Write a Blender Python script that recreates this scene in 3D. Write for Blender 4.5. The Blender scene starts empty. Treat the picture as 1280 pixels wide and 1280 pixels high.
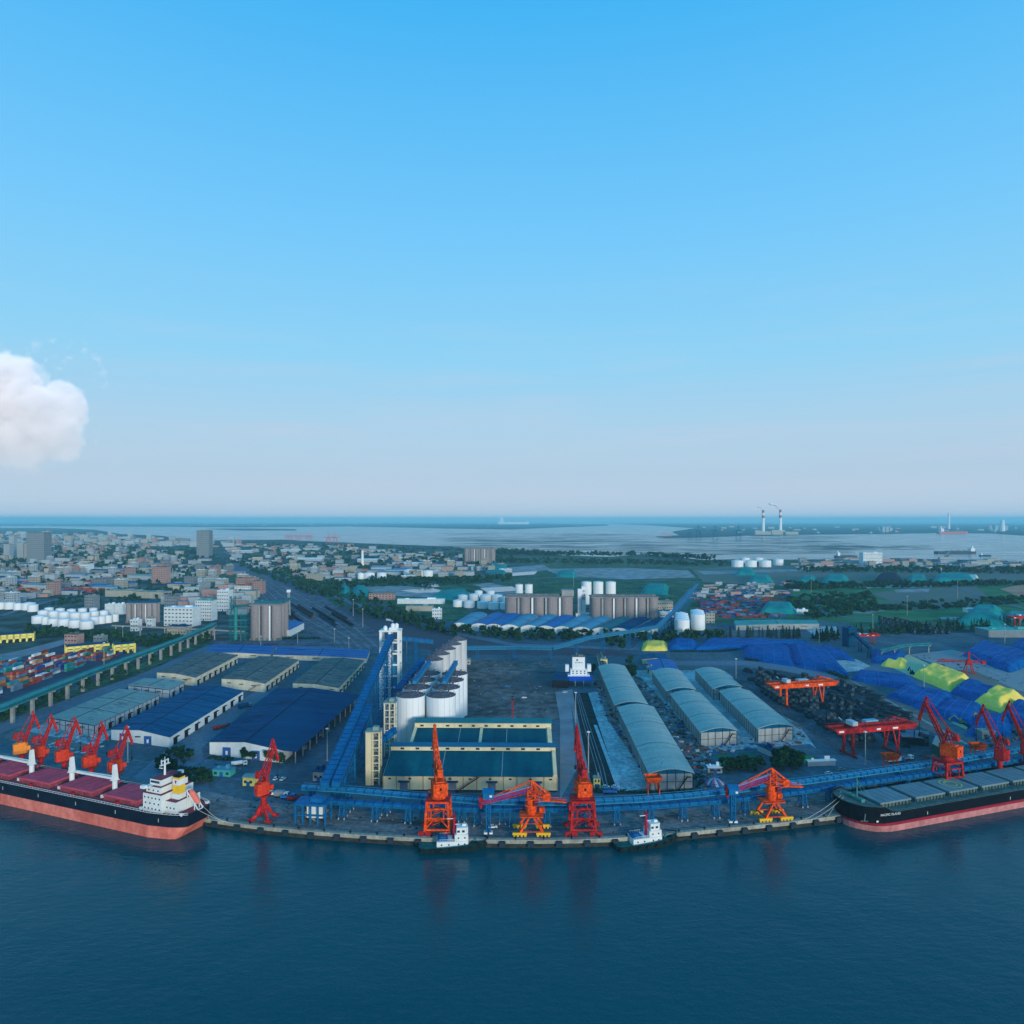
import bpy, math, random
from mathutils import Vector, Matrix
from mathutils.noise import noise as pnoise, fractal
rad = math.radians
random.seed(11)
scn = bpy.context.scene
COL = scn.collection
F, H, HY, CX = 870.0, 150.0, 650.0, 640.0      # focal length (px of a 1280 px frame), flying height (m), horizon row
WATER = -3.5

def P(px, py, z=0.0):
    """point of the plane at height z seen at (px, py) of the survey picture"""
    D = F * (H - z) / (py - HY)
    return Vector(((px - CX) / F * D, D, z))

# ------------------------------------------------------------------ materials
MATS = {}
def mat(name, col, rough=0.8, var=0.12, scale=0.15, col2=None, metal=0.0, streak=None, bump=0.0, spec=0.05, detail=5, fine=None):
    """principled material whose colour wanders between two real surface colours"""
    if name in MATS: return MATS[name]
    m = bpy.data.materials.new(name); m.use_nodes = True
    nt = m.node_tree; N = nt.nodes; L = nt.links
    b = N['Principled BSDF']
    b.inputs['Roughness'].default_value = rough
    b.inputs['Metallic'].default_value = metal
    b.inputs['Specular IOR Level'].default_value = spec
    tc = N.new('ShaderNodeTexCoord')
    mp = N.new('ShaderNodeMapping'); L.new(tc.outputs['Object'], mp.inputs[0])
    if streak: mp.inputs['Scale'].default_value = streak
    nz = N.new('ShaderNodeTexNoise'); nz.inputs['Scale'].default_value = scale
    nz.inputs['Detail'].default_value = detail; nz.inputs['Roughness'].default_value = 0.62
    L.new(mp.outputs[0], nz.inputs['Vector'])
    cr = N.new('ShaderNodeValToRGB')
    cr.color_ramp.elements[0].position = 0.34; cr.color_ramp.elements[1].position = 0.66
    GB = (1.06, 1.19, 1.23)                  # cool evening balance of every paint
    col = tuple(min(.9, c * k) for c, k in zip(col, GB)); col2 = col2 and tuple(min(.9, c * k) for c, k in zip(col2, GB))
    c1 = tuple(max(0, c * (1 - var)) for c in col); c2 = col2 or tuple(min(1, c * (1 + var)) for c in col)
    cr.color_ramp.elements[0].color = (*c1, 1); cr.color_ramp.elements[1].color = (*c2, 1)
    L.new(nz.outputs['Fac'], cr.inputs[0])
    out = cr.outputs[0]
    if fine:
        n2 = N.new('ShaderNodeTexNoise'); n2.inputs['Scale'].default_value = fine[0]; n2.inputs['Detail'].default_value = 3
        L.new(tc.outputs['Object'], n2.inputs['Vector'])
        r2 = N.new('ShaderNodeValToRGB'); r2.color_ramp.elements[0].position = 0.4; r2.color_ramp.elements[1].position = 0.62
        r2.color_ramp.elements[0].color = (1 - fine[1],) * 3 + (1,); r2.color_ramp.elements[1].color = (1 + fine[1],) * 3 + (1,)
        L.new(n2.outputs['Fac'], r2.inputs[0])
        mx = N.new('ShaderNodeMix'); mx.data_type = 'RGBA'; mx.blend_type = 'MULTIPLY'; mx.inputs[0].default_value = 1
        L.new(out, mx.inputs[6]); L.new(r2.outputs[0], mx.inputs[7]); out = mx.outputs[2]
    L.new(out, b.inputs['Base Color'])
    if bump:
        bp = N.new('ShaderNodeBump'); bp.inputs['Strength'].default_value = 1; bp.inputs['Distance'].default_value = bump
        L.new(nz.outputs['Fac'], bp.inputs['Height']); L.new(bp.outputs[0], b.inputs['Normal'])
    MATS[name] = m
    return m

# ------------------------------------------------------------------ mesh builder
class MB:
    def __init__(s): s.v = []; s.f = []; s.m = []
    def face(s, pts, mi=0):
        n = len(s.v); s.v += [tuple(p) for p in pts]; s.f.append(tuple(range(n, n + len(pts)))); s.m.append(mi); return s
    def quadbox(s, bot, top, mi=0, mtop=None):
        """box from 4 bottom and 4 top corners (same winding, ccw from above)"""
        n = len(s.v); s.v += [tuple(p) for p in bot] + [tuple(p) for p in top]
        s.f += [(n+3, n+2, n+1, n), (n+4, n+5, n+6, n+7)]; s.m += [mi, mi if mtop is None else mtop]
        for i in range(4):
            j = (i + 1) % 4; s.f.append((n+i, n+j, n+4+j, n+4+i)); s.m.append(mi)
        return s
    def box(s, c, d, mi=0, rz=0, mtop=None):
        """c = centre of the base, d = full sizes"""
        x, y, z = c; a, b, h = d[0]/2, d[1]/2, d[2]; cs, sn = math.cos(rz), math.sin(rz)
        q = [(x + u*cs - v*sn, y + u*sn + v*cs) for u, v in ((-a,-b),(a,-b),(a,b),(-a,b))]
        return s.quadbox([(*p, z) for p in q], [(*p, z + h) for p in q], mi, mtop)
    def bar(s, p, q, w, h=None, mi=0):
        p = Vector(p); q = Vector(q); h = h or w; d = (q - p)
        if d.length < 1e-6: return s
        d.normalize(); up = Vector((0, 0, 1)) if abs(d.z) < 0.95 else Vector((0, 1, 0))
        a = d.cross(up).normalized() * w / 2; b = a.cross(d).normalized() * h / 2
        c = [p - a - b, p + a - b, p + a + b, p - a + b]; e = [t + (q - p) for t in c]
        n = len(s.v); s.v += [tuple(t) for t in c + e]
        s.f += [(n+3, n+2, n+1, n), (n+4, n+5, n+6, n+7)]; s.m += [mi, mi]
        for i in range(4):
            j = (i + 1) % 4; s.f.append((n+i, n+j, n+4+j, n+4+i)); s.m.append(mi)
        return s
    def tube(s, p, q, r, r2=None, n=10, mi=0, cap=True):
        p = Vector(p); q = Vector(q); r2 = r if r2 is None else r2
        d = (q - p).normalized(); up = Vector((0, 0, 1)) if abs(d.z) < 0.95 else Vector((0, 1, 0))
        a = d.cross(up).normalized(); b = a.cross(d).normalized()
        k = len(s.v)
        for c, rr in ((p, r), (q, r2)):
            for i in range(n):
                t = 2 * math.pi * i / n; s.v.append(tuple(c + a * math.cos(t) * rr + b * math.sin(t) * rr))
        for i in range(n):
            j = (i + 1) % n; s.f.append((k+i, k+j, k+n+j, k+n+i)); s.m.append(mi)
        if cap:
            s.f.append(tuple(range(k+n-1, k-1, -1))); s.m.append(mi)
            s.f.append(tuple(range(k+n, k+2*n))); s.m.append(mi)
        return s
    def ext(s, poly, z0, z1, mi=0, mtop=None):
        """prism on a ccw plan outline"""
        n = len(s.v); k = len(poly)
        s.v += [(p[0], p[1], z0) for p in poly] + [(p[0], p[1], z1) for p in poly]
        s.f.append(tuple(range(n + k, n + 2 * k))); s.m.append(mi if mtop is None else mtop)
        s.f.append(tuple(range(n + k - 1, n - 1, -1))); s.m.append(mi)
        for i in range(k):
            j = (i + 1) % k; s.f.append((n+i, n+j, n+k+j, n+k+i)); s.m.append(mi)
        return s
    def prof(s, prof, x0, x1, mi=0, fm=None):
        """closed (y,z) profile pushed along x"""
        n = len(s.v); k = len(prof)
        s.v += [(x0, p[0], p[1]) for p in prof] + [(x1, p[0], p[1]) for p in prof]
        s.f.append(tuple(range(n + k - 1, n - 1, -1))); s.m.append(mi)
        s.f.append(tuple(range(n + k, n + 2 * k))); s.m.append(mi)
        for i in range(k):
            j = (i + 1) % k; s.f.append((n+i, n+j, n+k+j, n+k+i)); s.m.append(mi if fm is None else fm[i])
        return s
    def lattice(s, p, q, w, h, n, t, mi=0, w2=None, h2=None):
        """lattice boom between p and q: four chords and zigzag webs"""
        p = Vector(p); q = Vector(q); d = (q - p).normalized()
        up = Vector((0, 0, 1)) if abs(d.z) < 0.97 else Vector((0, 1, 0))
        a = d.cross(up).normalized(); b = a.cross(d).normalized()
        w2 = w if w2 is None else w2; h2 = h if h2 is None else h2
        def c(i, k):
            f = i / n; ww = w + (w2 - w) * f; hh = h + (h2 - h) * f
            sx, sy = ((-1,-1),(1,-1),(1,1),(-1,1))[k]
            return p + (q - p) * f + a * sx * ww / 2 + b * sy * hh / 2
        for k in range(4): s.bar(c(0, k), c(n, k), t, t, mi)
        for i in range(n):
            for k in range(4):
                j = (k + 1) % 4
                s.bar(c(i, k), c(i + 1, j), t * .6, t * .6, mi) if (i + k) % 2 else s.bar(c(i, j), c(i + 1, k), t * .6, t * .6, mi)
                s.bar(c(i, k), c(i, j), t * .6, t * .6, mi)
        return s
    def mesh(s, name, mats, smooth=False):
        me = bpy.data.meshes.new(name); me.from_pydata(s.v, [], s.f)
        for m in mats: me.materials.append(m)
        me.polygons.foreach_set('material_index', s.m)
        if smooth: me.polygons.foreach_set('use_smooth', [True] * len(s.f))
        me.update(); return me
    def obj(s, name, mats, parent=None, smooth=False, loc=None, rz=None):
        if not isinstance(mats, (list, tuple)): mats = [mats]
        o = bpy.data.objects.new(name, s.mesh(name, mats, smooth)); COL.objects.link(o)
        if parent is not None: o.parent = parent
        if loc is not None: o.location = loc
        if rz is not None: o.rotation_euler = (0, 0, rz)
        return o

def tag(o, label=None, cat=None, group=None, kind=None):
    if label: o['label'] = label
    if cat: o['category'] = cat
    if group: o['group'] = group
    if kind: o['kind'] = kind
    return o
def empty(name, loc, rz, label, cat, group=None):
    o = bpy.data.objects.new(name, None); COL.objects.link(o); o.empty_display_size = 1
    o.location = loc; o.rotation_euler = (0, 0, rz)
    return tag(o, label, cat, group)
def copy_tree(o, loc=None, rz=None, label=None, group=None, scale=None, parent=None):
    c = o.copy(); COL.objects.link(c)
    if parent is not None: c.parent = parent
    if loc is not None: c.location = loc
    if rz is not None: c.rotation_euler = (0, 0, rz)
    if label: c['label'] = label
    if group: c['group'] = group
    if scale is not None: c.scale = scale
    for ch in o.children: copy_tree(ch, parent=c)
    return c
def struct(name, mb, mats, loc=None): return tag(mb.obj(name, mats, loc=loc), kind='structure')
def gp(pts, z=0.0): return [P(x, y, z) for x, y in pts]
def inpoly(x, y, poly):
    r = False; j = len(poly) - 1
    for i in range(len(poly)):
        xi, yi = poly[i][0], poly[i][1]; xj, yj = poly[j][0], poly[j][1]
        if (yi > y) != (yj > y) and x < (xj - xi) * (y - yi) / (yj - yi) + xi: r = not r
        j = i
    return r
def text(s, size, m, parent, loc, rot, name='lettering', ext=0.02):
    cu = bpy.data.curves.new(name, 'FONT'); cu.body = s; cu.size = size; cu.extrude = ext; cu.align_x = 'CENTER'
    t = bpy.data.objects.new(name, cu); COL.objects.link(t)
    bpy.context.view_layer.update()
    me = bpy.data.meshes.new_from_object(t.evaluated_get(bpy.context.evaluated_depsgraph_get()))
    bpy.data.objects.remove(t); me.materials.clear(); me.materials.append(m); me.name = name
    o = bpy.data.objects.new(name, me); COL.objects.link(o); o.parent = parent; o.location = loc; o.rotation_euler = rot
    return o
GRID = {}; BIG = []                            # footprints already taken, in 60 m cells
def take(x, y, r):
    if r > 40: BIG.append((x, y, r))
    else: GRID.setdefault((int(x // 60), int(y // 60)), []).append((x, y, r))
def free(x, y, r):
    for a, b, c in BIG:
        if (x - a) ** 2 + (y - b) ** 2 <= (r + c) ** 2: return False
    n = int((r + 40) // 60) + 1; i, j = int(x // 60), int(y // 60)
    for p in range(i - n, i + n + 1):
        for q in range(j - n, j + n + 1):
            for a, b, c in GRID.get((p, q), ()):
                if (x - a) ** 2 + (y - b) ** 2 <= (r + c) ** 2: return False
    return True
# ------------------------------------------------------------------ camera, light, sky
cam = bpy.data.cameras.new('camera'); co = bpy.data.objects.new('camera', cam); COL.objects.link(co)
co.location = (0, 0, H); co.rotation_euler = (rad(90), 0, 0)
cam.sensor_width = 36; cam.lens = 36 * F / 1280; cam.shift_y = (HY - 640) / 1280
cam.clip_start = 1; cam.clip_end = 400000
scn.camera = co
SUN_EL, SUN_AZ = 8.5, 152.0                    # sun low, behind the camera and to its right (azimuth clockwise from +Y)
w = bpy.data.worlds.new("World"); scn.world = w; w.use_nodes = True
nt = w.node_tree; bg = nt.nodes['Background']
sky = nt.nodes.new('ShaderNodeTexSky'); sky.sky_type = 'NISHITA'; sky.sun_disc = False
sky.sun_elevation = rad(SUN_EL); sky.sun_rotation = rad(SUN_AZ)
sky.altitude = 0; sky.air_density = 1.0; sky.dust_density = 0.6; sky.ozone_density = 3.0
# the Nishita sky, graded by height above the horizon to this evening's air (zenith azure, pale violet belt at the horizon)
geo = nt.nodes.new('ShaderNodeTexCoord'); sx = nt.nodes.new('ShaderNodeSeparateXYZ'); nt.links.new(geo.outputs['Generated'], sx.inputs[0])
rp = nt.nodes.new('ShaderNodeValToRGB'); nt.links.new(sx.outputs['Z'], rp.inputs[0])
STOPS = [(0.0, (250,234,240)), (0.014, (206,216,232)), (0.06, (188,209,229)), (0.115, (180,212,235)), (0.224, (147,213,248)), (0.373, (119,203,254)), (0.6, (68,182,248)), (0.95, (40,152,228))]
lin = lambda c: tuple((v/255/12.92 if v/255 < 0.04045 else ((v/255+0.055)/1.055)**2.4) for v in c)
while len(rp.color_ramp.elements) < len(STOPS): rp.color_ramp.elements.new(0.5)
for e, (p_, c_) in zip(rp.color_ramp.elements, STOPS): e.position = p_; e.color = (*lin(c_), 1)
sc_ = nt.nodes.new('ShaderNodeMix'); sc_.data_type = 'RGBA'; sc_.blend_type = 'MULTIPLY'; sc_.inputs[0].default_value = 1
nt.links.new(rp.outputs[0], sc_.inputs[6]); sc_.inputs[7].default_value = (1/0.12,)*3 + (1,)
mx_ = nt.nodes.new('ShaderNodeMix'); mx_.data_type = 'RGBA'; mx_.inputs[0].default_value = 0.96
nt.links.new(sky.outputs[0], mx_.inputs[6]); nt.links.new(sc_.outputs[2], mx_.inputs[7])
# faint high streaks of vapour
mpp = nt.nodes.new('ShaderNodeMapping'); mpp.inputs['Scale'].default_value = (2.2, 2.2, 26); nt.links.new(geo.outputs['Generated'], mpp.inputs[0])
nzz = nt.nodes.new('ShaderNodeTexNoise'); nzz.inputs['Scale'].default_value = 1.6; nzz.inputs['Detail'].default_value = 7; nt.links.new(mpp.outputs[0], nzz.inputs['Vector'])
mrr = nt.nodes.new('ShaderNodeMapRange'); mrr.inputs[1].default_value = .5; mrr.inputs[2].default_value = .78; mrr.inputs[4].default_value = .34; nt.links.new(nzz.outputs['Fac'], mrr.inputs[0])
mzz = nt.nodes.new('ShaderNodeMapRange'); mzz.inputs[1].default_value = .34; mzz.inputs[2].default_value = .1; nt.links.new(sx.outputs['Z'], mzz.inputs[0])
mmm = nt.nodes.new('ShaderNodeMath'); mmm.operation = 'MULTIPLY'; nt.links.new(mrr.outputs[0], mmm.inputs[0]); nt.links.new(mzz.outputs[0], mmm.inputs[1])
mst = nt.nodes.new('ShaderNodeMix'); mst.data_type = 'RGBA'; nt.links.new(mmm.outputs[0], mst.inputs[0]); nt.links.new(mx_.outputs[2], mst.inputs[6]); mst.inputs[7].default_value = (*[v/0.12 for v in lin((206, 208, 226))], 1)
nt.links.new(mst.outputs[2], bg.inputs[0]); bg.inputs[1].default_value = 0.12
sl = bpy.data.lights.new('sun', 'SUN'); sl.energy = 2.9; sl.angle = rad(12); sl.color = (1, 0.86, 0.74)
so = bpy.data.objects.new('sun', sl); COL.objects.link(so); so.location = (0, 0, 900)
az = rad(SUN_AZ); sd = Vector((math.sin(az) * math.cos(rad(SUN_EL)), math.cos(az) * math.cos(rad(SUN_EL)), math.sin(rad(SUN_EL))))
so.rotation_euler = sd.to_track_quat('Z', 'Y').to_euler()
scn.view_settings.view_transform = 'Standard'; scn.view_settings.look = 'None'
scn.view_settings.gamma = 1; scn.view_settings.exposure = 0.0
scn.cycles.max_bounces = 9; scn.cycles.diffuse_bounces = 2; scn.cycles.glossy_bounces = 2; scn.cycles.volume_bounces = 8
scn.cycles.transparent_max_bounces = 24

# the air: far things fade to blue
hz = MB(); hz.box((0, 31000, -9), (118000, 64000, 9 + 312))
hzm = bpy.data.materials.new('haze_air'); hzm.use_nodes = True
nt = hzm.node_tree; nt.nodes.remove(nt.nodes['Principled BSDF'])
pv = nt.nodes.new('ShaderNodeVolumePrincipled'); pv.inputs['Density'].default_value = 5.4e-5
pv.inputs['Color'].default_value = (0.36, 0.88, 1.0, 1); pv.inputs['Anisotropy'].default_value = 0.0
nt.links.new(pv.outputs[0], nt.nodes['Material Output'].inputs['Volume'])
tag(hz.obj('haze', hzm), kind='stuff')

# ------------------------------------------------------------------ water and ground
wm = bpy.data.materials.new('sea_water'); wm.use_nodes = True
nt = wm.node_tree; N = nt.nodes; L = nt.links; b = N['Principled BSDF']
b.inputs['Base Color'].default_value = (0.0, 0.05, 0.075, 1); b.inputs['Roughness'].default_value = 0.16
b.inputs['IOR'].default_value = 1.33; b.inputs['Specular IOR Level'].default_value = 0.34; b.inputs['Specular Tint'].default_value = (0.25, 0.85, 1.0, 1)
tc = N.new('ShaderNodeTexCoord')
def wave(scale, dist, det, prev=None, sc=(1, 1, 1)):
    mp = N.new('ShaderNodeMapping'); mp.inputs['Scale'].default_value = sc; L.new(tc.outputs['Object'], mp.inputs[0])
    n = N.new('ShaderNodeTexNoise'); n.inputs['Scale'].default_value = scale; n.inputs['Detail'].default_value = det
    L.new(mp.outputs[0], n.inputs['Vector'])
    bp = N.new('ShaderNodeBump'); bp.inputs['Distance'].default_value = dist; bp.inputs['Strength'].default_value = 1
    L.new(n.outputs['Fac'], bp.inputs['Height'])
    if prev: L.new(prev.outputs[0], bp.inputs['Normal'])
    return bp
w1 = wave(0.35, 0.2, 3, None, (0.55, 1.2, 1)); w2 = wave(0.9, 0.10, 2, w1); w3 = wave(0.05, 0.5, 2, w2)
L.new(w3.outputs[0], b.inputs['Normal'])
wp = N.new('ShaderNodeTexNoise'); wp.inputs['Scale'].default_value = 0.009; wp.inputs['Detail'].default_value = 4; mpw = N.new('ShaderNodeMapping'); mpw.inputs['Scale'].default_value = (.5, 1.6, 1); L.new(tc.outputs['Object'], mpw.inputs[0]); L.new(mpw.outputs[0], wp.inputs['Vector'])
wr = N.new('ShaderNodeMapRange'); wr.inputs[1].default_value = .35; wr.inputs[2].default_value = .65; wr.inputs[3].default_value = .08; wr.inputs[4].default_value = .24; L.new(wp.outputs['Fac'], wr.inputs[0]); L.new(wr.outputs[0], b.inputs['Roughness'])
wc = N.new('ShaderNodeMix'); wc.data_type = 'RGBA'; L.new(wp.outputs['Fac'], wc.inputs[0]); wc.inputs[6].default_value = (0, .050, .070, 1); wc.inputs[7].default_value = (0, .086, .098, 1); L.new(wc.outputs[2], b.inputs['Base Color'])
sea = MB(); sea.face([(-31000, 20, WATER), (31000, 20, WATER), (56000, 61000, WATER), (-56000, 61000, WATER)])
struct('sea_water', sea, wm)

QUAY = [(-260,905),(-120,940),(0,971),(50,981),(100,991),(141,999),(180,1006),(217,1014),(258,1024),(300,1030),(340,1035),(400,1040.5),(450,1044),(500,1046.8),(550,1048.8),
        (600,1050),(640,1050.6),(680,1050.6),(720,1050),(760,1048.6),(800,1046),(849,1041.5),(915,1035),(980,1028.5),(1041,1021),(1100,1010),(1190,992),(1280,974),(1420,945),(1600,905)]
QW = [P(x, y) for x, y in QUAY]
COAST = [(1600,703),(1430,703),(1280,703.5),(1250,704),(1200,699.5),(1110,697.5),(1060,699),(985,699.5),(920,699),(880,700),(830,695),(800,694),(760,696),(700,694),(660,690),(620,688),(560,683),
         (480,680),(430,678),(380,676),(355,674.5),(300,675),(262,675.5),(240,676),(226,673.5),(200,669.5),(150,667.5),(118,662),(60,660),(-160,660)]
CW = [P(x, y) for x, y in COAST]
land = [(p.x, p.y) for p in QW] + [(2600, 430), (3600, 2000)] + [(p.x, p.y) for p in CW] + [(-16000, 12500), (-9000, 3000), (-2600, 430)]
M_land = mat('land_cover', (0.028, 0.068, 0.05), 0.95, 0.3, 0.004, (0.1, 0.11, 0.1), detail=12, fine=(0.03, 0.45))
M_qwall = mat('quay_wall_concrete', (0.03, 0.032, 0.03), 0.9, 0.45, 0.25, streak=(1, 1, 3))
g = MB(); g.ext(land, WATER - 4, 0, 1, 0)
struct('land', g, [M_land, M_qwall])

LAY = [0.0]
def patch(name, pts, m, z=None, px=True):
    if z is None: LAY[0] += 0.006; z = 0.05 + LAY[0]
    g = MB(); g.face([P(x, y, z) if px else Vector((x, y, z)) for x, y in pts]); o = struct(name, g, m)
    if o.data.polygons[0].normal.z < 0: o.data.flip_normals()
    return o
def strip_w(pts, wdt, z):
    """ribbon along world points"""
    g = MB(); l = []; r = []
    for i, p in enumerate(pts):
        d = (pts[min(i + 1, len(pts) - 1)] - pts[max(i - 1, 0)]); n = Vector((-d.y, d.x, 0)).normalized() * wdt / 2
        l.append(Vector((p.x, p.y, z)) + n); r.append(Vector((p.x, p.y, z)) - n)
    for i in range(len(pts) - 1): g.face([l[i], r[i], r[i + 1], l[i + 1]])
    return g
def ribbon(name, pts, wdt, m, z=None):
    if z is None: LAY[0] += 0.006; z = 0.05 + LAY[0]
    return struct(name, strip_w([P(x, y) for x, y in pts], wdt, z), m)
def offs(pts, d):
    out = []
    for i, p in enumerate(pts):
        t = pts[min(i + 1, len(pts) - 1)] - pts[max(i - 1, 0)]; n = Vector((-t.y, t.x, 0)).normalized(); out.append(p + n * d)
    return out
# ------------------------------------------------------------------ ground covers, roads, yards
M_apron = mat('yard_asphalt', (0.0675, 0.1053, 0.1269), 0.9, 0.25, 0.03, detail=9, fine=(0.25, 0.14))
M_pave = mat('quay_paving', (0.16, 0.148, 0.142), 0.9, 0.3, 0.06, detail=9, fine=(0.4, 0.2))
M_conc = mat('pale_concrete', (0.27, 0.2565, 0.2295), 0.9, 0.2, 0.1, fine=(0.5, 0.15))
M_road = mat('road_asphalt', (0.1148, 0.1485, 0.1823), 0.88, 0.15, 0.02, fine=(0.3, 0.1))
M_earth = mat('dark_earth', (0.06075, 0.07425, 0.0783), 0.95, 0.35, 0.018, (0.1755, 0.1485, 0.135), detail=12, fine=(0.12, 0.3))
M_scrub = mat('scrub_grass', (0.02025, 0.081, 0.0405), 0.95, 0.3, 0.02, (0.0675, 0.1485, 0.081), detail=10, fine=(0.15, 0.35))
M_grass = mat('bright_grass', (0.027, 0.1215, 0.04725), 0.95, 0.3, 0.012, (0.07425, 0.2025, 0.081), detail=8)
M_sand = mat('pale_sand', (0.405, 0.3645, 0.324), 0.95, 0.4, 0.008, (0.27, 0.2835, 0.297), detail=10, fine=(0.04, 0.25))
M_salt = mat('spilt_gypsum_ground', (0.27, 0.324, 0.3375), 0.9, 0.3, 0.05, (0.4455, 0.4725, 0.459), detail=10, fine=(0.35, 0.22))
M_dirt = mat('reddish_dirt', (0.1755, 0.1215, 0.108), 0.95, 0.4, 0.06, (0.27, 0.216, 0.2025), detail=10, fine=(0.3, 0.3))
M_orange = mat('orange_laterite', (0.4725, 0.216, 0.135), 0.95, 0.3, 0.01)
M_brownf = mat('bare_brown_field', (0.27, 0.216, 0.2025), 0.95, 0.35, 0.006, (0.081, 0.135, 0.0945), detail=11)
M_rail = mat('rusty_rail', (0.027, 0.0297, 0.0405), 0.6, 0.2, 1)
M_ballast = mat('dark_ballast', (0.06075, 0.07425, 0.1013), 0.95, 0.3, 0.05, (0.135, 0.135, 0.162), fine=(0.3, 0.3))
M_pond = mat('pond_water', (0.0405, 0.0945, 0.1215), 0.1, 0.1, 0.01, spec=0.5)
M_track = mat('pale_track_dust', (0.2025, 0.2025, 0.216), 0.9, 0.2, 0.05)
M_mud = mat('mudflat', (0.03, 0.065, 0.08), 0.6, 0.2, 0.01)
M_field = mat('reclaimed_green_field', (0.0405, 0.0945, 0.06075), 0.95, 0.25, 0.006, (0.1148, 0.135, 0.081), detail=10, fine=(0.05, 0.3))
M_far = mat('far_shore_cover', (0.027, 0.054, 0.06075), 0.95, 0.3, 0.0015, (0.0675, 0.0945, 0.0945), detail=12)

patch('scrubland', [(560,735),(700,700),(1600,704),(1700,790),(1280,785),(1060,790),(880,800),(820,760)], M_scrub)
patch('scrubland', [(350,790),(200,720),(280,706),(420,712),(560,708),(640,730),(560,745),(640,800),(560,790)], M_scrub)
patch('reclaimed_field', [(608,694),(700,695.5),(800,697),(900,703),(960,702),(940,708),(870,711),(700,709),(610,702)], M_field)
patch('scrubland', [(980,738),(1400,712),(1600,770),(1280,772),(1205,770),(1140,778),(1030,778),(1005,765)], M_grass)
patch('bare_ground', [(1090,742),(1150,733),(1215,729),(1235,746),(1215,758),(1150,763),(1085,757),(1110,750)], M_brownf)
patch('laterite_ground', [(1250,736),(1275,731),(1400,730),(1400,748),(1275,746)], M_orange)
patch('bare_ground', [(865,712),(930,706),(1400,712),(1400,729),(1220,730),(1080,735),(880,728)], M_brownf)
for q in ([(440,734),(500,732),(570,739),(600,742),(660,738),(640,748),(560,748),(480,744)], [(628,710),(680,706),(690,712),(640,717)],
          [(680,711),(780,710),(860,713),(870,722),(780,724),(700,720)], [(1060,733),(1080,731),(1168,731),(1168,734),(1085,735.5)],
          [(1118,737),(1163,736),(1160,740),(1120,740.5)], [(1060,765.5),(1090,762),(1108,763),(1085,767)], [(1174,771.5),(1200,771),(1193,775),(1176,774)],
          [(872,714),(1000,711),(1004,714),(880,718)], [(590,731),(612,728),(640,735),(618,738)]):
    patch('sand_lot', q, M_sand)
for q in ([(520,731),(548,729),(552,733),(530,735)], [(500,738),(540,735),(560,740),(520,741)], [(640,716),(672,714),(668,718),(640,720)], [(600,735),(640,733),(650,738),(610,741)]):
    patch('pond', q, M_pond)
# the port's own surfaces
qin = [P(x, y) for x, y in QUAY]
apron = [(x, y) for x, y in QUAY] + [(1600,860),(1420,830),(1290,790),(1080,792),(1060,778),(1010,776),(885,780),(870,800),(560,776),(450,762),(430,775),(400,790),(330,795),(258,806),(170,846),(60,890),(-60,925),(-260,985)][0:18]
patch('port_yard', apron, M_apron)
patch('asphalt_lot', [(405,760),(470,753),(520,774),(620,800),(760,812),(800,820),(560,818),(480,800),(430,812),(400,790)], mat('purple_grey_asphalt', (0.085,0.075,0.09), 0.9, 0.2, 0.02, (0.06,0.07,0.09), detail=9))
patch('road', [(-60,917),(0,900),(60,882),(170,845),(248,812),(262,806),(420,806),(430,811),(262,813),(180,852),(66,893),(0,917),(-60,935)], M_road)
patch('road', [(258,800),(430,802),(465,800),(500,812),(500,818),(462,812),(430,808),(258,806)], M_ballast)
patch('yard_lane', [(216,930),(272,893),(330,858),(350,857),(300,893),(252,935),(262,990),(150,985)], M_road)
patch('yard_lane', [(372,948),(430,900),(468,850),(462,826),(490,826),(490,860),(450,915),(405,985),(340,985)], mat('lane_asphalt', (0.085,0.09,0.11), 0.9, 0.2, 0.03, fine=(0.2, 0.12)))
patch('concrete_lot', [(2,921),(30,906),(64,897),(118,909),(130,914),(118,938),(92,952),(40,935)], mat('dusty_concrete', (0.14,0.135,0.125), 0.9, 0.25, 0.04, fine=(0.3,0.15)))
patch('concrete_lot', [(34,914),(62,901),(120,917),(146,911),(128,928),(118,932)], M_salt)
patch('bare_lot', [(585,824),(690,828),(700,862),(698,900),(640,900),(580,897),(578,870)], M_earth)
patch('bare_lot', [(640,845),(660,840),(690,842),(697,862),(660,866),(640,858)], mat('grey_earth', (0.07,0.078,0.085), 0.95, 0.25, 0.03, detail=8))
patch('concrete_lane', [(694,865),(712,862),(716,900),(722,960),(700,1000),(700,960),(700,900)], M_track)
patch('sunken_track_bed', [(715,866),(735,866),(776,988),(730,992),(722,930)], mat('dark_weed_bed', (0.012,0.028,0.026), 0.95, 0.3, 0.08, (0.03,0.045,0.045), detail=8, fine=(0.5,0.35)))
patch('concrete_lane', [(711,862),(715.5,862),(740,985),(733,988)], M_track)
patch('gypsum_ground', [(735,866),(750,864),(760,902),(775,905),(812,985),(776,990)], M_salt)
patch('gypsum_ground', [(742,906),(746,906),(777,988),(772,989)], mat('white_kerb_dust', (0.4,0.42,0.42), 0.9, 0.2, 0.2))
patch('dirt_track', [(738,846),(752,850),(773,905),(812,975),(800,960),(760,900),(747,864)], M_dirt)
patch('gypsum_ground', [(790,838),(905,838),(1000,908),(1020,935),(905,945),(870,940),(810,870)], M_salt)
patch('dirt_track', [(786,846),(800,846),(884,935),(896,965),(895,990),(878,988),(838,915),(812,878)], M_dirt)
patch('dirt_track', [(905,860),(930,858),(1005,908),(1000,912)], M_dirt)
patch('compound_paving', [(884,940),(1012,930),(1052,958),(1020,972),(905,980)], M_apron)
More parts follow.
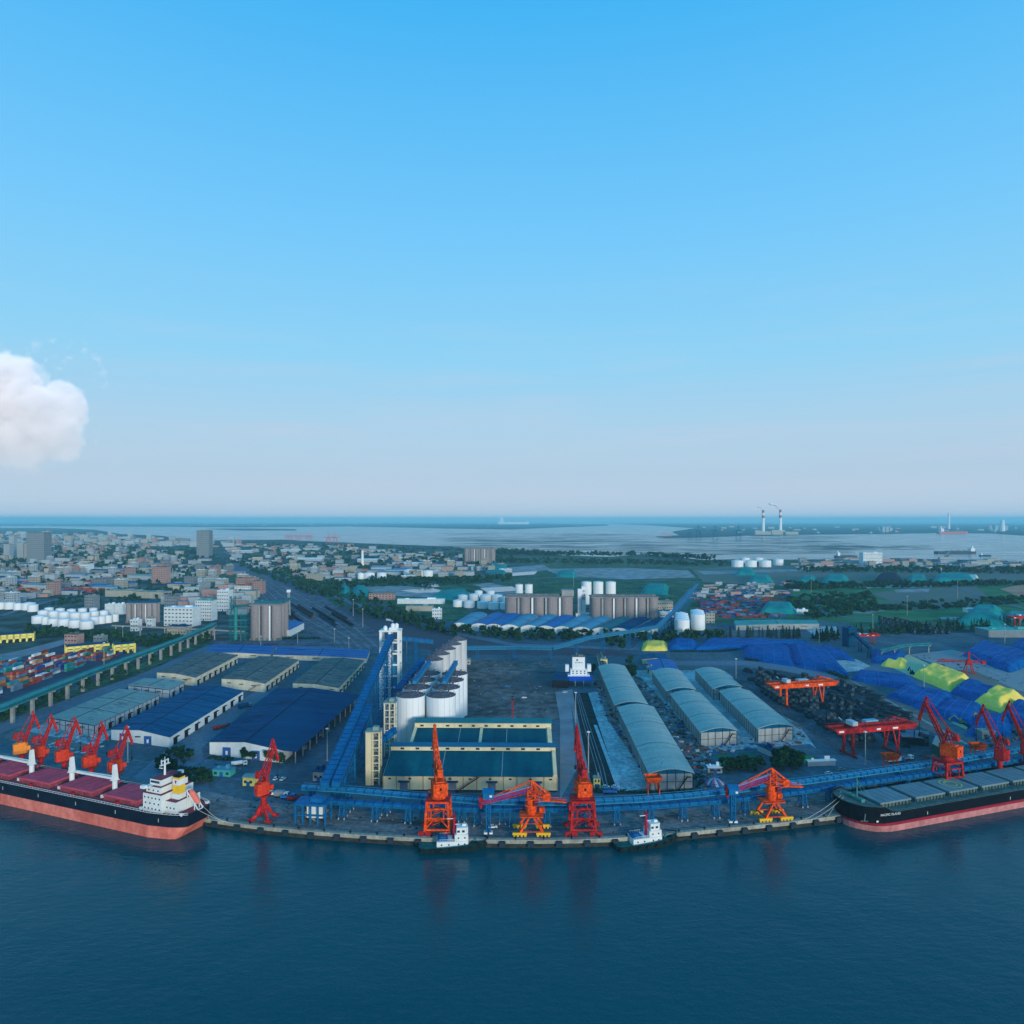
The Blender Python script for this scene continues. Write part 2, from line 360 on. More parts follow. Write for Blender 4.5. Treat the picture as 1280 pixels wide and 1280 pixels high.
patch('sports_court', [(895,944),(912,943),(916,954),(900,957)], M_grass)
patch('lawn', [(922,941),(944,940),(952,953),(926,955)], mat('teal_court', (0.02,0.09,0.07), 0.9, 0.2, 0.2))
patch('sports_court', [(997,946),(1016,945),(1023,952),(1006,955)], mat('vivid_green_court', (0.04,0.22,0.05), 0.9, 0.1, 0.3))
patch('stock_yard', [(930,835),(1010,838),(1080,860),(1180,925),(1180,950),(1060,950),(1000,905),(905,858)], mat('yard_dark_gravel', (0.05, 0.07, 0.085), 0.95, 0.3, 0.04, (0.08,0.095,0.11), fine=(0.3,0.25)))
patch('concrete_lot', [(1030,944),(1075,944),(1098,958),(1080,962),(1020,955)], M_road)
patch('road', [(1045,845),(1062,845),(1160,893),(1235,938),(1212,940),(1130,898)], mat('tan_road', (0.13,0.125,0.115), 0.9, 0.2, 0.03, fine=(0.3,0.15)))
patch('road_line', [(1053,845),(1055,845),(1226,938),(1222,939)], M_conc)
patch('road', [(835,826),(935,826),(985,832),(1050,846),(1040,850),(975,838),(930,832),(835,832)], M_road)
patch('road', [(1050,800),(1075,803),(1110,830),(1160,858),(1290,910),(1400,950),(1400,975),(1280,915),(1190,885),(1100,842)], M_apron)
patch('gypsum_yard', [(1136,818),(1190,812),(1420,862),(1420,910),(1290,868),(1190,838)], mat('white_gypsum_yard', (0.34,0.34,0.33), 0.9, 0.25, 0.02, (0.22,0.24,0.25), detail=8))
patch('concrete_lot', [(1190,838),(1213,836),(1280,866),(1420,915),(1420,925),(1270,872)], mat('tan_strip', (0.17,0.155,0.13), 0.9, 0.2, 0.05))
patch('gypsum_yard', [(1044,826),(1070,824),(1095,836),(1060,840),(1050,842)], M_salt)
patch('gypsum_yard', [(1188,903),(1212,894),(1240,892),(1214,902),(1208,912)], mat('sulphur_dusted_ground', (0.42,0.45,0.22), 0.9, 0.2, 0.1, (0.3,0.32,0.25)))
patch('concrete_lot', [(930,786),(1020,781),(1038,800),(960,800),(885,800),(920,782)], mat('grey_lot', (0.115,0.115,0.125), 0.9, 0.2, 0.02, fine=(0.1,0.1)))
patch('concrete_lot', [(1003,783),(1045,783),(1050,797),(1022,798)], M_salt)
patch('container_yard', [(-80,842),(60,805),(160,812),(175,825),(60,868),(-80,905)], mat('container_yard_asphalt', (0.05,0.062,0.085), 0.9, 0.25, 0.03))
patch('yard_lane', [(-40,826),(30,812),(80,799),(88,803),(40,818),(-40,836)], M_track)
patch('scrub_strip', [(-60,912),(0,897),(110,856),(220,812),(262,798),(266,803),(240,812),(170,843),(60,881),(0,903),(-60,921)], M_scrub)
patch('gypsum_yard', [(1102,824),(1136,818),(1172,835),(1148,853),(1132,846)], mat('sulphur_strewn_yard', (0.5, 0.5, 0.25), 0.9, 0.2, 0.05, (0.36, 0.4, 0.28)))
patch('concrete_lot', [(1070,840),(1100,828),(1200,872),(1290,905),(1290,913),(1180,882)], M_road)
# quay paving, its coping, crane rails
qp = offs(qin, 26); g = MB()
for i in range(len(qin) - 1):
    g.face([(*qin[i].xy, .23), (*qin[i+1].xy, .23), (*qp[i+1].xy, .23), (*qp[i].xy, .23)])
struct('quay_paving', g, M_pave)
q0 = offs(qin, -0.6); q1 = offs(qin, 1.6); g = MB()
for i in range(len(qin) - 1):
    g.quadbox([(*q0[i].xy, -1.3), (*q0[i+1].xy, -1.3), (*q1[i+1].xy, -1.3), (*q1[i].xy, -1.3)],
              [(*q0[i].xy, .5), (*q0[i+1].xy, .5), (*q1[i+1].xy, .5), (*q1[i].xy, .5)])
struct('quay_coping', g, mat('coping_concrete', (0.27, 0.25, 0.2), 0.9, 0.25, 0.08, fine=(0.6, 0.15)))
for d in (4.5, 15.0):
    struct('crane_rail', strip_w(offs(qin, d), 0.35, 0.27), M_rail)
for d in (9, 20):
    struct('quay_lane_line', strip_w(offs(qin, d), 0.22, 0.262), M_conc)
# stains and tyre tracks on the quay
random.seed(3)
for k in range(70):
    i = random.uniform(3, len(qin) - 4); a = int(i); p = qp[a].lerp(qp[a+1], i - a); q = qin[a].lerp(qin[a+1], i - a)
    c = q.lerp(p, random.uniform(.15, .95)); g = MB(); r = random.uniform(1, 4); n = 9; st = random.uniform(1, 3.5)
    g.face([(c.x + math.cos(t*2*math.pi/n) * r * st * random.uniform(.7, 1.2), c.y + math.sin(t*2*math.pi/n) * r * random.uniform(.5, 1.1), .236 + k * .0002) for t in range(n)])
    struct('yard_stain', g, random.choice((M_track, M_apron, M_earth, M_apron)))
# crossing lane markings on the yard
for pts, wd in (([(262,1000),(330,1004),(380,1008)], .3), ([(100,938),(150,948),(240,962),(300,975),(375,980)], .3), ([(420,975),(560,992),(700,994)], .3)):
    ribbon('lane_line', pts, wd, M_conc, 0.24)
# railway: the marshalling yard and the port's sidings
random.seed(5)
rb = [(278,697),(292,704),(330,728),(362,752),(400,775),(440,800),(452,812)]
def railfan(n, wdt):
    for k in range(n):
        u = (k - (n - 1) / 2) * wdt; pts = []
        for i, (x, y) in enumerate(rb):
            f = min(1, max(0, (i - .3) / 2.2)) * (1 if i < 5 else .55)
            p = P(x, y); pts.append(p + Vector((u * f, 0, 0)))
        for s in (-.75, .75):
            g = strip_w([p + Vector((s * 1.6, 0, 0)) for p in pts], .9, .42); struct('railway_track', g, M_track if k % 2 else M_brownf)
patch('railway_yard', [(276,697),(300,699),(345,717),(395,738),(430,765),(480,795),(470,812),(430,812),(380,790),(345,768),(318,738),(290,708)], M_ballast, 0.38)
railfan(11, 9.5)
for u in (0, 4.5, 9):
    ribbon('railway_track', [(720 + u * .4, 866), (728 + u * .7, 900), (745 + u, 960), (752 + u, 990)], .5, M_track, 0.31)
# roads running through the far town
for pts, wd in (([(280,690),(330,712),(410,742),(470,765),(560,790),(640,806),(800,812)], 16), ([(0,742),(90,722),(160,706),(240,694)], 14),
                ([(0,770),(60,752),(160,730),(250,712)], 12), ([(868,735),(820,790),(800,812)], 18), ([(1028,745),(1020,752),(1018,757),(1030,766),(1060,772),(1110,776)], 12),
                ([(1170,724),(1200,735),(1260,755),(1330,775)], 10), ([(600,726),(700,722),(800,725),(900,728)], 12), ([(420,722),(520,726),(640,728)], 10)):
    ribbon('road', pts, wd, M_road)
# mud banks and oyster racks in the wide bay
random.seed(8)
g = MB()
for k in range(640):
    x = random.uniform(560, 1060); t = random.random()
    y = 668 + 27 * t; y -= 6 * abs(x - 800) / 400
    if y < 662: continue
    p = P(x, y, WATER); L = random.uniform(30, 170) * (1 + (695 - y) / 30); wv = random.uniform(2, 9) * (1 + (695 - y) / 18)
    n = 8; z = WATER + .35 + k * .0006
    a = random.uniform(-.12, .16)
    pts = []
    for i in range(n):
        th = 2 * math.pi * i / n; u = math.cos(th) * L * random.uniform(.7, 1.2); v = math.sin(th) * wv * random.uniform(.7, 1.2)
        pts.append((p.x + u * math.cos(a) - v * math.sin(a), p.y + u * math.sin(a) + v * math.cos(a), z))
    g.face(pts)
tag(g.obj('mud_banks', M_mud), kind='stuff')
g = MB()
for k in range(60):
    x = random.uniform(1000, 1160); y = random.uniform(681, 687)
    p = P(x, y, WATER); L = random.uniform(60, 220); g.box((p.x, p.y, WATER + .02 * (k + 1)), (L, random.uniform(6, 16), .5))
tag(g.obj('oyster_racks', M_mud), kind='stuff')
# far shores across the bay
def shore(pts, z=.0, m=M_far): 
    g = MB(); g.ext([(P(x, y).x, P(x, y).y) for x, y in pts], WATER - 1, z, 0); o = struct('far_shore', g, m)
    o.data.update()
shore([(1700,668.5),(1280,669),(1240,666.5),(1180,665.8),(1100,667.2),(1040,667.5),(1000,668),(960,669.5),(935,669),(905,670.5),(870,671.8),(835,672),(820,670.5),(850,669),(840,664.5),(870,660),(820,657),(780,655.2),(760,654.4),(1700,654.4)])
shore([(760,657),(700,659),(640,661.5),(560,660.5),(500,659),(420,657.5),(420,655),(760,655)], .1)
shore([(300,659),(200,658.2),(60,657.5),(-100,657),(-100,654.4),(700,654.4),(640,656)], .05)
g = MB(); g.box((0, 52000, WATER - 1), (100000, 9000, 1.6 - WATER)); struct('far_shore', g, M_far)
shore([(370,661.5),(300,660.5),(260,661),(300,662.8),(370,662.8)], .1)
# ------------------------------------------------------------------ shared paints
W_white = mat('white_paint', (0.62, 0.62, 0.58), 0.6, 0.08, 0.2)
W_cream = mat('cream_render', (0.62, 0.5, 0.3), 0.85, 0.14, 0.15, streak=(1, 1, .3))
W_tan = mat('tan_render', (0.56, 0.49, 0.36), 0.85, 0.15, 0.2, streak=(1, 1, .3))
W_grey = mat('grey_panel_wall', (0.28, 0.29, 0.28), 0.8, 0.15, 0.25, streak=(1, 1, .4))
W_dark = mat('dark_opening', (0.012, 0.015, 0.022), 0.9, 0.3, 1)
W_bdoor = mat('blue_door', (0.02, 0.08, 0.24), 0.6, 0.2, 0.5)
G_glass = mat('window_glass', (0.02, 0.035, 0.05), 0.12, 0.3, 0.5, spec=0.6)
R_grey = mat('weathered_grey_roof', (0.27, 0.34, 0.305), 0.8, 0.12, 0.08, streak=(.35, 2.2, 1), fine=(0.5, 0.06))
R_greyb = mat('pale_blue_grey_roof', (0.2, 0.25, 0.22), 0.7, 0.12, 0.06, streak=(.3, 2.0, 1))
R_dgrey = mat('dark_felt_roof', (0.1, 0.115, 0.105), 0.85, 0.2, 0.1, (0.15, 0.155, 0.14), fine=(0.3, 0.15))
R_navy = mat('navy_steel_roof', (0.0, 0.05, 0.115), 0.85, 0.25, 0.05, (0.0005, 0.06, 0.135), streak=(.3, 2.5, 1))
R_blue = mat('blue_steel_roof', (0.0, 0.072, 0.155), 0.85, 0.2, 0.05, (0.001, 0.088, 0.18), streak=(.3, 2.5, 1))
R_bblue = mat('bright_blue_roof', (0.008, 0.11, 0.28), 0.55, 0.15, 0.06, streak=(.3, 2.5, 1))
R_lblue = mat('faded_sky_blue_roof', (0.06, 0.21, 0.29), 0.6, 0.15, 0.05)
R_teal = mat('teal_blue_roof', (0.0, 0.072, 0.105), 0.85, 0.22, 0.06, (0.001, 0.09, 0.115), streak=(2.0, .35, 1), fine=(0.4, 0.08))
R_tealp = mat('pale_teal_roof', (0.06, 0.32, 0.28), 0.6, 0.15, 0.1)
S_orange = mat('orange_crane_paint', (0.68, 0.066, 0.008), 0.6, 0.3, 0.35, fine=(0.9, 0.25))
S_red = mat('red_crane_paint', (0.38, 0.016, 0.016), 0.6, 0.32, 0.35, fine=(0.9, 0.25))
S_dred = mat('dark_red_steel', (0.3, 0.014, 0.014), 0.55, 0.2, 0.6)
S_yel = mat('yellow_bogie_paint', (0.65, 0.36, 0.02), 0.5, 0.1, 0.6)
S_blue = mat('conveyor_blue_steel', (0.004, 0.1, 0.235), 0.5, 0.22, 0.3)
S_lblue = mat('pale_blue_steel', (0.02, 0.19, 0.33), 0.5, 0.15, 0.4)
S_purple = mat('violet_belt_cover', (0.06, 0.06, 0.3), 0.6, 0.1, 0.5)
S_green = mat('green_conveyor_steel', (0.012, 0.11, 0.13), 0.6, 0.2, 0.1)
S_lgreen = mat('pale_green_rail', (0.04, 0.24, 0.22), 0.6, 0.2, 0.1)
C_grey = mat('concrete_column', (0.25, 0.24, 0.22), 0.9, 0.2, 0.3)
C_silo = mat('brown_grey_concrete', (0.24, 0.2, 0.19), 0.9, 0.16, 0.12, streak=(1, 1, .15), fine=(0.6, 0.08))
T_white = mat('white_tank_paint', (0.66, 0.65, 0.63), 0.5, 0.06, 0.1, streak=(1, 1, .2))
T_rust = mat('tank_roof_grey', (0.16, 0.14, 0.15), 0.8, 0.3, 0.25, (0.09, 0.085, 0.1), fine=(0.7, 0.3))
K_black = mat('black_rubber', (0.012, 0.013, 0.015), 0.8, 0.2, 1)

# ------------------------------------------------------------------ sheds
def local(root):
    m = Matrix.Translation(root.location) @ Matrix.Rotation(root.rotation_euler[2], 4, 'Z'); mi = m.inverted()
    return lambda p: mi @ Vector(p)
def shed(name, label, cat, q, eave, rise, mw, mr, style='gable', group=None, doors=(), ends=True, joints=3, over=0.5,
         gable=None, side_open=None, fascia=None, z0=0.0, side_doors=None, panel=0, stair=False):
    """q: pixel corners of the eaves near-left, near-right, far-right, far-left"""
    c = [P(x, y, eave) for x, y in q]
    mid = (c[0] + c[1] + c[2] + c[3]) / 4; ax = ((c[3] + c[2]) - (c[0] + c[1]))
    rz = math.atan2(ax.y, ax.x) - math.pi / 2
    root = empty(name, (mid.x, mid.y, 0), rz, label, cat, group)
    f = local(root); a, b, d, e = [f(p) for p in c]
    take(mid.x, mid.y, max((c[0] - mid).length, (c[2] - mid).length) * .8)
    W = (b - a).length; Lg = ((e - a).length + (d - b).length) / 2
    def pt(u, v, z): p = (a * (1 - u) + b * u) * (1 - v) + (e * (1 - u) + d * u) * v; return Vector((p.x, p.y, z))
    n = {'gable': 2, 'arch': 10, 'flat': 1, 'mono': 1}[style]
    def hgt(u):
        if style == 'gable': return eave + rise * (1 - abs(2 * u - 1))
        if style == 'arch': return eave + rise * (1 - (2 * u - 1) ** 2)
        if style == 'mono': return eave + rise * u
        return eave + .01
    # walls with gable ends
    g = MB(); top = [(i / n, hgt(i / n) - .12) for i in range(n + 1)]
    for v, rev in ((0, 0), (1, 1)):
        pts = [pt(0, v, z0), pt(1, v, z0)] + [pt(u, v, z) for u, z in reversed(top)]
        g.face(pts[::-1] if rev else pts)
    g.face([pt(1, 0, z0), pt(1, 1, z0), pt(1, 1, top[-1][1]), pt(1, 0, top[-1][1])])
    g.face([pt(0, 1, z0), pt(0, 0, z0), pt(0, 0, top[0][1]), pt(0, 1, top[0][1])])
    if panel:
        for i in range(panel + 1):
            u = i / panel; p = pt(u, 0, z0); g.box((p.x, p.y - .02, z0), (.35, .3, hgt(u) - z0 - .3), 1)
        for k in range(int(panel * Lg / W) + 1):
            v = k / (int(panel * Lg / W)); p = pt(0, v, z0); g.box((p.x - .05, p.y, z0), (.3, .35, eave - z0), 1)
            p = pt(1, v, z0); g.box((p.x + .05, p.y, z0), (.3, .35, eave - z0), 1)
        zc = z0 + (eave - z0) * .5
        g.bar(pt(0, 0, zc) + Vector((0, -.06, 0)), pt(1, 0, zc) + Vector((0, -.06, 0)), .12, .22, 1)
    g.obj('wall', [mw, W_dark if panel else mw], root)
    # roof sheet with thickness, overhang, ridge cap, joint flashings
    g = MB(); ou = over / W; ov = over / Lg; t = .28
    us = [-ou] + [i / n for i in range(1, n)] + [1 + ou]
    nj = max(1, joints)
    for k in range(nj):
        v0 = -ov if k == 0 else k / nj + .0008; v1 = 1 + ov if k == nj - 1 else (k + 1) / nj - .0008
        for i in range(n):
            u0, u1 = us[i], us[i + 1]; z0_, z1_ = hgt(max(0, min(1, u0))), hgt(max(0, min(1, u1)))
            g.quadbox([pt(u0, v0, z0_), pt(u1, v0, z1_), pt(u1, v1, z1_), pt(u0, v1, z0_)],
                      [pt(u0, v0, z0_ + t), pt(u1, v0, z1_ + t), pt(u1, v1, z1_ + t), pt(u0, v1, z0_ + t)], 0)
    for k in range(1, nj):
        for i in range(n):
            u0, u1 = us[i], us[i + 1]; z0_, z1_ = hgt(max(0, min(1, u0))) + t, hgt(max(0, min(1, u1))) + t
            g.bar(pt(u0, k / nj, z0_), pt(u1, k / nj, z1_), .55, .16, 1)
    pr_ = random.Random(int(abs(mid.x) * 7 + mid.y)); nP = int(W * Lg / 70)
    for k in range(min(60, nP)):
        i = pr_.randrange(n); f0 = pr_.uniform(.02, .55); f1 = f0 + pr_.uniform(.12, .42); ua, ub = us[i], us[i + 1]; u0 = ua + (ub - ua) * max(.05, f0); u1 = ua + (ub - ua) * min(.95, f1); v0 = pr_.uniform(.02, .95); v1 = v0 + pr_.uniform(.8, 2.2) / Lg
        hz0 = hgt(max(0, min(1, ua))) + (hgt(max(0, min(1, ub))) - hgt(max(0, min(1, ua)))) * (u0 - ua) / (ub - ua) + t + .03; hz1 = hgt(max(0, min(1, ua))) + (hgt(max(0, min(1, ub))) - hgt(max(0, min(1, ua)))) * (u1 - ua) / (ub - ua) + t + .03
        g.face([pt(u0, v0, hz0), pt(u1, v0, hz1), pt(u1, v1, hz1), pt(u0, v1, hz0)], 2 + pr_.randrange(2))
    if style == 'gable': g.bar(pt(.5, -ov, hgt(.5) + t), pt(.5, 1 + ov, hgt(.5) + t), .6, .2, 1)
    bc = mr.node_tree.nodes['Color Ramp'].color_ramp.elements[0].color
    ro = g.obj('roof', [mr, W_dark if mr is not R_grey else mat('roof_joint', (0.07, 0.1, 0.11), 0.8, 0.1, 1), mat(mr.name + '_newer_sheet', tuple(bc[q] * (1.35 if q else 1.5) / (1.06, 1.19, 1.23)[q] + .004 for q in range(3)), .6, .05, .2), mat(mr.name + '_dirty_sheet', tuple(bc[q] * .8 / (1.06, 1.19, 1.23)[q] + .002 for q in range(3)), .9, .1, .2)], root)
    if gable:
        g = MB(); g.face([pt(0, 0, eave - .3), pt(1, 0, eave - .3)] + [pt(u, 0, hgt(u) - .02) for u in [1 - i / n for i in range(n + 1)]])
        for v in g.v: pass
        g.v = [(x, y - .12, z) for x, y, z in g.v]; g.obj('gable_panel', gable, root)
    if fascia:
        g = MB()
        for p_, q_ in (((0, 0), (1, 0)), ((1, 0), (1, 1)), ((0, 1), (0, 0))):
            A = pt(*p_, eave - .15); B = pt(*q_, eave - .15)
            g.bar(A, B, .5, .8)
        g.obj('fascia', fascia, root)
    for (u, wd, hh, m_) in doors:
        p = pt(u, 0, 0); g = MB(); g.box((p.x, p.y - .1, z0), (wd, .35, hh), 0); g.obj('door', m_, root)
        if m_ is not W_dark:
            g = MB(); g.box((p.x - .2 * wd, p.y - .33, z0 + hh * .25), (wd * .16, .1, hh * .4), 0); g.obj('door_notice', W_white, root)
    if ends and style in ('gable',) and W > 25:
        for u in (.22, .5, .78):
            if any(abs(u - dd[0]) * W < dd[1] for dd in doors): continue
            p = pt(u, 0, 0); g = MB(); g.box((p.x, p.y - .06, eave * .62), (W * .13, .25, .7)); g.obj('vent_strip', W_dark, root)
    if side_doors:
        nd, wd, hh, sides = side_doors
        for s in sides:
            for k in range(nd):
                p = pt(s, (k + .5) / nd, 0); sg = 1 if s else -1
                g = MB(); g.box((p.x + sg * .08, p.y, z0), (.35, wd, hh)); g.box((p.x + sg * .9, p.y, z0 + hh), (1.8, wd + 1.2, .18)); g.obj('door', W_dark, root)
    if side_open:
        g = MB(); k = max(4, int(Lg / 12)); s = side_open
        for i in range(k + 1):
            p = pt(1, i / k, 0); g = MB(); g.box((p.x + s - .4, p.y, 0), (.6, .6, eave - rise * .3)); g.obj('column', C_grey, root)
        g = MB(); p0, p1 = pt(1 + ou, -ov, 0), pt(1 + ou, 1 + ov, 0); zz = hgt(1)
        g.quadbox([(p0.x, p0.y, zz), (p0.x + s, p0.y, zz - rise * .3), (p1.x + s, p1.y, zz - rise * .3), (p1.x, p1.y, zz)],
                  [(p0.x, p0.y, zz + t), (p0.x + s, p0.y, zz + t - rise * .3), (p1.x + s, p1.y, zz + t - rise * .3), (p1.x, p1.y, zz + t)])
        g.obj('canopy', mr, root)
    if stair:
        g = MB(); A = pt(.64, 0, z0 + .4); B = pt(.86, 0, eave * .82); off = Vector((0, -1.0, 0))
        for dy in (0, -1): g.bar(A + off + Vector((0, dy, 0)), B + off + Vector((0, dy, 0)), .18, .3)
        for i in range(12):
            c_ = A.lerp(B, i / 11) + off; g.box((c_.x, c_.y - .5, c_.z), (.5, 1, .08))
        for i in range(5):
            c_ = A.lerp(B, i / 4) + off; g.bar(c_ + Vector((0, -1, 0)), c_ + Vector((0, -1, 1.1)), .08)
        g.bar(A + off + Vector((0, -1, 1.1)), B + off + Vector((0, -1, 1.1)), .08); g.box((B.x + 1, B.y - 1.5, B.z - .1), (2.4, 1.6, .12))
        g.obj('stair', W_dark, root)
    return root, pt, hgt

# left group
shed('warehouse', 'pale grey-roofed warehouse with blue edging right behind the row of five red quay cranes', 'warehouse',
     [(61,897),(118,906.5),(199,868.5),(149,861.5)], 7.5, 1.0, mat('blue_grey_wall', (0.3,0.34,0.36), 0.8, 0.12, 0.2), R_greyb, fascia=R_blue, joints=3, side_doors=(7, 3.6, 4.2, (1,)), panel=8)
shed('warehouse', 'small pale grey-roofed warehouse between the pale long warehouse and the tan ones', 'warehouse',
     [(160,856.5),(212,862),(230,852.5),(180,848)], 7.5, .9, mat('blue_grey_wall', (0,0,0)), R_greyb, fascia=R_blue, joints=1, side_doors=(2, 3, 4, (1,)), panel=6)
shed('warehouse', 'blue-roofed white warehouse with two blue doors in its front, left of the large navy shed', 'warehouse',
     [(139,912),(212,921.5),(304,864),(243,857.5)], 7, 2.2, W_white, R_blue, doors=((.24, 7, 5.6, W_bdoor), (.68, 8.5, 6, W_bdoor)), side_doors=(8, 5, 4.8, (1,)), joints=9)
shed('warehouse', 'largest warehouse, broad navy roof and an open column bay on its right', 'warehouse',
     [(262,927.5),(353,938),(437,867.5),(345,861)], 8, 2.6, W_white, R_navy, doors=((.28, 8.5, 6, W_bdoor), (.68, 8, 6, W_bdoor)), side_doors=(9, 5, 5, (0,)), joints=1, side_open=8.5)
for q, lb in (([(196,840.5),(244,847),(297,819.5),(253,815.5)], 'leftmost of three tan dock warehouses with flat dark roofs behind the blue-roofed one'),
              ([(277,848.5),(331,854.5),(373.5,825),(324,820.5)], 'middle one of three tan dock warehouses with flat dark roofs'),
              ([(366,854),(423,860),(455,825.5),(405,823)], 'rightmost of three tan dock warehouses with flat dark roofs, touching the large navy shed')):
    shed('warehouse', lb, 'warehouse', q, 8, 1.4, W_tan, R_dgrey, side_doors=(8, 4, 4.6, (1,)), joints=3, stair=True, group='three tan dock warehouses')
shed('storage_shed', 'long low bright blue roof at the left behind the tan warehouses', 'shed', [(256,815.5),(338,818),(346,808),(266,806)], 5, .8, W_tan, R_bblue, joints=3)
shed('storage_shed', 'long low bright blue roof at the right behind the tan warehouses', 'shed', [(341,818.5),(458,823),(462,812.5),(349,809)], 5, .8, W_tan, R_bblue, joints=4)
shed('workshop_shed', 'white workshop with a bright blue roof beside the left concrete silos', 'workshop', [(337,786),(362,787.5),(380,778.5),(355,776)], 9, 2, W_white, R_bblue, doors=((.38, 6, 7, W_dark),), joints=1)

# right group: grey arched stores
GRP = 'arched grey storehouses right of the yellow store'
for q, lb in (([(812.5,967),(866,966),(816,884),(773,885)], 'longest arched grey storehouse, nearest the quay, beside the white gypsum ground'),
              ([(769,881.5),(808.5,880),(780.4,833),(748.5,833.5)], 'arched grey storehouse directly behind the longest one, near the white loading building'),
              ([(876,915.5),(921,913),(874.5,866.5),(838.5,868)], 'middle front arched grey storehouse, between the longest one and the one by the gantry cranes'),
              ([(947.5,911),(991,908),(936.5,864),(900,864.5)], 'right front arched grey storehouse, next to the stock yard of the gantry cranes'),
              ([(833.5,864),(869,862),(850,838.5),(815.5,839)], 'rear arched grey storehouse behind the middle front one'),
              ([(892,861),(927,858.5),(901,837.5),(869.5,837.5)], 'rear arched grey storehouse behind the right front one')):
    shed('arched_storehouse', lb, 'storehouse', q, 9.5, 2.5, W_grey, R_grey, 'arch', GRP, gable=R_blue, joints=3, panel=5, stair=True, over=.8)
shed('storage_shed', 'bright blue shed roof standing just in front of the small yellow sulphur heap', 'shed', [(812,838),(848,836.5),(840,825),(810,825.5)], 6, 1.6, W_cream, R_bblue, joints=1)
shed('storage_shed', 'narrow blue lean-to roof left of the blue shed by the sulphur heap', 'shed', [(803,824),(833,823.5),(832,817.5),(802,818)], 5, 1, W_cream, R_blue, joints=1)
shed('long_store', 'narrow tan-walled store with a grey roof left of the rear arched storehouse', 'store', [(751,833),(759,832),(752,816),(746,816.5)], 5, 1, W_cream, R_dgrey, joints=1)
shed('long_store', 'very long low store with a pale teal roof behind the row of fir trees', 'store', [(920,782),(1024,780),(1020,775.5),(918,776)], 7, 1, W_grey, R_tealp, joints=6)
shed('green_shed', 'dark green shed with a pale roof between tan road and right orange quay crane', 'shed', [(1166,930),(1184,939),(1188,925),(1170,920)], 7, .6, mat('dark_green_wall',(0.015,0.08,0.06),0.7,0.1,0.3), R_greyb, 'flat', joints=1)
shed('open_shed', 'low grey roof on posts left of the right orange quay crane', 'shed', [(1128,921),(1158,924),(1160,915),(1126,914)], 5, .6, W_dark, mat('blue_grey_sheet',(0.1,0.14,0.18),0.7,0.1,0.2), joints=1)

# sheds with sky-blue roofs below the brown silos
xs = [564, 588, 606, 626, 651, 671, 692, 716, 740, 762, 786]
for i, x in enumerate(xs):
    y = 781 + i * .75 if i < 9 else 787.5 + (i - 9) * 1.2
    m_ = [R_lblue, R_bblue, R_bblue, R_lblue, R_lblue, R_bblue, R_lblue, R_lblue, S_green, R_navy, R_navy][i]
    wd = 22 if i not in (9, 10) else 23
    nm = ['faded', 'bright', 'bright', 'faded', 'faded', 'bright', 'faded', 'faded', 'green', 'navy', 'navy'][i]
    sx_ = 23 + i * .6
    pos = ['first', 'second', 'third', 'fourth', 'fifth', 'sixth', 'seventh', 'eighth', 'ninth', 'tenth', 'last'][i]
    shed('grain_shed', f'{pos} from the left in the row of slanting blue sheds below the brown silos', 'shed',
         [(x, y), (x + wd, y + .5), (x + wd + sx_, y - 13.5), (x + sx_, y - 13.5)], 7.5, 3.2, W_white, m_, 'arch', 'slanting blue-roofed sheds below the brown silos', joints=2, over=.3)

# ------------------------------------------------------------------ the big yellow store with stepped roofs
yc = P(587, 989)
ys = empty('fertiliser_store', (yc.x, yc.y, 0), rad(-1.0), 'wide yellow store with stepped teal roofs and two clerestory rows, at mid quay', 'storehouse')
take(-22, 430, 60)
y0 = P(587, 989).y
def Y(d): return d - y0
x0, x1 = -48, 48.5
def stepprof(da, za, db, zb, zc, dc, zd, de, ze):
    return [(Y(da), 0), (Y(de), 0), (Y(de), ze), (Y(dc), zd), (Y(db), zc), (Y(db), zb), (Y(da), za)]
g = MB()
g.prof([(0, 0), (Y(424), 0), (Y(424), 13), (Y(413), 17.6), (Y(407.6), 17.2), (Y(407.6), 14.6), (0, 8.6)], x0, x1)
g.prof([(Y(424.01), 0), (Y(462), 0), (Y(462), 16), (Y(455), 20.1), (Y(446), 19.9), (Y(446), 16.4), (Y(424.01), 11.4)], x0 + 8, x1 - 1)
for k in range(14):       # pilaster joints of the front
    x = x0 + (x1 - x0) * k / 13; g.box((x, -.12, 0), (.45, .3, 8.4), 1)
g.box((0, -.3, 0), (x1 - x0 + .6, .6, .7), 2)
g.obj('wall', [W_cream, mat('brown_pilaster', (0.35, 0.24, 0.14), 0.85, 0.1, 1), W_dark], ys)
def slab(name, ya, za, yb, zb, xa, xb, m, t=.3, mi=0, seams=0):
    g = MB(); g.quadbox([(xa, ya, za), (xb, ya, za), (xb, yb, zb), (xa, yb, zb)], [(xa, ya, za + t), (xb, ya, za + t), (xb, yb, zb + t), (xa, yb, zb + t)])
    for k in range(seams):
        x = xa + (xb - xa) * (.34 + .36 * k); g.bar((x, ya, za + t + .1), (x, yb, zb + t + .1), .35, .2, 1)
    return g.obj(name, [m, W_grey], ys)
R_mon = mat('monitor_blue_roof', (0.006, 0.12, 0.2), 0.6, 0.15, 0.1)
slab('roof', -1.0, 8.4, Y(407.4), 14.6, x0 + .3, x1 - 2.6, R_teal, seams=2)
slab('monitor_roof', Y(407.2) - .6, 17.3, Y(413), 17.8, x0 - .8, x1 + .6, R_mon)
slab('roof', Y(413.02), 17.8, Y(424), 13.2, x0 - .8, x1 + .6, R_mon)
slab('roof', Y(424.2), 11.6, Y(445.8), 16.5, x0 + 9.4, x1 - 4.5, R_teal, seams=2)
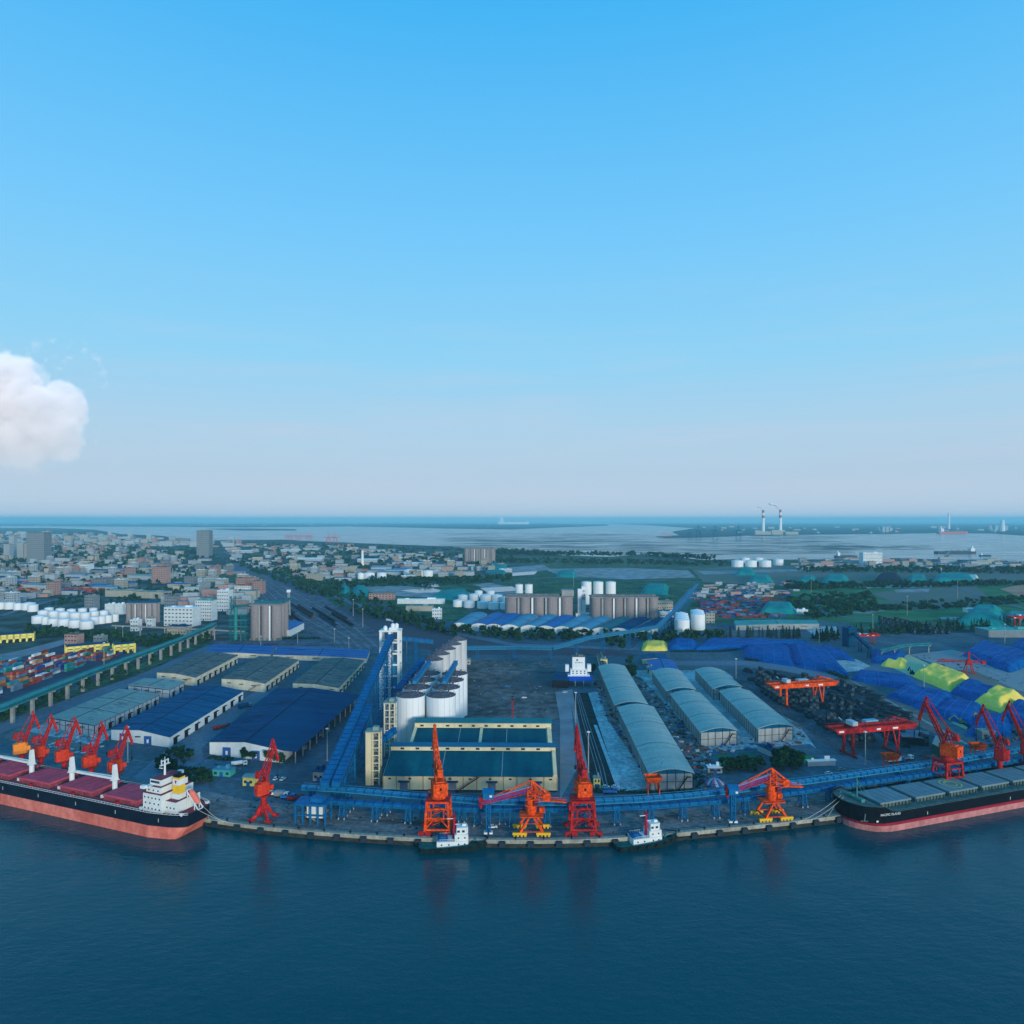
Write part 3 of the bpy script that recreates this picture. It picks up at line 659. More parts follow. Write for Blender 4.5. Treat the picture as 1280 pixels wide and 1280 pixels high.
slab('monitor_roof', Y(445.6) - .5, 20.0, Y(455), 20.4, x0 + 7.6, x1 - .4, mat('green_monitor_roof', (0.006, 0.16, 0.17), 0.6, 0.2, 0.1))
slab('roof', Y(455.02), 20.4, Y(462), 16.1, x0 + 7.6, x1 - .4, R_teal)
for k in range(10):
    x = x0 + 5 + (x1 - x0 - 8) * (k + .2) / 10
    g = MB(); g.box((x, Y(407.6) - .1, 15.5), (2.1, .3, 1.1)); g.obj('window', G_glass, ys)
    x = x0 + 11 + (x1 - x0 - 14) * (k + .2) / 10
    g = MB(); g.box((x, Y(446) - .1, 17.6), (2.1, .3, 1.1)); g.obj('window', G_glass, ys)
for k in range(9):
    x = x0 + (x1 - x0) * (k * 1.5 + .5) / 13
    g = MB(); g.box((x, -.18, 6.4), (1.5, .3, .8)); g.obj('window', G_glass, ys)
for u in (.12, .4, .625, .88):
    x = x0 + (x1 - x0) * u
    g = MB(); g.box((x, -.2, .7), (4.2, .5, 4.6)); d = g.obj('door', mat('grey_steel_door', (0.16, 0.17, 0.2), 0.6, 0.1, 0.5), ys)
    g = MB(); g.box((x, -1.2, 5.4), (6.2, 2.2, .35)); g.obj('canopy', R_navy, d)
for (ya, zb) in ((Y(409), 15.5), (Y(413), 12.5), (Y(413), 9.5), (Y(413), 6.5), (Y(404), 9), (Y(404), 6), (Y(396), 6), (Y(448), 17.5), (Y(452), 14.5), (Y(452), 11.5), (Y(452), 8.5)):
    g = MB(); xx = x1 + .05 if ya < Y(425) else x1 - .95; g.box((xx, ya, zb - 1), (.3, 1.4, 1.2)); g.obj('window', G_glass, ys)
g = MB()
for ya, yb, za, zb, xx in ((0, Y(407.6), 8.7, 14.9, x1 - 1.2), (Y(424), Y(446), 11.9, 16.8, x1 - 2.8), (Y(424), Y(446), 11.9, 16.8, x0 + 8.7), (Y(424), Y(446), 11.9, 16.8, x0 + 51)):
    g.quadbox([(xx - .9, ya, za), (xx + .9, ya, za), (xx + .9, yb, zb), (xx - .9, yb, zb)], [(xx - .9, ya, za + .7), (xx + .9, ya, za + .7), (xx + .9, yb, zb + .7), (xx - .9, yb, zb + .7)])
g.obj('parapet', W_cream, ys)
g = MB(); A = Vector((-7, -1.6, .4)); B = Vector((5, -1.6, 8.4))
for dy in (0, -1.1): g.bar(A + Vector((0, dy, 0)), B + Vector((0, dy, 0)), .2, .35); g.bar(A + Vector((0, dy, 1)), B + Vector((0, dy, 1)), .1)
for i in range(18): c_ = A.lerp(B, i / 17); g.box((c_.x, c_.y - .5, c_.z), (.5, 1.1, .08))
g.obj('stair', W_dark, ys)

def frame_tower(name, label, px, py, w, d, h, floors, m, mroof, rz=0, solid=0.0, bays=2, fill=None):
    p = P(px, py); r = empty(name, (p.x, p.y, 0), rz, label, 'tower'); take(p.x, p.y, w * .6)
    g = MB(); tk = .8 if w < 14 or h < 20 else 1.9
    for i in range(bays + 1):
        for y in (-d/2, d/2): g.box((-w/2 + tk/2 + (w - tk) * i / bays, y * (1 - .8/d), 0), (tk, .8, h))
    for k in range(1, floors + 1):
        z = h * k / floors - .5
        for y in (-d/2 + .35, d/2 - .35): g.box((0, y, z), (w - .02 * k, .62, .5 if tk < 1 else 1.3))
        for x in (-w/2 + .35, w/2 - .35): g.box((x, 0, z + .003), (.62, d - .1, .5))
        g.box((0, 0, z + .1), (w - .9, d - .9, .25), 1)
    g.obj('frame', [m, C_grey], r)
    if solid:
        g = MB(); g.box((-w/2 + w * solid / 2, -d/2 - .06, .1), (w * solid, .3, h - .4)); g.box((-w/2 - .06, 0, .1), (.3, d * .96, h - .5)); g.obj('wall_panel', m, r)
    g = MB()
    for k in range(floors):
        z0 = h * k / floors + .2; z1 = h * (k + 1) / floors - .3; s = 1 if k % 2 else -1
        xm = w * solid * .5
        g.bar((xm - s * w * .22, -d*.2, z0), (xm + s * w * .22, -d*.2, z1), 1.0, .3)
    g.obj('stair', C_grey, r)
    g = MB(); g.box((0, 0, h), (w + .8, d + .8, .5)); g.box((w*.15, 0, h + .5), (w*.4, d*.5, 2)); g.obj('roof', [mroof], r)
    if fill:
        g = MB(); g.box((w*.1, 0, 3), (w * .5, d * .6, h * .55)); g.obj('hopper', fill, r)
    return r
frame_tower('transfer_tower', 'yellow open-sided stair tower at the left end of the yellow store front', 467.5, 979, 8, 7, 30, 7, W_cream, R_greyb, 0, .42)
frame_tower('transfer_tower', 'cream open-frame tower left of the front white silos', 488, 944, 7.2, 7, 34, 8, W_tan, R_greyb, 0, 0, 2)
frame_tower('transfer_tower', 'tall white open-frame tower where the rising blue conveyor ends', 488.5, 885, 16, 12, 62, 7, W_white, W_white, 0, 0, 2, S_lblue)
for dx in (-4, 2, 5):
    p = P(488.5, 885); g = MB(); g.tube((0, 0, 0), (0, 0, 2.6), 1.6, 1.6, 14); g.tube((0, 0, 2.6), (0, 0, 3.6), 1.6, .3, 14)
    o = g.obj('roof_filter', T_white, smooth=False, loc=(p.x + dx, p.y - 2, 62.5 if dx < 1.5 else 64.51))
    tag(o, {-4: 'left', 2: 'middle', 5: 'right'}[dx] + ' white dust filter drum on top of the tall white frame tower', 'dust filter', 'dust filters on the tall frame tower')

# ------------------------------------------------------------------ silos and tanks
def tank_mesh(r, h, roof=.12, rail=True, ribs=0, n=40, inset=0.0):
    g = MB(); g.tube((0, 0, 0), (0, 0, h), r, r, n, 0, True)
    return g
def silo(name, label, x, y, r, h, cat='silo', group=None, mw=None, mr=None, cone=.16, gear=True, n=40, rail=True, bands=0):
    root = empty(name, (x, y, 0), 0, label, cat, group); take(x, y, r)
    g = MB(); g.tube((0, 0, 0), (0, 0, h), r, r, n, 0, False)
    g.obj('shell', [mw or T_white], root, True)
    if bands:
        g = MB()
        for k in range(bands): z = h * (k + .5) / bands; g.tube((0, 0, z), (0, 0, z + .25), r + .12, r + .12, n, 0, False)
        g.obj('stiffening_ring', [mw or T_white], root)
    g = MB(); g.tube((0, 0, h - .05), (0, 0, h + r * cone), r * 1.0, r * .12, n, 0, True)
    g.obj('roof', [mr or T_white], root)
    if rail:
        g = MB()
        for k in range(n): a = 2 * math.pi * k / n; b = 2 * math.pi * (k + 1) / n; g.bar((r * math.cos(a), r * math.sin(a), h + 1.1), (r * math.cos(b), r * math.sin(b), h + 1.1), .1); 
        for k in range(0, n, 2): a = 2 * math.pi * k / n; g.bar((r * math.cos(a), r * math.sin(a), h), (r * math.cos(a), r * math.sin(a), h + 1.1), .1)
        g.obj('railing', [mr or T_white], root)
    if gear:
        g = MB(); g.box((0, 0, h + r * cone), (2.2, 2.2, 2.2)); g.tube((r*.5, 0, h + r*.05), (r*.5, 0, h + r*.05 + 2), .6, .6, 8); g.tube((-r*.4, r*.3, h + r*.05), (-r*.4, r*.3, h + 3), .5, .5, 8)
        for k in range(8):
            a = k * math.pi / 4 + .2; g.box((r * .8 * math.cos(a), r * .8 * math.sin(a), h + .3), (1.1, 1.1, 1.0))
        g.obj('roof_equipment', [T_rust], root)
    return root
M_seam = mat('tank_seam', (0.45, 0.47, 0.48), 0.6, 0.1, 1)
rows = ['front row', 'second row', 'third row', 'back row']
for i in range(4):
    for s, (sd_, px) in enumerate((('left', 513), ('right', 551.5))):
        D = 470 + 22 * i; X = (px - 640) / F * 470 + i * (1.2)
        r = silo('white_silo', f'{"left" if s == 0 else "right"} white steel silo in the {rows[i]} of the block behind the yellow store', X, D, 9.9, 32, group='eight white silos behind the yellow store', mr=T_rust, cone=.2)
        g = MB()
        for a in (-120, -96, -72, -50): g.tube((9.93 * math.cos(rad(a)), 9.93 * math.sin(rad(a)), .2), (9.93 * math.cos(rad(a)), 9.93 * math.sin(rad(a)), 31.8), .13, .13, 5)
        g.obj('ladder', M_seam, r)
for i in range(5):
    D = 588 + 24 * i; X = (541 - 640) / F * 590 + i * 3.4
    silo('white_silo', ['first', 'second', 'third', 'fourth', 'fifth'][i] + ' from the front of the rear line of grey-topped tall silos', X, D, 9.2, 32.5, group='rear line of silos behind the white block', mr=T_rust, cone=.42, gear=False, mw=mat('weathered_silo_shell', (0.46, 0.44, 0.42), 0.7, 0.12, 0.15, streak=(1, 1, .2)))
g = MB()
def gallery(name, label, pts, w, h, m, mroof=None, group=None, supports=(), sup_m=None, cat='conveyor', legw=.5, foot=None, rails=None, wide=3.2, xb=True):
    """closed conveyor gallery through world points (centre line of its floor)"""
    pts = [Vector(p) for p in pts]; root = empty(name, (pts[0].x, pts[0].y, 0), 0, label, cat, group); o = Vector((pts[0].x, pts[0].y, 0))
    g = MB()
    for i in range(len(pts) - 1):
        p, q = pts[i] - o, pts[i + 1] - o; g.bar(p + Vector((0, 0, h/2)), q + Vector((0, 0, h/2)), w, h, 0)
    g.obj('casing', m, root)
    g = MB()
    for i in range(len(pts) - 1):
        p, q = pts[i] - o, pts[i + 1] - o; g.bar(p + Vector((0, 0, h + .12)), q + Vector((0, 0, h + .12)), w + .5, .22, 0)
        d = (q - p); n = Vector((-d.y, d.x, 0)).normalized() * (w/2 + .25)
        for s in (-1, 1):
            g.bar(p + n * s + Vector((0, 0, .1)), q + n * s + Vector((0, 0, .1)), .3, .5)
            if rails: g.bar(p + n * s + Vector((0, 0, h + 1.0)), q + n * s + Vector((0, 0, h + 1.0)), .14)
    for i in range(len(pts) - 1):
        p, q = pts[i] - o, pts[i + 1] - o; d = q - p; n = Vector((-d.y, d.x, 0)).normalized() * (w/2 + .3); nr_ = int(d.length / 4.5)
        for k in range(nr_):
            c_ = p + d * (k + .5) / nr_
            g.bar(c_ + n + Vector((0, 0, h + .3)), c_ - n + Vector((0, 0, h + .3)), .35, .18, 1)
            for s in (-1, 1): g.bar(c_ + n * s, c_ + n * s + Vector((0, 0, h + .3)), .3, .18, 1)
    g.obj('roof', [mroof or m, R_navy if m is S_blue else m], root)
    tot = 0; segs = []
    for i in range(len(pts) - 1): segs.append((pts[i + 1] - pts[i]).length)
    def at(s):
        for i, L_ in enumerate(segs):
            if s <= L_ or i == len(segs) - 1:
                d = (pts[i + 1] - pts[i]).normalized(); return pts[i] + d * s - o, d
            s -= L_
    for s in supports:
        p, d = at(s * sum(segs)); n = Vector((-d.y, d.x, 0)).normalized(); t = Vector((n.y, -n.x, 0)); g = MB()
        if sup_m is C_grey:
            g.box((p.x, p.y, 0), (legw * 2, legw * 2, p.z - 1.2)); g.bar(p + n * w * .6 - Vector((0, 0, .8)), p - n * w * .6 - Vector((0, 0, .8)), 1.2, 1.2)
        else:
            b_ = [n * s1 * wide/2 * 1.0 + t * s2 * 1.5 for s1, s2 in ((-1,-1),(1,-1),(1,1),(-1,1))]
            tp = [n * s1 * w/2 + t * s2 * 1.0 for s1, s2 in ((-1,-1),(1,-1),(1,1),(-1,1))]
            zt = p.z - .1; c0 = Vector((p.x, p.y, 0))
            for k in range(4): g.bar(c0 + b_[k], c0 + tp[k] + Vector((0, 0, zt)), .42)
            nz = max(2, int(zt / 4))
            for k in range(nz):
                for a_, b2 in ((0, 1), (3, 2), (0, 3), (1, 2)):
                    f0, f1 = k / nz, (k + 1) / nz
                    q0 = c0 + b_[a_].lerp(tp[a_], f0) + Vector((0, 0, zt * f0)); q1 = c0 + b_[b2].lerp(tp[b2], f1) + Vector((0, 0, zt * f1))
                    r0 = c0 + b_[b2].lerp(tp[b2], f0) + Vector((0, 0, zt * f0)); r1 = c0 + b_[a_].lerp(tp[a_], f1) + Vector((0, 0, zt * f1))
                    g.bar(q0, q1, .2); 
                    if xb: g.bar(r0, r1, .2)
                    g.bar(r1, q1, .25)
            if foot:
                for k in range(4): g.box((c0.x + b_[k].x, c0.y + b_[k].y, .24), (.6, .6, .9), 1)
        g.obj('support', [sup_m or m, foot or m], root)
    return root
def fr(n, a=.03, b=.97): return [a + (b - a) * k / (n - 1) for k in range(n)]
# quay conveyors (two level galleries) -------------------------------------------------
QC1 = [(378,986),(429,989),(520,997),(598,1003.5),(712,1005.5),(797,1001.5),(860,996.5),(912,990.5),(1010,978.5),(1094,966.5),(1175,955.5),(1280,938),(1400,915)]
QC2 = [(374,1001),(450,1006),(534,1011),(610,1013.5),(712,1013.5),(818,1009.5),(902,1003),(1010,990),(1094,978),(1175,967),(1280,950),(1400,926)]
gallery('quay_conveyor', 'rear blue conveyor gallery running the whole length of the quay behind the cranes', [P(x, y, 10) for x, y in QC1], 2.4, 1.6, S_blue, S_lblue, 'blue quay conveyors', fr(6, .01, .2) + fr(9, .58, .97), S_blue, foot=W_grey, rails=True, wide=4)
gallery('quay_conveyor', 'front blue conveyor gallery running along the quay just behind the crane rails', [P(x, y, 7.4) for x, y in QC2], 2.4, 1.5, S_blue, S_blue, 'blue quay conveyors', fr(30, .012), S_blue, foot=W_grey, wide=4)
# twin inclined galleries up to the tall tower
for k, lb in ((-1, 'left of the twin blue conveyors climbing from the quay to the tall white tower'), (1, 'right of the twin blue climbing conveyors, the shorter one')):
    a = P(409 + k * 7 + 4, 985, 14); b = Vector(((490 - 640) / F * 553, 550, 57)) if k < 0 else P(462, 884, 24)
    if k > 0: b = P(461.5, 886, 30)
    gallery('inclined_conveyor', lb, [a, b], 4.2, 2.8, S_blue, S_blue, 'twin blue climbing conveyors', fr(6 if k < 0 else 4, .12, .95), S_blue, rails=True, wide=5)
gallery('inclined_conveyor', 'short blue conveyor between the tall frame tower and the rear silos', [P(498, 800, 50), P(541, 804, 46)], 3.4, 2.6, S_blue, S_blue, None, (.5,), S_blue)
gallery('inclined_conveyor', 'blue conveyor rising left of the white silo block toward the rear silos', [P(497, 866, 22), P(528, 828, 36)], 4.5, 3, S_blue, S_blue, None, (.2, .6), S_blue)
gallery('inclined_conveyor', 'short blue conveyor joining the two cream frame towers beside the yellow store', [P(476, 929, 20), P(494, 915, 24)], 3, 2.6, S_blue, S_blue)
for px0, px1, lb in ((513, 520, 'blue belt gallery on top of the left row of white silos'), (551.5, 560, 'blue belt gallery on top of the right row of white silos')):
    X = (px0 - 640) / F * 470
    gallery('silo_top_conveyor', lb, [(X + .6, 486, 35.5), (X + 4, 545, 37.5)], 2.4, 2.2, S_lblue, S_blue, 'silo top galleries', rails=True)
# green conveyor on columns, far left
gallery('overhead_conveyor', 'long green conveyor bridge on grey columns crossing the left side of the port', [P(x, y, 13) for x, y in ((-150,935),(0,888),(110,844),(220,803),(262,785),(268,781))], 6, 2.6, S_green, S_lgreen, None, fr(22, .01, .99), C_grey, legw=1.1, rails=True)
gallery('overhead_conveyor', 'thin pale pipe bridge crossing in front of the chemical works, left', [P(x, y, 12) for x, y in ((140,782.5),(190,784.5),(262,788),(306,790))], 1.4, 1.2, C_grey, C_grey, None, fr(6), C_grey, legw=.6)
# the conveyor that curves behind the yellow silo field
gallery('overhead_conveyor', 'curved blue conveyor bridge rising right past the white loading building',
        [P(x, y, z) for x, y, z in ((566,812,12),(648,811,12),(690,812,12),(705,808,13),(735,799,17),(785,791,19),(822,785,19))] + [P(846, 762, 19), P(872, 731, 19)], 4.4, 2.6, mat('grey_blue_steel', (0.02, 0.12, 0.19), 0.6, 0.15, 0.2), S_lblue, None, fr(22), S_blue, rails=True, xb=False)
gallery('overhead_conveyor', 'dark blue conveyor bridge falling right from the stockyard transfer house', [P(1064,790,16), P(1088,812,10)], 2.6, 2, R_navy, R_navy, None, (.5, .95), R_navy)
gallery('overhead_conveyor', 'low pale conveyor between the transfer house and the white gypsum yard', [P(1100,815,8), P(1130,808,9), P(1163,806,9)], 3, 2, S_green, S_lgreen, None, fr(4), C_grey, legw=.5)
g = MB(); p = P(1062, 808); r = empty('transfer_house', (p.x, p.y, 0), rad(20), 'tall dark blue transfer house at the end of the dark conveyor, right', 'transfer house')
g.box((0, 0, 0), (13, 10, 22)); g.obj('wall', R_navy, r); g = MB(); g.box((0, 0, 22), (14, 11, .6)); g.box((2, 0, 22.6), (4, 4, 1.5)); g.obj('roof', R_blue, r)
for z in (6, 12, 18):
    g = MB(); g.box((0, -5.1, z), (8, .3, 1.2)); g.obj('window', G_glass, r)

p = P(392, 1027); p.y += 3
r = frame_tower('transfer_tower', 'low blue and white transfer station at the left end of the quay conveyors', 392, 1027, 16, 9, 10, 2, S_blue, S_blue, rad(-6), 0, 4, fill=W_white)
# ------------------------------------------------------------------ quay cranes
def jib(root, z0, pivy, tip, hook, af, m, mc, cw=True, w0=2.9):
    """double-link luffing jib in local axes: +y is where it points"""
    g = MB(); T = Vector((0, tip[0], tip[1])); A = Vector((0, pivy, z0))
    g.lattice(A, T, w0, 2.0, 9, .5, 0, 1.2, 1.1)
    o = g.obj('boom', m, root)
    g = MB(); K = Vector((0, hook[0], hook[1])); B = T + (T - K).normalized() * 3.2
    g.bar(B, T, .9, 1.2); g.bar(T, K, 1.3, 1.5); g.bar(K, K - Vector((0, 0, 1.6)), .9); g.box((K.x, K.y, K.z - 1.4), (1.6, 1.6, 1.0))
    g.obj('fly_jib', m, root)
    g = MB(); F_ = Vector((0, af[0], af[1]))
    for s in (-1, 1):
        g.bar((s * 1.7, pivy + .6, z0), (s * .8, F_.y, F_.z), .55); g.bar((s * 1.7, pivy - 4.5, z0), (s * .8, F_.y, F_.z), .45)
        g.bar((s * 1.7, pivy - 2, z0 + (F_.z - z0) * .45), (s * 1.5, pivy, z0 + (F_.z - z0) * .45), .3)
    for k in range(1, 4): z = z0 + (F_.z - z0) * k / 4; g.box((0, F_.y - (F_.z - z) * .1, z), (3.6 - .5 * k, 2.2, .2))
    g.obj('a_frame', m, root)
    g = MB()
    for s in (-.35, .35): g.bar((s, F_.y, F_.z), (s, B.y, B.z), .26)
    g.obj('tie_rod', m, root)
    if cw:
        g = MB(); g.bar((0, F_.y, F_.z - 1), (0, pivy - 6.2, z0 + 5.2), .7, .9)
        g.prof([(pivy - 7.6, z0 + 2.6), (pivy - 5, z0 + 2.6), (pivy - 4.6, z0 + 6), (pivy - 6.6, z0 + 6)], -1.3, 1.3); g.obj('counterweight', mc, root)
    g = MB()
    for s in (-.2, .2): g.tube((s, K.y, K.z - 2), (s, K.y, K.z - 9), .07, .07, 4)
    g.box((0, K.y, K.z - 10.6), (1.2, .7, 1.8)); g.obj('hook_block', K_black, root)
def portal_crane(name, label, px, py, az, m, mh, group, rz=None, tip=(13, 49), hook=(16.5, 37), scale=1.0):
    p = P(px, py); p.y += 6; root = empty(name, (p.x, p.y, .24), rz or 0, label, 'crane', group); root.scale = (scale,) * 3; take(p.x, p.y, 9)
    for sx in (-1, 1):
        for sy in (-1, 1):
            g = MB(); g.bar((sx * 5.9, sy * 5.2, 2.2), (sx * 5.0, sy * 4.2, 16), 1.05, 1.05); g.obj('leg', m, root)
            g = MB()
            for k in (-1, 1): g.box((sx * 5.9 + k * 1.7, sy * 5.2, .9), (2.6, 1.2, 1.1)); 
            for k in (-2.4, -1, 1, 2.4): g.tube((sx * 5.9 + k, sy * 5.2 - .4, .5), (sx * 5.9 + k, sy * 5.2 + .4, .5), .5, .5, 10)
            g.bar((sx * 5.9 - 2.6, sy * 5.2, 2.1), (sx * 5.9 + 2.6, sy * 5.2, 2.1), .9, .6); g.obj('bogie', S_dred, root)
    g = MB()
    for z, t in ((3.0, .8), (8.2, .55), (12.6, .55), (15.6, .9)):
        f = (z - 2.2) / 13.8; x = 5.9 - .9 * f; y = 5.2 - 1.0 * f
        for s in (-1, 1):
            g.bar((-x, s * y, z), (x, s * y, z), t * .9, t); g.bar((s * x, -y, z + .01), (s * x, y, z + .01), t * .9, t)
    for s in (-1, 1):
        g.bar((-5.8, s * 5.1, 3.2), (-1.5, s * 4.8, 8), .4); g.bar((5.8, s * 5.1, 3.2), (1.5, s * 4.8, 8), .4); g.bar((-1.5, s * 4.8, 8), (1.5, s * 4.8, 8), .5)
        for k in (-1, 1): g.bar((k * 3.0, s * 4.65, 8.2), (k * 3.0, s * 4.45, 12.6), .4)
        g.bar((s * 5.8, -5.1, 3.2), (s * 5.3, 4.8, 8), .35)
    for k in range(5): g.bar((-3 + 6 * (k % 2), 0, 3 + 2.5 * k), (3 - 6 * (k % 2), 0, 5.5 + 2.5 * k), .9, .2)
    g.obj('portal_frame', m, root)
    g = MB(); g.box((0, 0, 16), (11.4, 10, .45))
    for s in (-1, 1):
        g.bar((-5.7, s * 5, 17.4), (5.7, s * 5, 17.4), .12); g.bar((s * 5.7, -5, 17.4), (s * 5.7, 5, 17.4), .12)
        for k in range(-2, 3): g.bar((k * 2.8, s * 5, 16.4), (k * 2.8, s * 5, 17.4), .1)
    g.obj('platform', S_dred, root)
    g = MB(); g.tube((0, 0, 16.45), (0, 0, 19), 3.6, 3.0, 20); g.obj('slewing_ring', m, root)
    up = empty_part('slewing_house', root, az - math.pi / 2)
    g = MB(); g.quadbox([(-3.4,-6.5,19.02),(3.4,-6.5,19.02),(3.4,2.4,19.02),(-3.4,2.4,19.02)], [(-3.4,-6.5,25),(3.4,-6.5,25),(3.4,2.4,25),(-3.4,2.4,25)])
    g.box((0, -2, 25), (4.2, 5.5, .5)); g.box((-4.2, 0, 20), (1.6, 3, .3))
    g.box((0, -6.55, 22), (1, .2, 1.2), 1)
    g.v = [rotp(v, az - math.pi/2) for v in g.v]; g.obj('machine_house', [mh, W_dark], root)
    g = MB(); g.box((2.6, 4.0, 21.4), (2.2, 2.6, 2.6)); g.box((2.6, 5.35, 21.9), (2.0, .15, 1.6), 1); g.v = [rotp(v, az - math.pi/2) for v in g.v]; g.obj('operator_cab', [mh, G_glass], root)
    jibr(root, az, 25.4, 1.5, tip, hook, (-.2, 34), m, m)
    return root
def rotp(v, a): return (v[0] * math.cos(a) - v[1] * math.sin(a), v[0] * math.sin(a) + v[1] * math.cos(a), v[2])
def empty_part(*a): return None
def jibr(root, az, *a):
    before = set(root.children); jib(root, *a)
    for o in root.children:
        if o not in before:
            for v in o.data.vertices: v.co = rotp(v.co, az - math.pi / 2)
def column_crane(name, label, px, py, az, m, mh, group, rz=0, tip=(8.5, 37), hook=(11.6, 29)):
    p = P(px, py); p.y += 4; root = empty(name, (p.x, p.y, .24), rz, label, 'crane', group); take(p.x, p.y, 8); root.scale = (.74, .74, .97)
    for k, (sx, sy) in enumerate(((-1,-1),(1,-1),(1,1),(-1,1))):
        g = MB(); a = Vector((sx * 6.0, sy * 5.0, 1.0)); b = Vector((sx * 1.2, sy * 1.2, 7.4)); mid = Vector((sx * 3.4, sy * 3.0, 3.2))
        g.bar(a, mid, 1.3, 1.5); g.bar(mid, b, 1.5, 2.2); g.obj('leg', m, root)
        g = MB(); g.box((sx * 6.0, sy * 5.0, .45), (4.6, 1.2, 1.0)); 
        for q in (-1.7, -.6, .6, 1.7): g.tube((sx * 6 + q, sy * 5 - .4, .4), (sx * 6 + q, sy * 5 + .4, .4), .42, .42, 8)
        g.obj('bogie', S_dred, root)
    g = MB(); g.tube((0, 0, 4.5), (0, 0, 8), 2.6, 2.0, 18); g.tube((0, 0, 8), (0, 0, 13.2), 1.9, 1.9, 18); g.tube((0, 0, 12.2), (0, 0, 13.4), 2.0, 3.2, 18); g.obj('column', m, root, False)
    g = MB(); g.tube((0, 0, 12.9), (0, 0, 13.1), 5.2, 5.2, 18); 
    for k in range(12): a = k * math.pi / 6; g.bar((5.1 * math.cos(a), 5.1 * math.sin(a), 13), (5.1 * math.cos(a), 5.1 * math.sin(a), 14), .1)
    g.obj('platform', S_dred, root)
    a0 = az - math.pi / 2
    g = MB(); g.ext([(-3.2,-3.8),(-1.6,-6.2),(1.6,-6.2),(3.2,-3.8),(3.4,2),(1.8,3.4),(-1.8,3.4),(-3.4,2)], 13.4, 19.4)
    g.ext([(-2.6,-3.4),(2.6,-3.4),(2.6,1.6),(-2.6,1.6)], 19.4, 19.9); g.box((0, -6.25, 16), (.9, .15, 1), 1)
    g.v = [rotp(v, a0) for v in g.v]; g.obj('machine_house', [mh, W_dark], root)
    g = MB(); g.box((3.4, 3.3, 15.2), (2.2, 2.4, 2.5)); g.box((3.4, 4.55, 15.7), (2.0, .15, 1.5), 1); g.v = [rotp(v, a0) for v in g.v]; g.obj('operator_cab', [mh, G_glass], root)
    jibr(root, az, 19.8, 1.2, tip, hook, (-.6, 26.5), m, m)
    return root
GA = 'orange quay cranes on square portals'
portal_crane('quay_crane', 'orange box-portal quay crane directly in front of the yellow store, behind the left tug', 546.5, 1047, rad(106), S_orange, S_orange, GA, rz=rad(-1), tip=(13, 45), hook=(15.5, 36))
portal_crane('quay_crane', 'orange box-portal quay crane just right of the yellow store', 729.5, 1047, rad(96), S_red, S_orange, GA, rz=rad(1), tip=(13, 44.5), hook=(15.5, 35))
portal_crane('quay_crane', 'orange box-portal quay crane behind the black-hulled ship on the right', 1193, 992, rad(110), S_red, S_orange, GA, rz=rad(14), tip=(12, 46), hook=(15, 36))
GB = 'red quay cranes on slim columns'
S_redor = mat('red_orange_paint', (0.52, 0.038, 0.014), 0.55, 0.16, 0.5, fine=(0.8, 0.14))
column_crane('quay_crane', 'red column crane standing alone between the red-hatched ship and the blue conveyors', 326, 1029, rad(68), S_red, S_redor, GB, rz=rad(-10))
for i, (x, y, lb, hm) in enumerate(((22, 972, 'leftmost of the five red cranes beside the red-hatched ship, with the yellowest house', mat('faded_orange_paint', (0.75, 0.22, 0.03), 0.5, 0.12, 0.5)),
        (45, 977, 'second of the five red cranes beside the red-hatched ship', S_redor), (75, 982, 'third of the five red cranes beside the red-hatched ship', S_redor),
        (109, 990, 'fourth of the five red cranes beside the red-hatched ship', S_redor), (141, 997, 'fifth of the five red cranes, nearest the superstructure of the red-hatched ship', S_redor))):
    column_crane('quay_crane', lb, x, y, rad(66 + 3 * i), S_red, hm, 'five red cranes in a row on the left berth', rz=rad(-20), tip=(8.0, 34.5), hook=(11.0, 27.5))
column_crane('quay_crane', 'red column crane behind the black-hulled ship, second from the right edge', 1256, 980, rad(108), S_red, S_red, GB, rz=rad(16), tip=(12.5, 40.5), hook=(16.4, 31))
column_crane('quay_crane', 'red column crane at the right edge of the picture', 1289, 973, rad(108), S_red, S_red, GB, rz=rad(16), tip=(12.5, 40.5), hook=(16.4, 31))

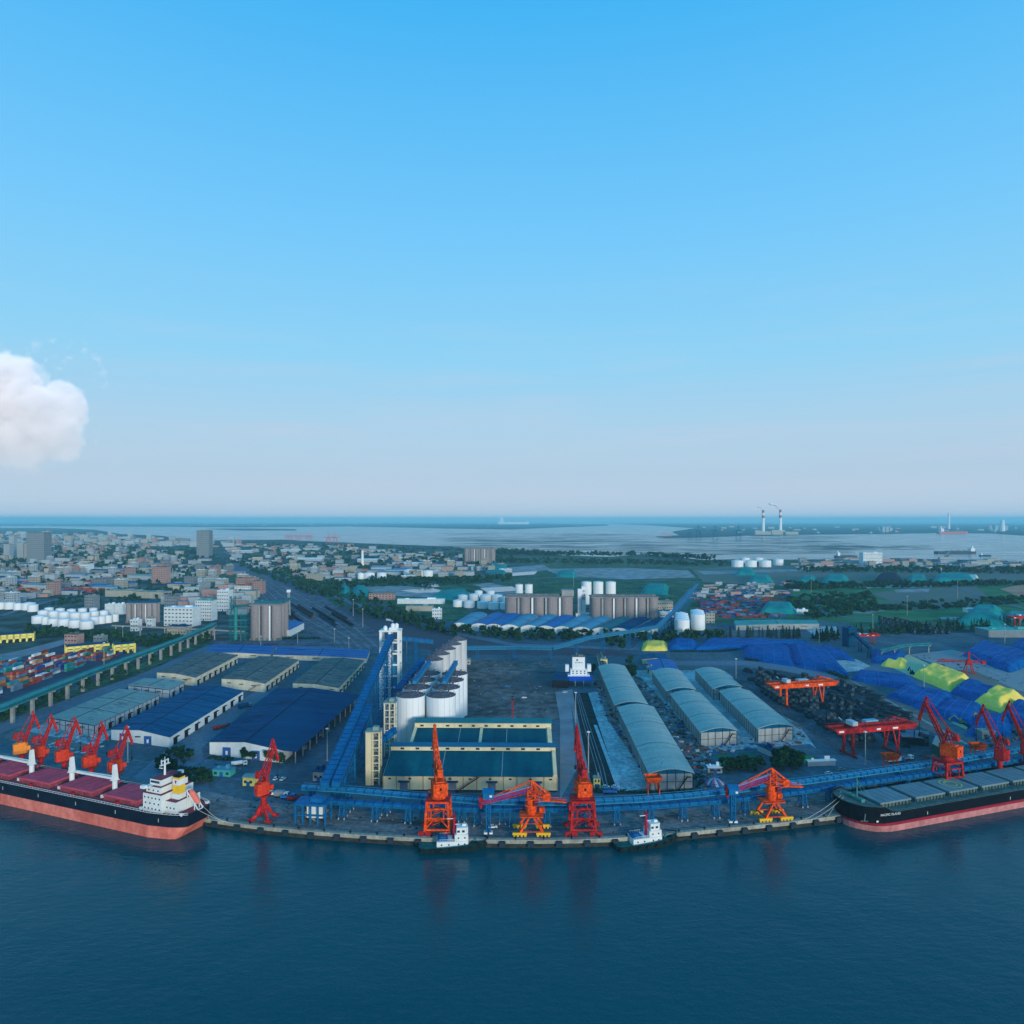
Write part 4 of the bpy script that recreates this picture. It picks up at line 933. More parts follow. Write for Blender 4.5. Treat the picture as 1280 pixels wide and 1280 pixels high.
def ship_loader(label, px, py, rz):
    p = P(px, py); p.y += 4; root = empty('ship_loader', (p.x, p.y, .24), rz, label, 'ship loader', 'orange ship loaders with violet boom belts'); take(p.x, p.y, 7)
    for sy in (-1, 1):
        for sx in (-1, 1):
            g = MB(); g.bar((sx * 5.6, sy * 4.5, 1.8), (sx * 1.2, sy * 3.6, 8.6), .95); g.obj('leg', S_orange, root)
            g = MB(); g.prof([(sy * 4.5 - .6, 1.0), (sy * 4.5 + .6, 1.0), (sy * 4.5 + .5, 2.0), (sy * 4.5 - .5, 2.0)], sx * 5.6 - 3.4, sx * 5.6 + 3.4)
            for k in (-2.6, -.9, .9, 2.6): g.tube((sx * 5.6 + k, sy * 4.5 - .4, .55), (sx * 5.6 + k, sy * 4.5 + .4, .55), .55, .55, 10)
            g.obj('bogie', S_yel, root)
    g = MB()
    for s in (-1, 1): g.bar((-5.2, s * 4.5, 2.3), (5.2, s * 4.5, 2.3), .35); g.bar((s * 5.3, -4.4, 2.4), (s * 5.3, 4.4, 2.4), .6)
    g.obj('tie_beam', S_orange, root); g = MB()
    for s in (-1, 1): g.bar((s * 1.2, -3.6, 8.4), (s * 1.2, 3.6, 8.4), .8)
    g.box((0, 0, 8.6), (11, 7.4, .4)); g.box((5.2, 2, 9), (2.6, 2.6, 2.4)); 
    for s in (-1, 1): g.bar((-5.5, s * 3.7, 10), (5.5, s * 3.7, 10), .1)
    g.obj('portal_frame', S_orange, root)
    g = MB(); g.tube((0, 0, 9), (0, 0, 11), 2.0, 2.6, 14); g.tube((0, 0, 11), (0, 0, 16.5), 2.6, 2.2, 14); g.lattice((0, 0, 16.5), (0, 0, 22.5), 3.4, 3.4, 3, .5)
    g.box((0, 0, 13.6), (6.2, 5.4, .3)); g.box((0, 0, 16.4), (5.6, 5, .3)); g.obj('slewing_column', S_orange, root)
    A = Vector((.5, 0, 21)); T = Vector((-25, -1, 14.5)); top = Vector((0, 0, 25))
    g = MB(); g.lattice(A, T, 2.8, 2.0, 12, .34, 0, 2.2, 1.4); g.obj('boom', S_red, root)
    g = MB(); d = (T - A); g.bar(A + d * .02 + Vector((0, 0, .3)), A + d * .96 + Vector((0, 0, .3)), 2.0, 1.7); g.obj('belt_cover', S_purple, root)
    g = MB(); g.bar(A + d * .03 + Vector((0, 0, 1.25)), A + d * .95 + Vector((0, 0, 1.25)), 1.5, .12); g.obj('belt', mat('pale_belt', (0.4,0.36,0.42),0.8,0.1,1), root)
    g = MB(); g.bar(top, A + d * .55 + Vector((0, 0, 1)), .35); g.bar(top, A + d * .9 + Vector((0, 0, 1)), .3)
    for s in (-1, 1): g.bar((s * .2 + .5, s * 1.6, 21), top, .6); g.bar((3, s * 1.4, 20), top, .5)
    g.bar(top, (8, 0, 18.6), .7); g.obj('mast', S_orange, root)
    g = MB(); g.lattice((1, 0, 19.5), (8, 0, 17), 2.4, 1.8, 3, .35); g.tube((7.3, -1.7, 17.4), (7.3, 1.7, 17.4), 2.0, 2.0, 14); g.obj('counterweight', S_orange, root)
    g = MB(); g.tube(T + Vector((.8, 0, 0)), T + Vector((.8, 0, -2.5)), .8, .6, 10); g.box((T.x + 1.2, T.y, T.z + .8), (2.6, 2.4, 2.2)); g.obj('chute', S_dred, root)
    g = MB(); g.box((2.2, -2.9, 13.9), (2, 1.6, 2.3)); g.box((2.2, -3.75, 14.4), (1.8, .12, 1.4), 1); g.obj('operator_cab', [S_red, G_glass], root)
    g = MB(); g.bar((8, 0, 15.5), (17, .5, 14.5), 2.0, .5)
    for s in (-.9, .9): g.bar((8, s, 16.8), (17, s + .5, 15.8), .12); g.bar((1, s * 2, 15.5), (8, s, 15.5), .4)
    g.obj('walkway', S_orange, root)
    return root
ship_loader('orange ship loader on yellow bogies between the two orange cranes at mid quay', 664.5, 1046, rad(0))
ship_loader('orange ship loader on yellow bogies left of the black-hulled ship bow', 968, 1027, rad(9))
for x, y, h, lb in ((610.5, 1042, 17, 'tall blue shuttle tower between the left orange crane and the ship loader'), (916, 1028, 14, 'tall blue shuttle tower right of the right tug')):
    p = P(x, y); r = empty('shuttle_tower', (p.x, p.y, .24), 0, lb, 'tower', 'blue shuttle towers at the quay edge')
    g = MB(); g.lattice((0, 0, .8), (0, 0, h), 1.9, 1.9, 8, .45); g.box((0, 0, h * .5), (.5, 1.4, h * .5)); g.obj('mast', S_blue, r)
    g = MB(); g.box((0, .5, h), (5, 5.5, 3)); g.box((1.2, -2.4, h + 1), (1.2, .2, 1), 1); g.prof([(-2.6, h + 3), (3.6, h + 3), (.5, h + 4.4)], -2.8, 2.8); g.obj('drive_house', [S_blue, W_white], r)
    g = MB()
    for k in (-1.3, 1.3): g.box((k, 0, 0), (1.6, 2.6, .8))
    g.obj('bogie', W_white, r)

def gantry(label, X, Y_, rz, L_, zb, m, group, sc=1):
    root = empty('gantry_crane', (X, Y_, 0), rz, label, 'gantry crane', group); take(X, Y_, L_ * .3); root.scale = (sc,) * 3
    for s in (-1, 1):
        g = MB(); g.quadbox([(-L_/2 + 3, s * 4 - .8, zb), (L_/2 - 3, s * 4 - .8, zb), (L_/2 - 3, s * 4 + .8, zb), (-L_/2 + 3, s * 4 + .8, zb)], [(-L_/2, s * 4 - .8, zb + 3.2), (L_/2, s * 4 - .8, zb + 3.2), (L_/2, s * 4 + .8, zb + 3.2), (-L_/2, s * 4 + .8, zb + 3.2)])
        g.obj('girder', m, root)
    g = MB()
    for k in (-1, 1): g.bar((k * (L_/2 - .8), -4, zb + 2.7), (k * (L_/2 - .8), 4, zb + 2.7), .9)
    for s in (-5, 5): g.bar((-L_/2, s, zb + 4.2), (L_/2, s, zb + 4.2), .1)
    g.obj('cross_beam', m, root)
    for s in (-1, 1):
        g = MB(); g.bar((-L_*.28, s * 4.5, 1.4), (-L_*.28, s * 4, zb), 1.5, 1.5); g.obj('leg', m, root)
        g = MB(); g.bar((L_*.24, s * 5.5, 1.4), (L_*.24 + 2.3, s * 4, zb), .8); g.bar((L_*.24, s * 5.5, 1.4), (L_*.24 - 2.3, s * 4, zb), .8); g.bar((L_*.24 - 1.2, s * 4.7, zb * .55), (L_*.24 + 1.2, s * 4.7, zb * .55), .4); g.obj('leg', m, root)
    for x in (-L_*.28, L_*.24):
        g = MB(); g.bar((x, -8, 1.2), (x, 8, 1.2), 1.0, 1.0)
        for y in (-7, -5, 5, 7): g.tube((x - .4, y, .55), (x + .4, y, .55), .55, .55, 8)
        g.obj('bogie', S_dred, root)
    for x in (L_*.24, ):
        g = MB()
        for s in (-1, 1): g.bar((x - 3, s * 4, zb + 3.2), (x, s * 1.5, zb + 7.5), .4); g.bar((x + 3, s * 4, zb + 3.2), (x, s * 1.5, zb + 7.5), .4); g.bar((x, s * 1.5, zb + 7.5), (L_/2 - 1, s * 3.6, zb + 3.3), .35)
        g.bar((x, -1.5, zb + 7.5), (x, 1.5, zb + 7.5), .5); g.obj('stay_frame', m, root)
    tr = MB(); tr.box((-L_*.28 + 3, 0, zb + 3.25), (4.5, 9.6, .6), 1); tr.box((-L_*.28 + 3, .5, zb + 3.85), (3.8, 6.5, 2.6)); tr.bar((-L_*.28, 6, zb + 5.4), (-L_*.28, 9, zb + 6.4), .5, .5); tr.obj('trolley', [mat('pale_machine_house', (0.42,0.46,0.48),0.6,0.1,0.4), m], root)
    g = MB(); g.box((L_*.08, 7.3, zb + 1), (9.5, 4, 3)); g.obj('electrical_house', mat('sky_blue_cabin', (0.12, 0.36, 0.45), 0.6, 0.1, 0.4), root)
    g = MB()
    for x, wd in ((-L_*.42, 3.5), (L_*.02, 3), (L_*.22, 4)): g.box((x, -4.86, zb + 1), (wd, .1, 1.1))
    g.obj('name_board', W_white, root)
    return root
gantry('orange rail gantry crane, the farther of two spanning the dark timber yard', 236, 566, rad(13), 62, 15, S_orange, None)
gantry('red rail gantry crane, the nearer of two spanning the dark timber yard', 231, 447, rad(13), 62, 15.5, S_red, None)
p = P(1082, 805); gantry('small red gantry crane by the dark transfer house beyond the blue heaps', p.x, p.y, rad(10), 60, 15.5, S_red, None, .62)
p = P(1283, 785); gantry('red gantry crane at the right edge beyond the teal heaps', p.x, p.y, rad(10), 60, 15.5, S_red, None, .9)

def stacker(label, px, py, rz, s=1):
    p = P(px, py); root = empty('stacker', (p.x, p.y, .06), rz, label, 'stacker'); root.scale = (s,) * 3
    g = MB()
    for sx in (-1, 1):
        for sy in (-1, 1): g.bar((sx * 3, sy * 3, .8), (sx * 1.6, sy * 1.6, 7), .6); g.box((sx * 3, sy * 3, 0), (3, .8, .8))
    g.box((0, 0, 7), (4.4, 4.4, .6)); g.obj('portal_frame', S_dred, root)
    g = MB(); g.box((0, 0, 7.6), (3, 3, 3)); g.bar((0, 0, 10.6), (0, 0, 17), 1.2); g.obj('tower', S_red, root)
    g = MB(); g.lattice((1, 0, 9.5), (22, 0, 9), 1.8, 1.4, 8, .3); g.obj('boom', S_dred, root)
    g = MB(); g.lattice((-1, 0, 9.5), (-10, 0, 9), 1.8, 1.4, 3, .3); g.box((-10, 0, 8), (2.5, 3, 2.5)); g.obj('counterweight', S_red, root)
    g = MB(); g.bar((0, 0, 17), (19, 0, 9.6), .2); g.bar((0, 0, 17), (-9, 0, 10), .2); g.obj('stay', S_red, root)
stacker('dark red stacker with a long boom standing in the white gypsum yard', 1211, 842, rad(165), 1.25)

# ------------------------------------------------------------------ ships
M_salmon = mat('salmon_antifouling', (0.58, 0.12, 0.085), 0.7, 0.14, 0.12, (0.68, 0.19, 0.14), streak=(1, 1, .4), fine=(0.4, 0.1))
M_navyh = mat('navy_black_hull', (0.006, 0.012, 0.024), 0.5, 0.3, 0.1)
M_blackh = mat('black_hull', (0.004, 0.006, 0.01), 0.5, 0.3, 0.1)
M_reddeck = mat('oxide_red_deck', (0.24, 0.05, 0.065), 0.8, 0.25, 0.2, fine=(0.5, 0.15))
M_hatchr = mat('faded_red_hatch', (0.44, 0.06, 0.095), 0.7, 0.14, 0.15, fine=(0.5, 0.1))
M_grdeck = mat('grey_green_deck', (0.085, 0.125, 0.11), 0.8, 0.25, 0.2, fine=(0.5, 0.2))
M_hatchg = mat('blue_grey_hatch', (0.135, 0.19, 0.205), 0.65, 0.12, 0.15)
M_pinkb = mat('faded_pink_bottom', (0.42, 0.16, 0.15), 0.75, 0.18, 0.12, streak=(1, 1, .3), fine=(0.4, 0.12))
M_maroon = mat('maroon_band', (0.25, 0.015, 0.03), 0.6, 0.15, 0.2)
M_hull2 = mat('tug_dark_hull', (0.006, 0.02, 0.022), 0.5, 0.3, 0.2)
M_tugdeck = mat('tug_green_deck', (0.02, 0.13, 0.11), 0.8, 0.25, 0.4, fine=(1.0, 0.2))
def lerp(a, b, t): return a + (b - a) * max(0, min(1, t))
def hull(root, L_, B, rows, deck, fc, mats, mdeck, stern_r=9, bow_r=24, fcl=14, wl_in=.92, rake=3.0, bul=1.0, sw=.45):
    """rows: [(z, material)] from below the waterline up; deck height may rise at the forecastle"""
    xs = [0, 2, 5, stern_r, 20] + [20 + (L_ - 20 - bow_r) * k / 8 for k in range(1, 9)] + [L_ - bow_r + bow_r * f for f in (.2, .38, .55, .7, .82, .91, .97, 1.0)]
    def hb(x, z):
        f = max(0, min(1, z / deck))
        b = B / 2
        if x < stern_r + 8: b *= lerp(sw + .12 * f, 1, (x / (stern_r + 8)) ** .6)
        if x > L_ - bow_r: t = (x - (L_ - bow_r)) / bow_r; e = 2.4 + 1.2 * f; b *= max(.0, (1 - t ** e)) ** (.62 if f < .5 else .55)
        return b
    def top(x): return deck + (fc if x > L_ - fcl else (fc * max(0, (x - (L_ - fcl - 5)) / 5) if x > L_ - fcl - 5 else 0))
    g = MB(); nz = len(rows)
    grid = []
    for x in xs:
        tz = top(x) + bul; col = []
        for z, _ in rows + [(None, 0)]:
            zz = tz if z is None else z
            xx = x
            if x > L_ - bow_r: xx = x - rake * (1 - max(0, zz) / deck) * ((x - (L_ - bow_r)) / bow_r)
            if x < 6: xx = x + (6 - x) / 6 * 5.5 * max(0, 1 - max(0, zz) / (deck * .6))
            col.append((xx, hb(x, zz), zz))
        grid.append(col)
    for s in (1, -1):
        for i in range(len(xs) - 1):
            for k in range(nz):
                a, b, c, d = grid[i][k], grid[i+1][k], grid[i+1][k+1], grid[i][k+1]
                q = [(a[0], s*a[1], a[2]), (b[0], s*b[1], b[2]), (c[0], s*c[1], c[2]), (d[0], s*d[1], d[2])]
                g.face(q if s < 0 else q[::-1], rows[k][1])
    for k in range(nz):
        a, d = grid[0][k], grid[0][k+1]; g.face([(a[0], a[1], a[2]), (a[0], -a[1], a[2]), (d[0], -d[1], d[2]), (d[0], d[1], d[2])], rows[k][1])
    g.obj('hull', mats, root)
    g = MB()
    for i in range(len(xs) - 1):
        x0_, x1_ = xs[i], xs[i+1]; z0_, z1_ = top(x0_), top(x1_); a, b = hb(x0_, z0_) - .12, hb(x1_, z1_) - .12
        g.face([(x0_, -a, z0_), (x1_, -b, z1_), (x1_, b, z1_), (x0_, a, z0_)])
    g.obj('deck', mdeck, root)
    g = MB()
    for s in (-1, 1):
        for i in range(len(xs) - 1):
            z0_, z1_ = top(xs[i]) + bul, top(xs[i+1]) + bul
            for dz in (0.05, .9) if xs[i] < L_ - fcl - 6 else (.05,):
                g.bar((xs[i], s * hb(xs[i], z0_), z0_ + dz), (xs[i+1], s * hb(xs[i+1], z1_), z1_ + dz), .14)
        for k in range(int((L_ - fcl - 8) / 2.2)):
            x = 1 + k * 2.2; z = top(x) + bul; g.bar((x, s * hb(x, z), z), (x, s * hb(x, z), z + .95), .09)
    g.obj('railing', W_white if mdeck is M_reddeck else M_grdeck, root)
    return hb, top
def hatches(root, xs_, ln, wd, z, m, mc, hh=2.2, mark=None):
    for i, x in enumerate(xs_):
        g = MB(); g.box((x + ln/2, 0, z), (ln - 1, wd - 1, hh)); 
        for k in range(9):
            for s in (-1, 1): g.box((x + 1 + (ln - 2) * k / 8, s * (wd/2 - .2), z), (.3, .6, hh - .1))
        c = g.obj('hatch_coaming', mc, root)
        g = MB(); g.box((x + ln/2, 0, z + hh), (ln, wd, .9))
        for k in range(1, 5): g.box((x + ln * k / 5, 0, z + hh + .9), (.25, wd - .2, .12))
        g.obj('hatch_cover', m, root)
        if mark == i:
            zz = z + hh + 1.04; cx = x + ln / 2
            for r0, r1, mm in ((5.0, 5.6, S_yel), (2.9, 3.4, S_yel)):
                g = MB()
                for k in range(32):
                    a, b = 2 * math.pi * k / 32, 2 * math.pi * (k + 1) / 32
                    g.face([(cx + r0 * math.cos(a), r0 * math.sin(a), zz), (cx + r1 * math.cos(a), r1 * math.sin(a), zz), (cx + r1 * math.cos(b), r1 * math.sin(b), zz), (cx + r0 * math.cos(b), r0 * math.sin(b), zz)])
                g.obj('landing_circle', mat('yellow_marking', (0.5, 0.46, 0.12), 0.7, 0.1, 1), root)
            text('H', 4.6, mat('yellow_marking', (0, 0, 0)), root, (cx, -1.6, zz + .02), (0, 0, math.pi), 'landing_letter')
# red-hatched ship, stern to the right
d = Vector((-.931, .366, 0)); rz = math.atan2(d.y, d.x)
s1 = empty('bulk_carrier', (-153, 340.5, WATER), rz, 'bulk carrier with red hatches, white cranes and a yellow funnel, left berth', 'ship')
LS, BS = 210, 24
hb, top = hull(s1, LS, BS, [(-3, 0), (0, 0), (5.8, 1)], 11.4, 2.6, [M_salmon, M_navyh], M_reddeck, bul=.5)
hatches(s1, [31.5 + 31.8 * k for k in range(5)], 24.0, 16.5, 11.4, M_hatchr, M_reddeck)
for k, (dirx, ln) in enumerate(((1, 29), (-1, 0), (1, 29.5), (1, 29))):
    x = 57.2 + 31.8 * k; g = MB(); g.tube((x, 0, 11.4), (x, 0, 18.6), 1.25, 1.25, 12); g.box((x, 0, 18.4), (3.2, 3.0, .4))
    g.obj('crane_pedestal', W_white, s1)
    g = MB(); g.quadbox([(x-1.1,-1.3,18.8),(x+1.1,-1.3,18.8),(x+1.1,1.3,18.8),(x-1.1,1.3,18.8)], [(x-.5,-.9,26.5),(x+.6,-.9,26.5),(x+.6,.9,26.5),(x-.5,.9,26.5)]); g.box((x + 1.1, 1.2, 21.5), (.9, .8, 1.1), 1)
    cr = g.obj('crane_house', [W_white, G_glass], s1)
    if ln:
        g = MB()
        for s in (-1, 1): g.bar((x + 1, s * 1.0, 19.6), (x + ln, s * .35, 19.2 + .2 * k), .45, 1.1)
        for q in range(6): f = q / 6; g.bar((x + 1 + (ln - 1) * f, 1 - .65 * f, 19.6), (x + 1 + (ln - 1) * (f + .16), -1 + .65 * f, 19.5), .25)
        g.obj('crane_jib', W_white, s1)
g = MB()
g.box((20, 0, 11.4), (12, 19.5, 8.6)); g.box((20.8, 0, 20.0), (9.5, 16.5, 2.9)); g.box((21.4, 0, 22.9), (7.2, 13, 2.9)); g.box((10.5, 0, 11.4), (6.8, 15, 5.4)); g.box((24, 0, 22.9), (2.8, 24, .35))
for s in (-1, 1): g.box((24, s * 11.1, 23.25), (2.6, 1.8, 1.1))
g.obj('superstructure', W_white, s1)
g = MB(); g.box((20, 0, 20.02), (11.6, 19.1, .12)); g.box((20.8, 0, 22.92), (9.2, 16.1, .1)); g.box((21.4, 0, 25.82), (7, 12.7, .1)); g.box((10.5, 0, 16.82), (6.5, 14.6, .1)); g.obj('deck_covering', M_reddeck, s1)
for z, n_, y0_, hx, xc in ((12.6, 5, 9.8, 9.5, 20), (15.2, 4, 9.8, 8.5, 20), (17.8, 5, 9.8, 9.5, 20), (20.9, 3, 8.3, 6, 20.8), (13.5, 3, 7.55, 4.5, 10.5)):
    for k in range(n_):
        g = MB(); g.box((xc - hx/2 + hx * k / (n_ - 1), y0_, z), (.75, .12, .75)); g.obj('window', G_glass, s1)
g = MB(); g.box((25.05, 0, 24.1), (.14, 12.4, 1.1)); g.obj('bridge_window', G_glass, s1); g = MB(); g.box((21.6, 6.55, 24.1), (5.6, .14, 1.1)); g.obj('bridge_window', G_glass, s1)
g = MB(); g.tube((22.5, 0, 25.7), (22.5, 0, 33), .55, .4, 8); g.box((22.5, 0, 31), (1.2, 5.5, .3)); g.box((22.5, 0, 33), (1, 4, .25)); g.box((23.2, 1.6, 29.4), (2.2, .4, .4)); g.box((22.5, -2, 31.3), (.4, .4, 2.2)); g.box((22.5, 2, 31.3), (.4, .4, 2.6)); g.tube((22.5, 0, 33.2), (22.5, 0, 35), .15, .1, 6); g.obj('radar_mast', W_white, s1)
M_fun = mat('funnel_yellow', (0.75, 0.42, 0.03), 0.5, 0.06, 0.4)
g = MB(); g.box((11, 2, 16.8), (4.6, 4.6, 2.6), 1); g.box((11, 2, 19.4), (4.0, 4.0, 4.2), 0); g.box((11, 2, 23.6), (4.02, 4.02, 2.9), 1); g.box((11, 2, 26.5), (4.0, 4.0, .9), 0); g.box((11, 2, 27.4), (3.8, 3.8, .9), 2)
for q in (-.8, .4): g.tube((11 + q, 2, 28.3), (11 + q, 2, 29.8), .3, .3, 8, 2)
g.obj('funnel', [M_fun, W_white, K_black], s1)
g = MB(); g.face([(11.8, 4.05, 25.9), (10.2, 4.05, 25.9), (11.0, 4.05, 24.1)]); g.obj('funnel_emblem', S_red, s1)
g = MB()
for s in (-1.5, 1.5): g.bar((6.5, s, 20.5), (-.8, s, 12.5), .4, .5); g.bar((6, s, 12), (6, s, 20), .35); g.bar((1.5, s, 12), (1.5, s, 15), .35)
g.bar((6.5, -1.5, 20.8), (6.5, 1.5, 20.8), .4); g.bar((-.8, -1.5, 12.5), (-.8, 1.5, 12.5), .4); g.obj('lifeboat_ramp', W_white, s1)
g = MB(); a = Vector((5.6, 0, 20.6)); b = Vector((.2, 0, 14.8)); g.tube(a, a.lerp(b, .2), .7, 1.35, 10); g.tube(a.lerp(b, .2), a.lerp(b, .75), 1.35, 1.35, 10); g.tube(a.lerp(b, .75), b, 1.35, .4, 10); g.obj('lifeboat', mat('lifeboat_orange', (0.75, 0.16, 0.1), 0.5, 0.08, 0.6), s1)
g = MB()
for x, y in ((28, 9), (3, 8), (3, -8), (26, -9)): g.box((x, y, 11.4), (1.6, 1.2, 1.1))
for k in range(5): g.box((58.5 + 31.8 * k, 6, 11.4), (1.2, 1.4, 1.5)); g.tube((58.5 + 31.8 * k, -6, 11.4), (58.5 + 31.8 * k, -6, 13), .5, .5, 8)
g.obj('deck_fitting', W_white, s1)
g = MB()
for k in range(5): g.box((44 + 31.8 * k, 9.4, 11.4), (2.2, 1.0, 1.4))
g.obj('hatch_motor', S_red, s1)
g = MB()
for k in range(6): g.box((14 + 28 * k, BS/2 + .05 if k else hb(14, 8) + .05, 8), (.25, .06, 1.8))
g.obj('draught_mark', W_white, s1)
def lines(root, pairs):
    f = local(root)
    for a, (px, py) in pairs:
        b = f(P(px, py, .6)); a = Vector(a); b.z = .6 - WATER; g = MB(); pv_ = a
        for k in range(1, 9):
            t = k / 8; q = a.lerp(b, t) - Vector((0, 0, 4 * t * (1 - t) * 1.2)); g.bar(pv_, q, .12); pv_ = q
        g.obj('mooring_line', W_tan, root)
lines(s1, [((1, -3, 12.6), (283, 1028)), ((1, 1, 12.6), (296, 1030)), ((6, -9, 12.4), (262, 1025)), ((14, -10.5, 12.3), (230, 1017))])
# black-hulled ship, bow to the left
d = Vector((-.947, -.321, 0)); rz = math.atan2(d.y, d.x); L2 = 190; B2 = 29
bow = Vector((166.5, 351.0, WATER)); st = bow - d * L2
s2 = empty('bulk_carrier', tuple(st), rz, 'black-hulled bulk carrier with grey-green hatch covers, right berth', 'ship')
hb2, top2 = hull(s2, L2, B2, [(-3, 0), (0, 0), (3.0, 1), (4.4, 2)], 8.6, 3.2, [M_pinkb, M_maroon, M_blackh], M_grdeck, bow_r=21, fcl=13, rake=1.0, bul=.9)
hatches(s2, [L2 - 37 - 23.2 * k for k in range(6)], 20.2, 15.5, 8.6, M_hatchg, M_grdeck, 2.0, mark=2)
fx = L2 - 12.5
g = MB()
for s in (-1, 1): g.tube((fx + 4, s * 1.2, 12.6), (fx + 4, s * 4.2, 12.6), .9, .9, 10); g.box((fx + 4, s * 4.6, 11.8), (2.2, .8, 1.5))
g.box((fx + 3.2, 0, 11.8), (2.4, 8.4, .8)); g.obj('windlass', mat('winch_green', (0.06, 0.2, 0.17), 0.7, 0.2, 0.8), s2)
g = MB(); g.tube((fx + 3, 0, 11.8), (fx + 3, 0, 22), .35, .25, 8); g.box((fx + 3, 0, 18.5), (.8, 4, .2)); g.bar((fx + 3, 0, 21), (fx - 4, 3, 11.8), .14); g.bar((fx + 3, 0, 21), (fx - 4, -3, 11.8), .14); g.box((fx + 3, 0, 20.5), (.7, 1.6, .2)); g.obj('foremast', mat('winch_green', (0,0,0)), s2)
g = MB()
for k in range(7):
    x = L2 - 37 - 23.2 * k - 1.4; g = MB(); g.box((x, 5, 8.6), (1.0, 1.4, 1.6)); g.obj('vent_post', [M_grdeck], s2); g = MB(); g.box((x, -1, 8.6), (.9, 3, 1.3), 1 if k == 3 else 0); g.obj('deck_locker', [M_grdeck, W_white], s2)
xa, xb = L2 - 9.0, L2 - 21.0; zt = 8.7
ya, yb = hb2(xa, zt), hb2(xb, zt); mx_, my_ = (xa + xb) / 2, hb2((xa + xb) / 2, zt) + .5
ang = math.atan2(yb - ya, xb - xa)
text('PACIFIC ISLAND', 1.6, W_white, s2, (mx_, my_ + .55, zt), (rad(90), 0, ang), 'ship_name')
g = MB(); xk = L2 - 4.2; yk = hb2(xk, 6.5) + .3; g.bar((xk, yk, 8.8), (xk + .5, yk - .1, 5.2), .5, .4); g.bar((xk - 1.2, yk + .7, 5.4), (xk + 1.6, yk - 1.2, 5.2), .4); g.obj('anchor', M_grdeck, s2)
g = MB()
for x in (L2 - 40, L2 - 98, L2 - 150): g.box((x, B2/2 + .05, 5.4), (.25, .06, 1.5))
g.box((L2 - 9, hb2(L2 - 9, 5) + .2, 5.2), (1.2, .1, .8)); g.obj('draught_mark', W_white, s2)
g = MB(); g.box((18, 0, 8.6), (14, 25, 15)); g.box((20, 0, 23.6), (8, 20, 3)); g.obj('superstructure', W_white, s2)
for z in (11, 14, 17, 20):
    for k in range(5): g = MB(); g.box((13 + 2.6 * k, 12.55, z), (.8, .12, .8)); g.obj('window', G_glass, s2)

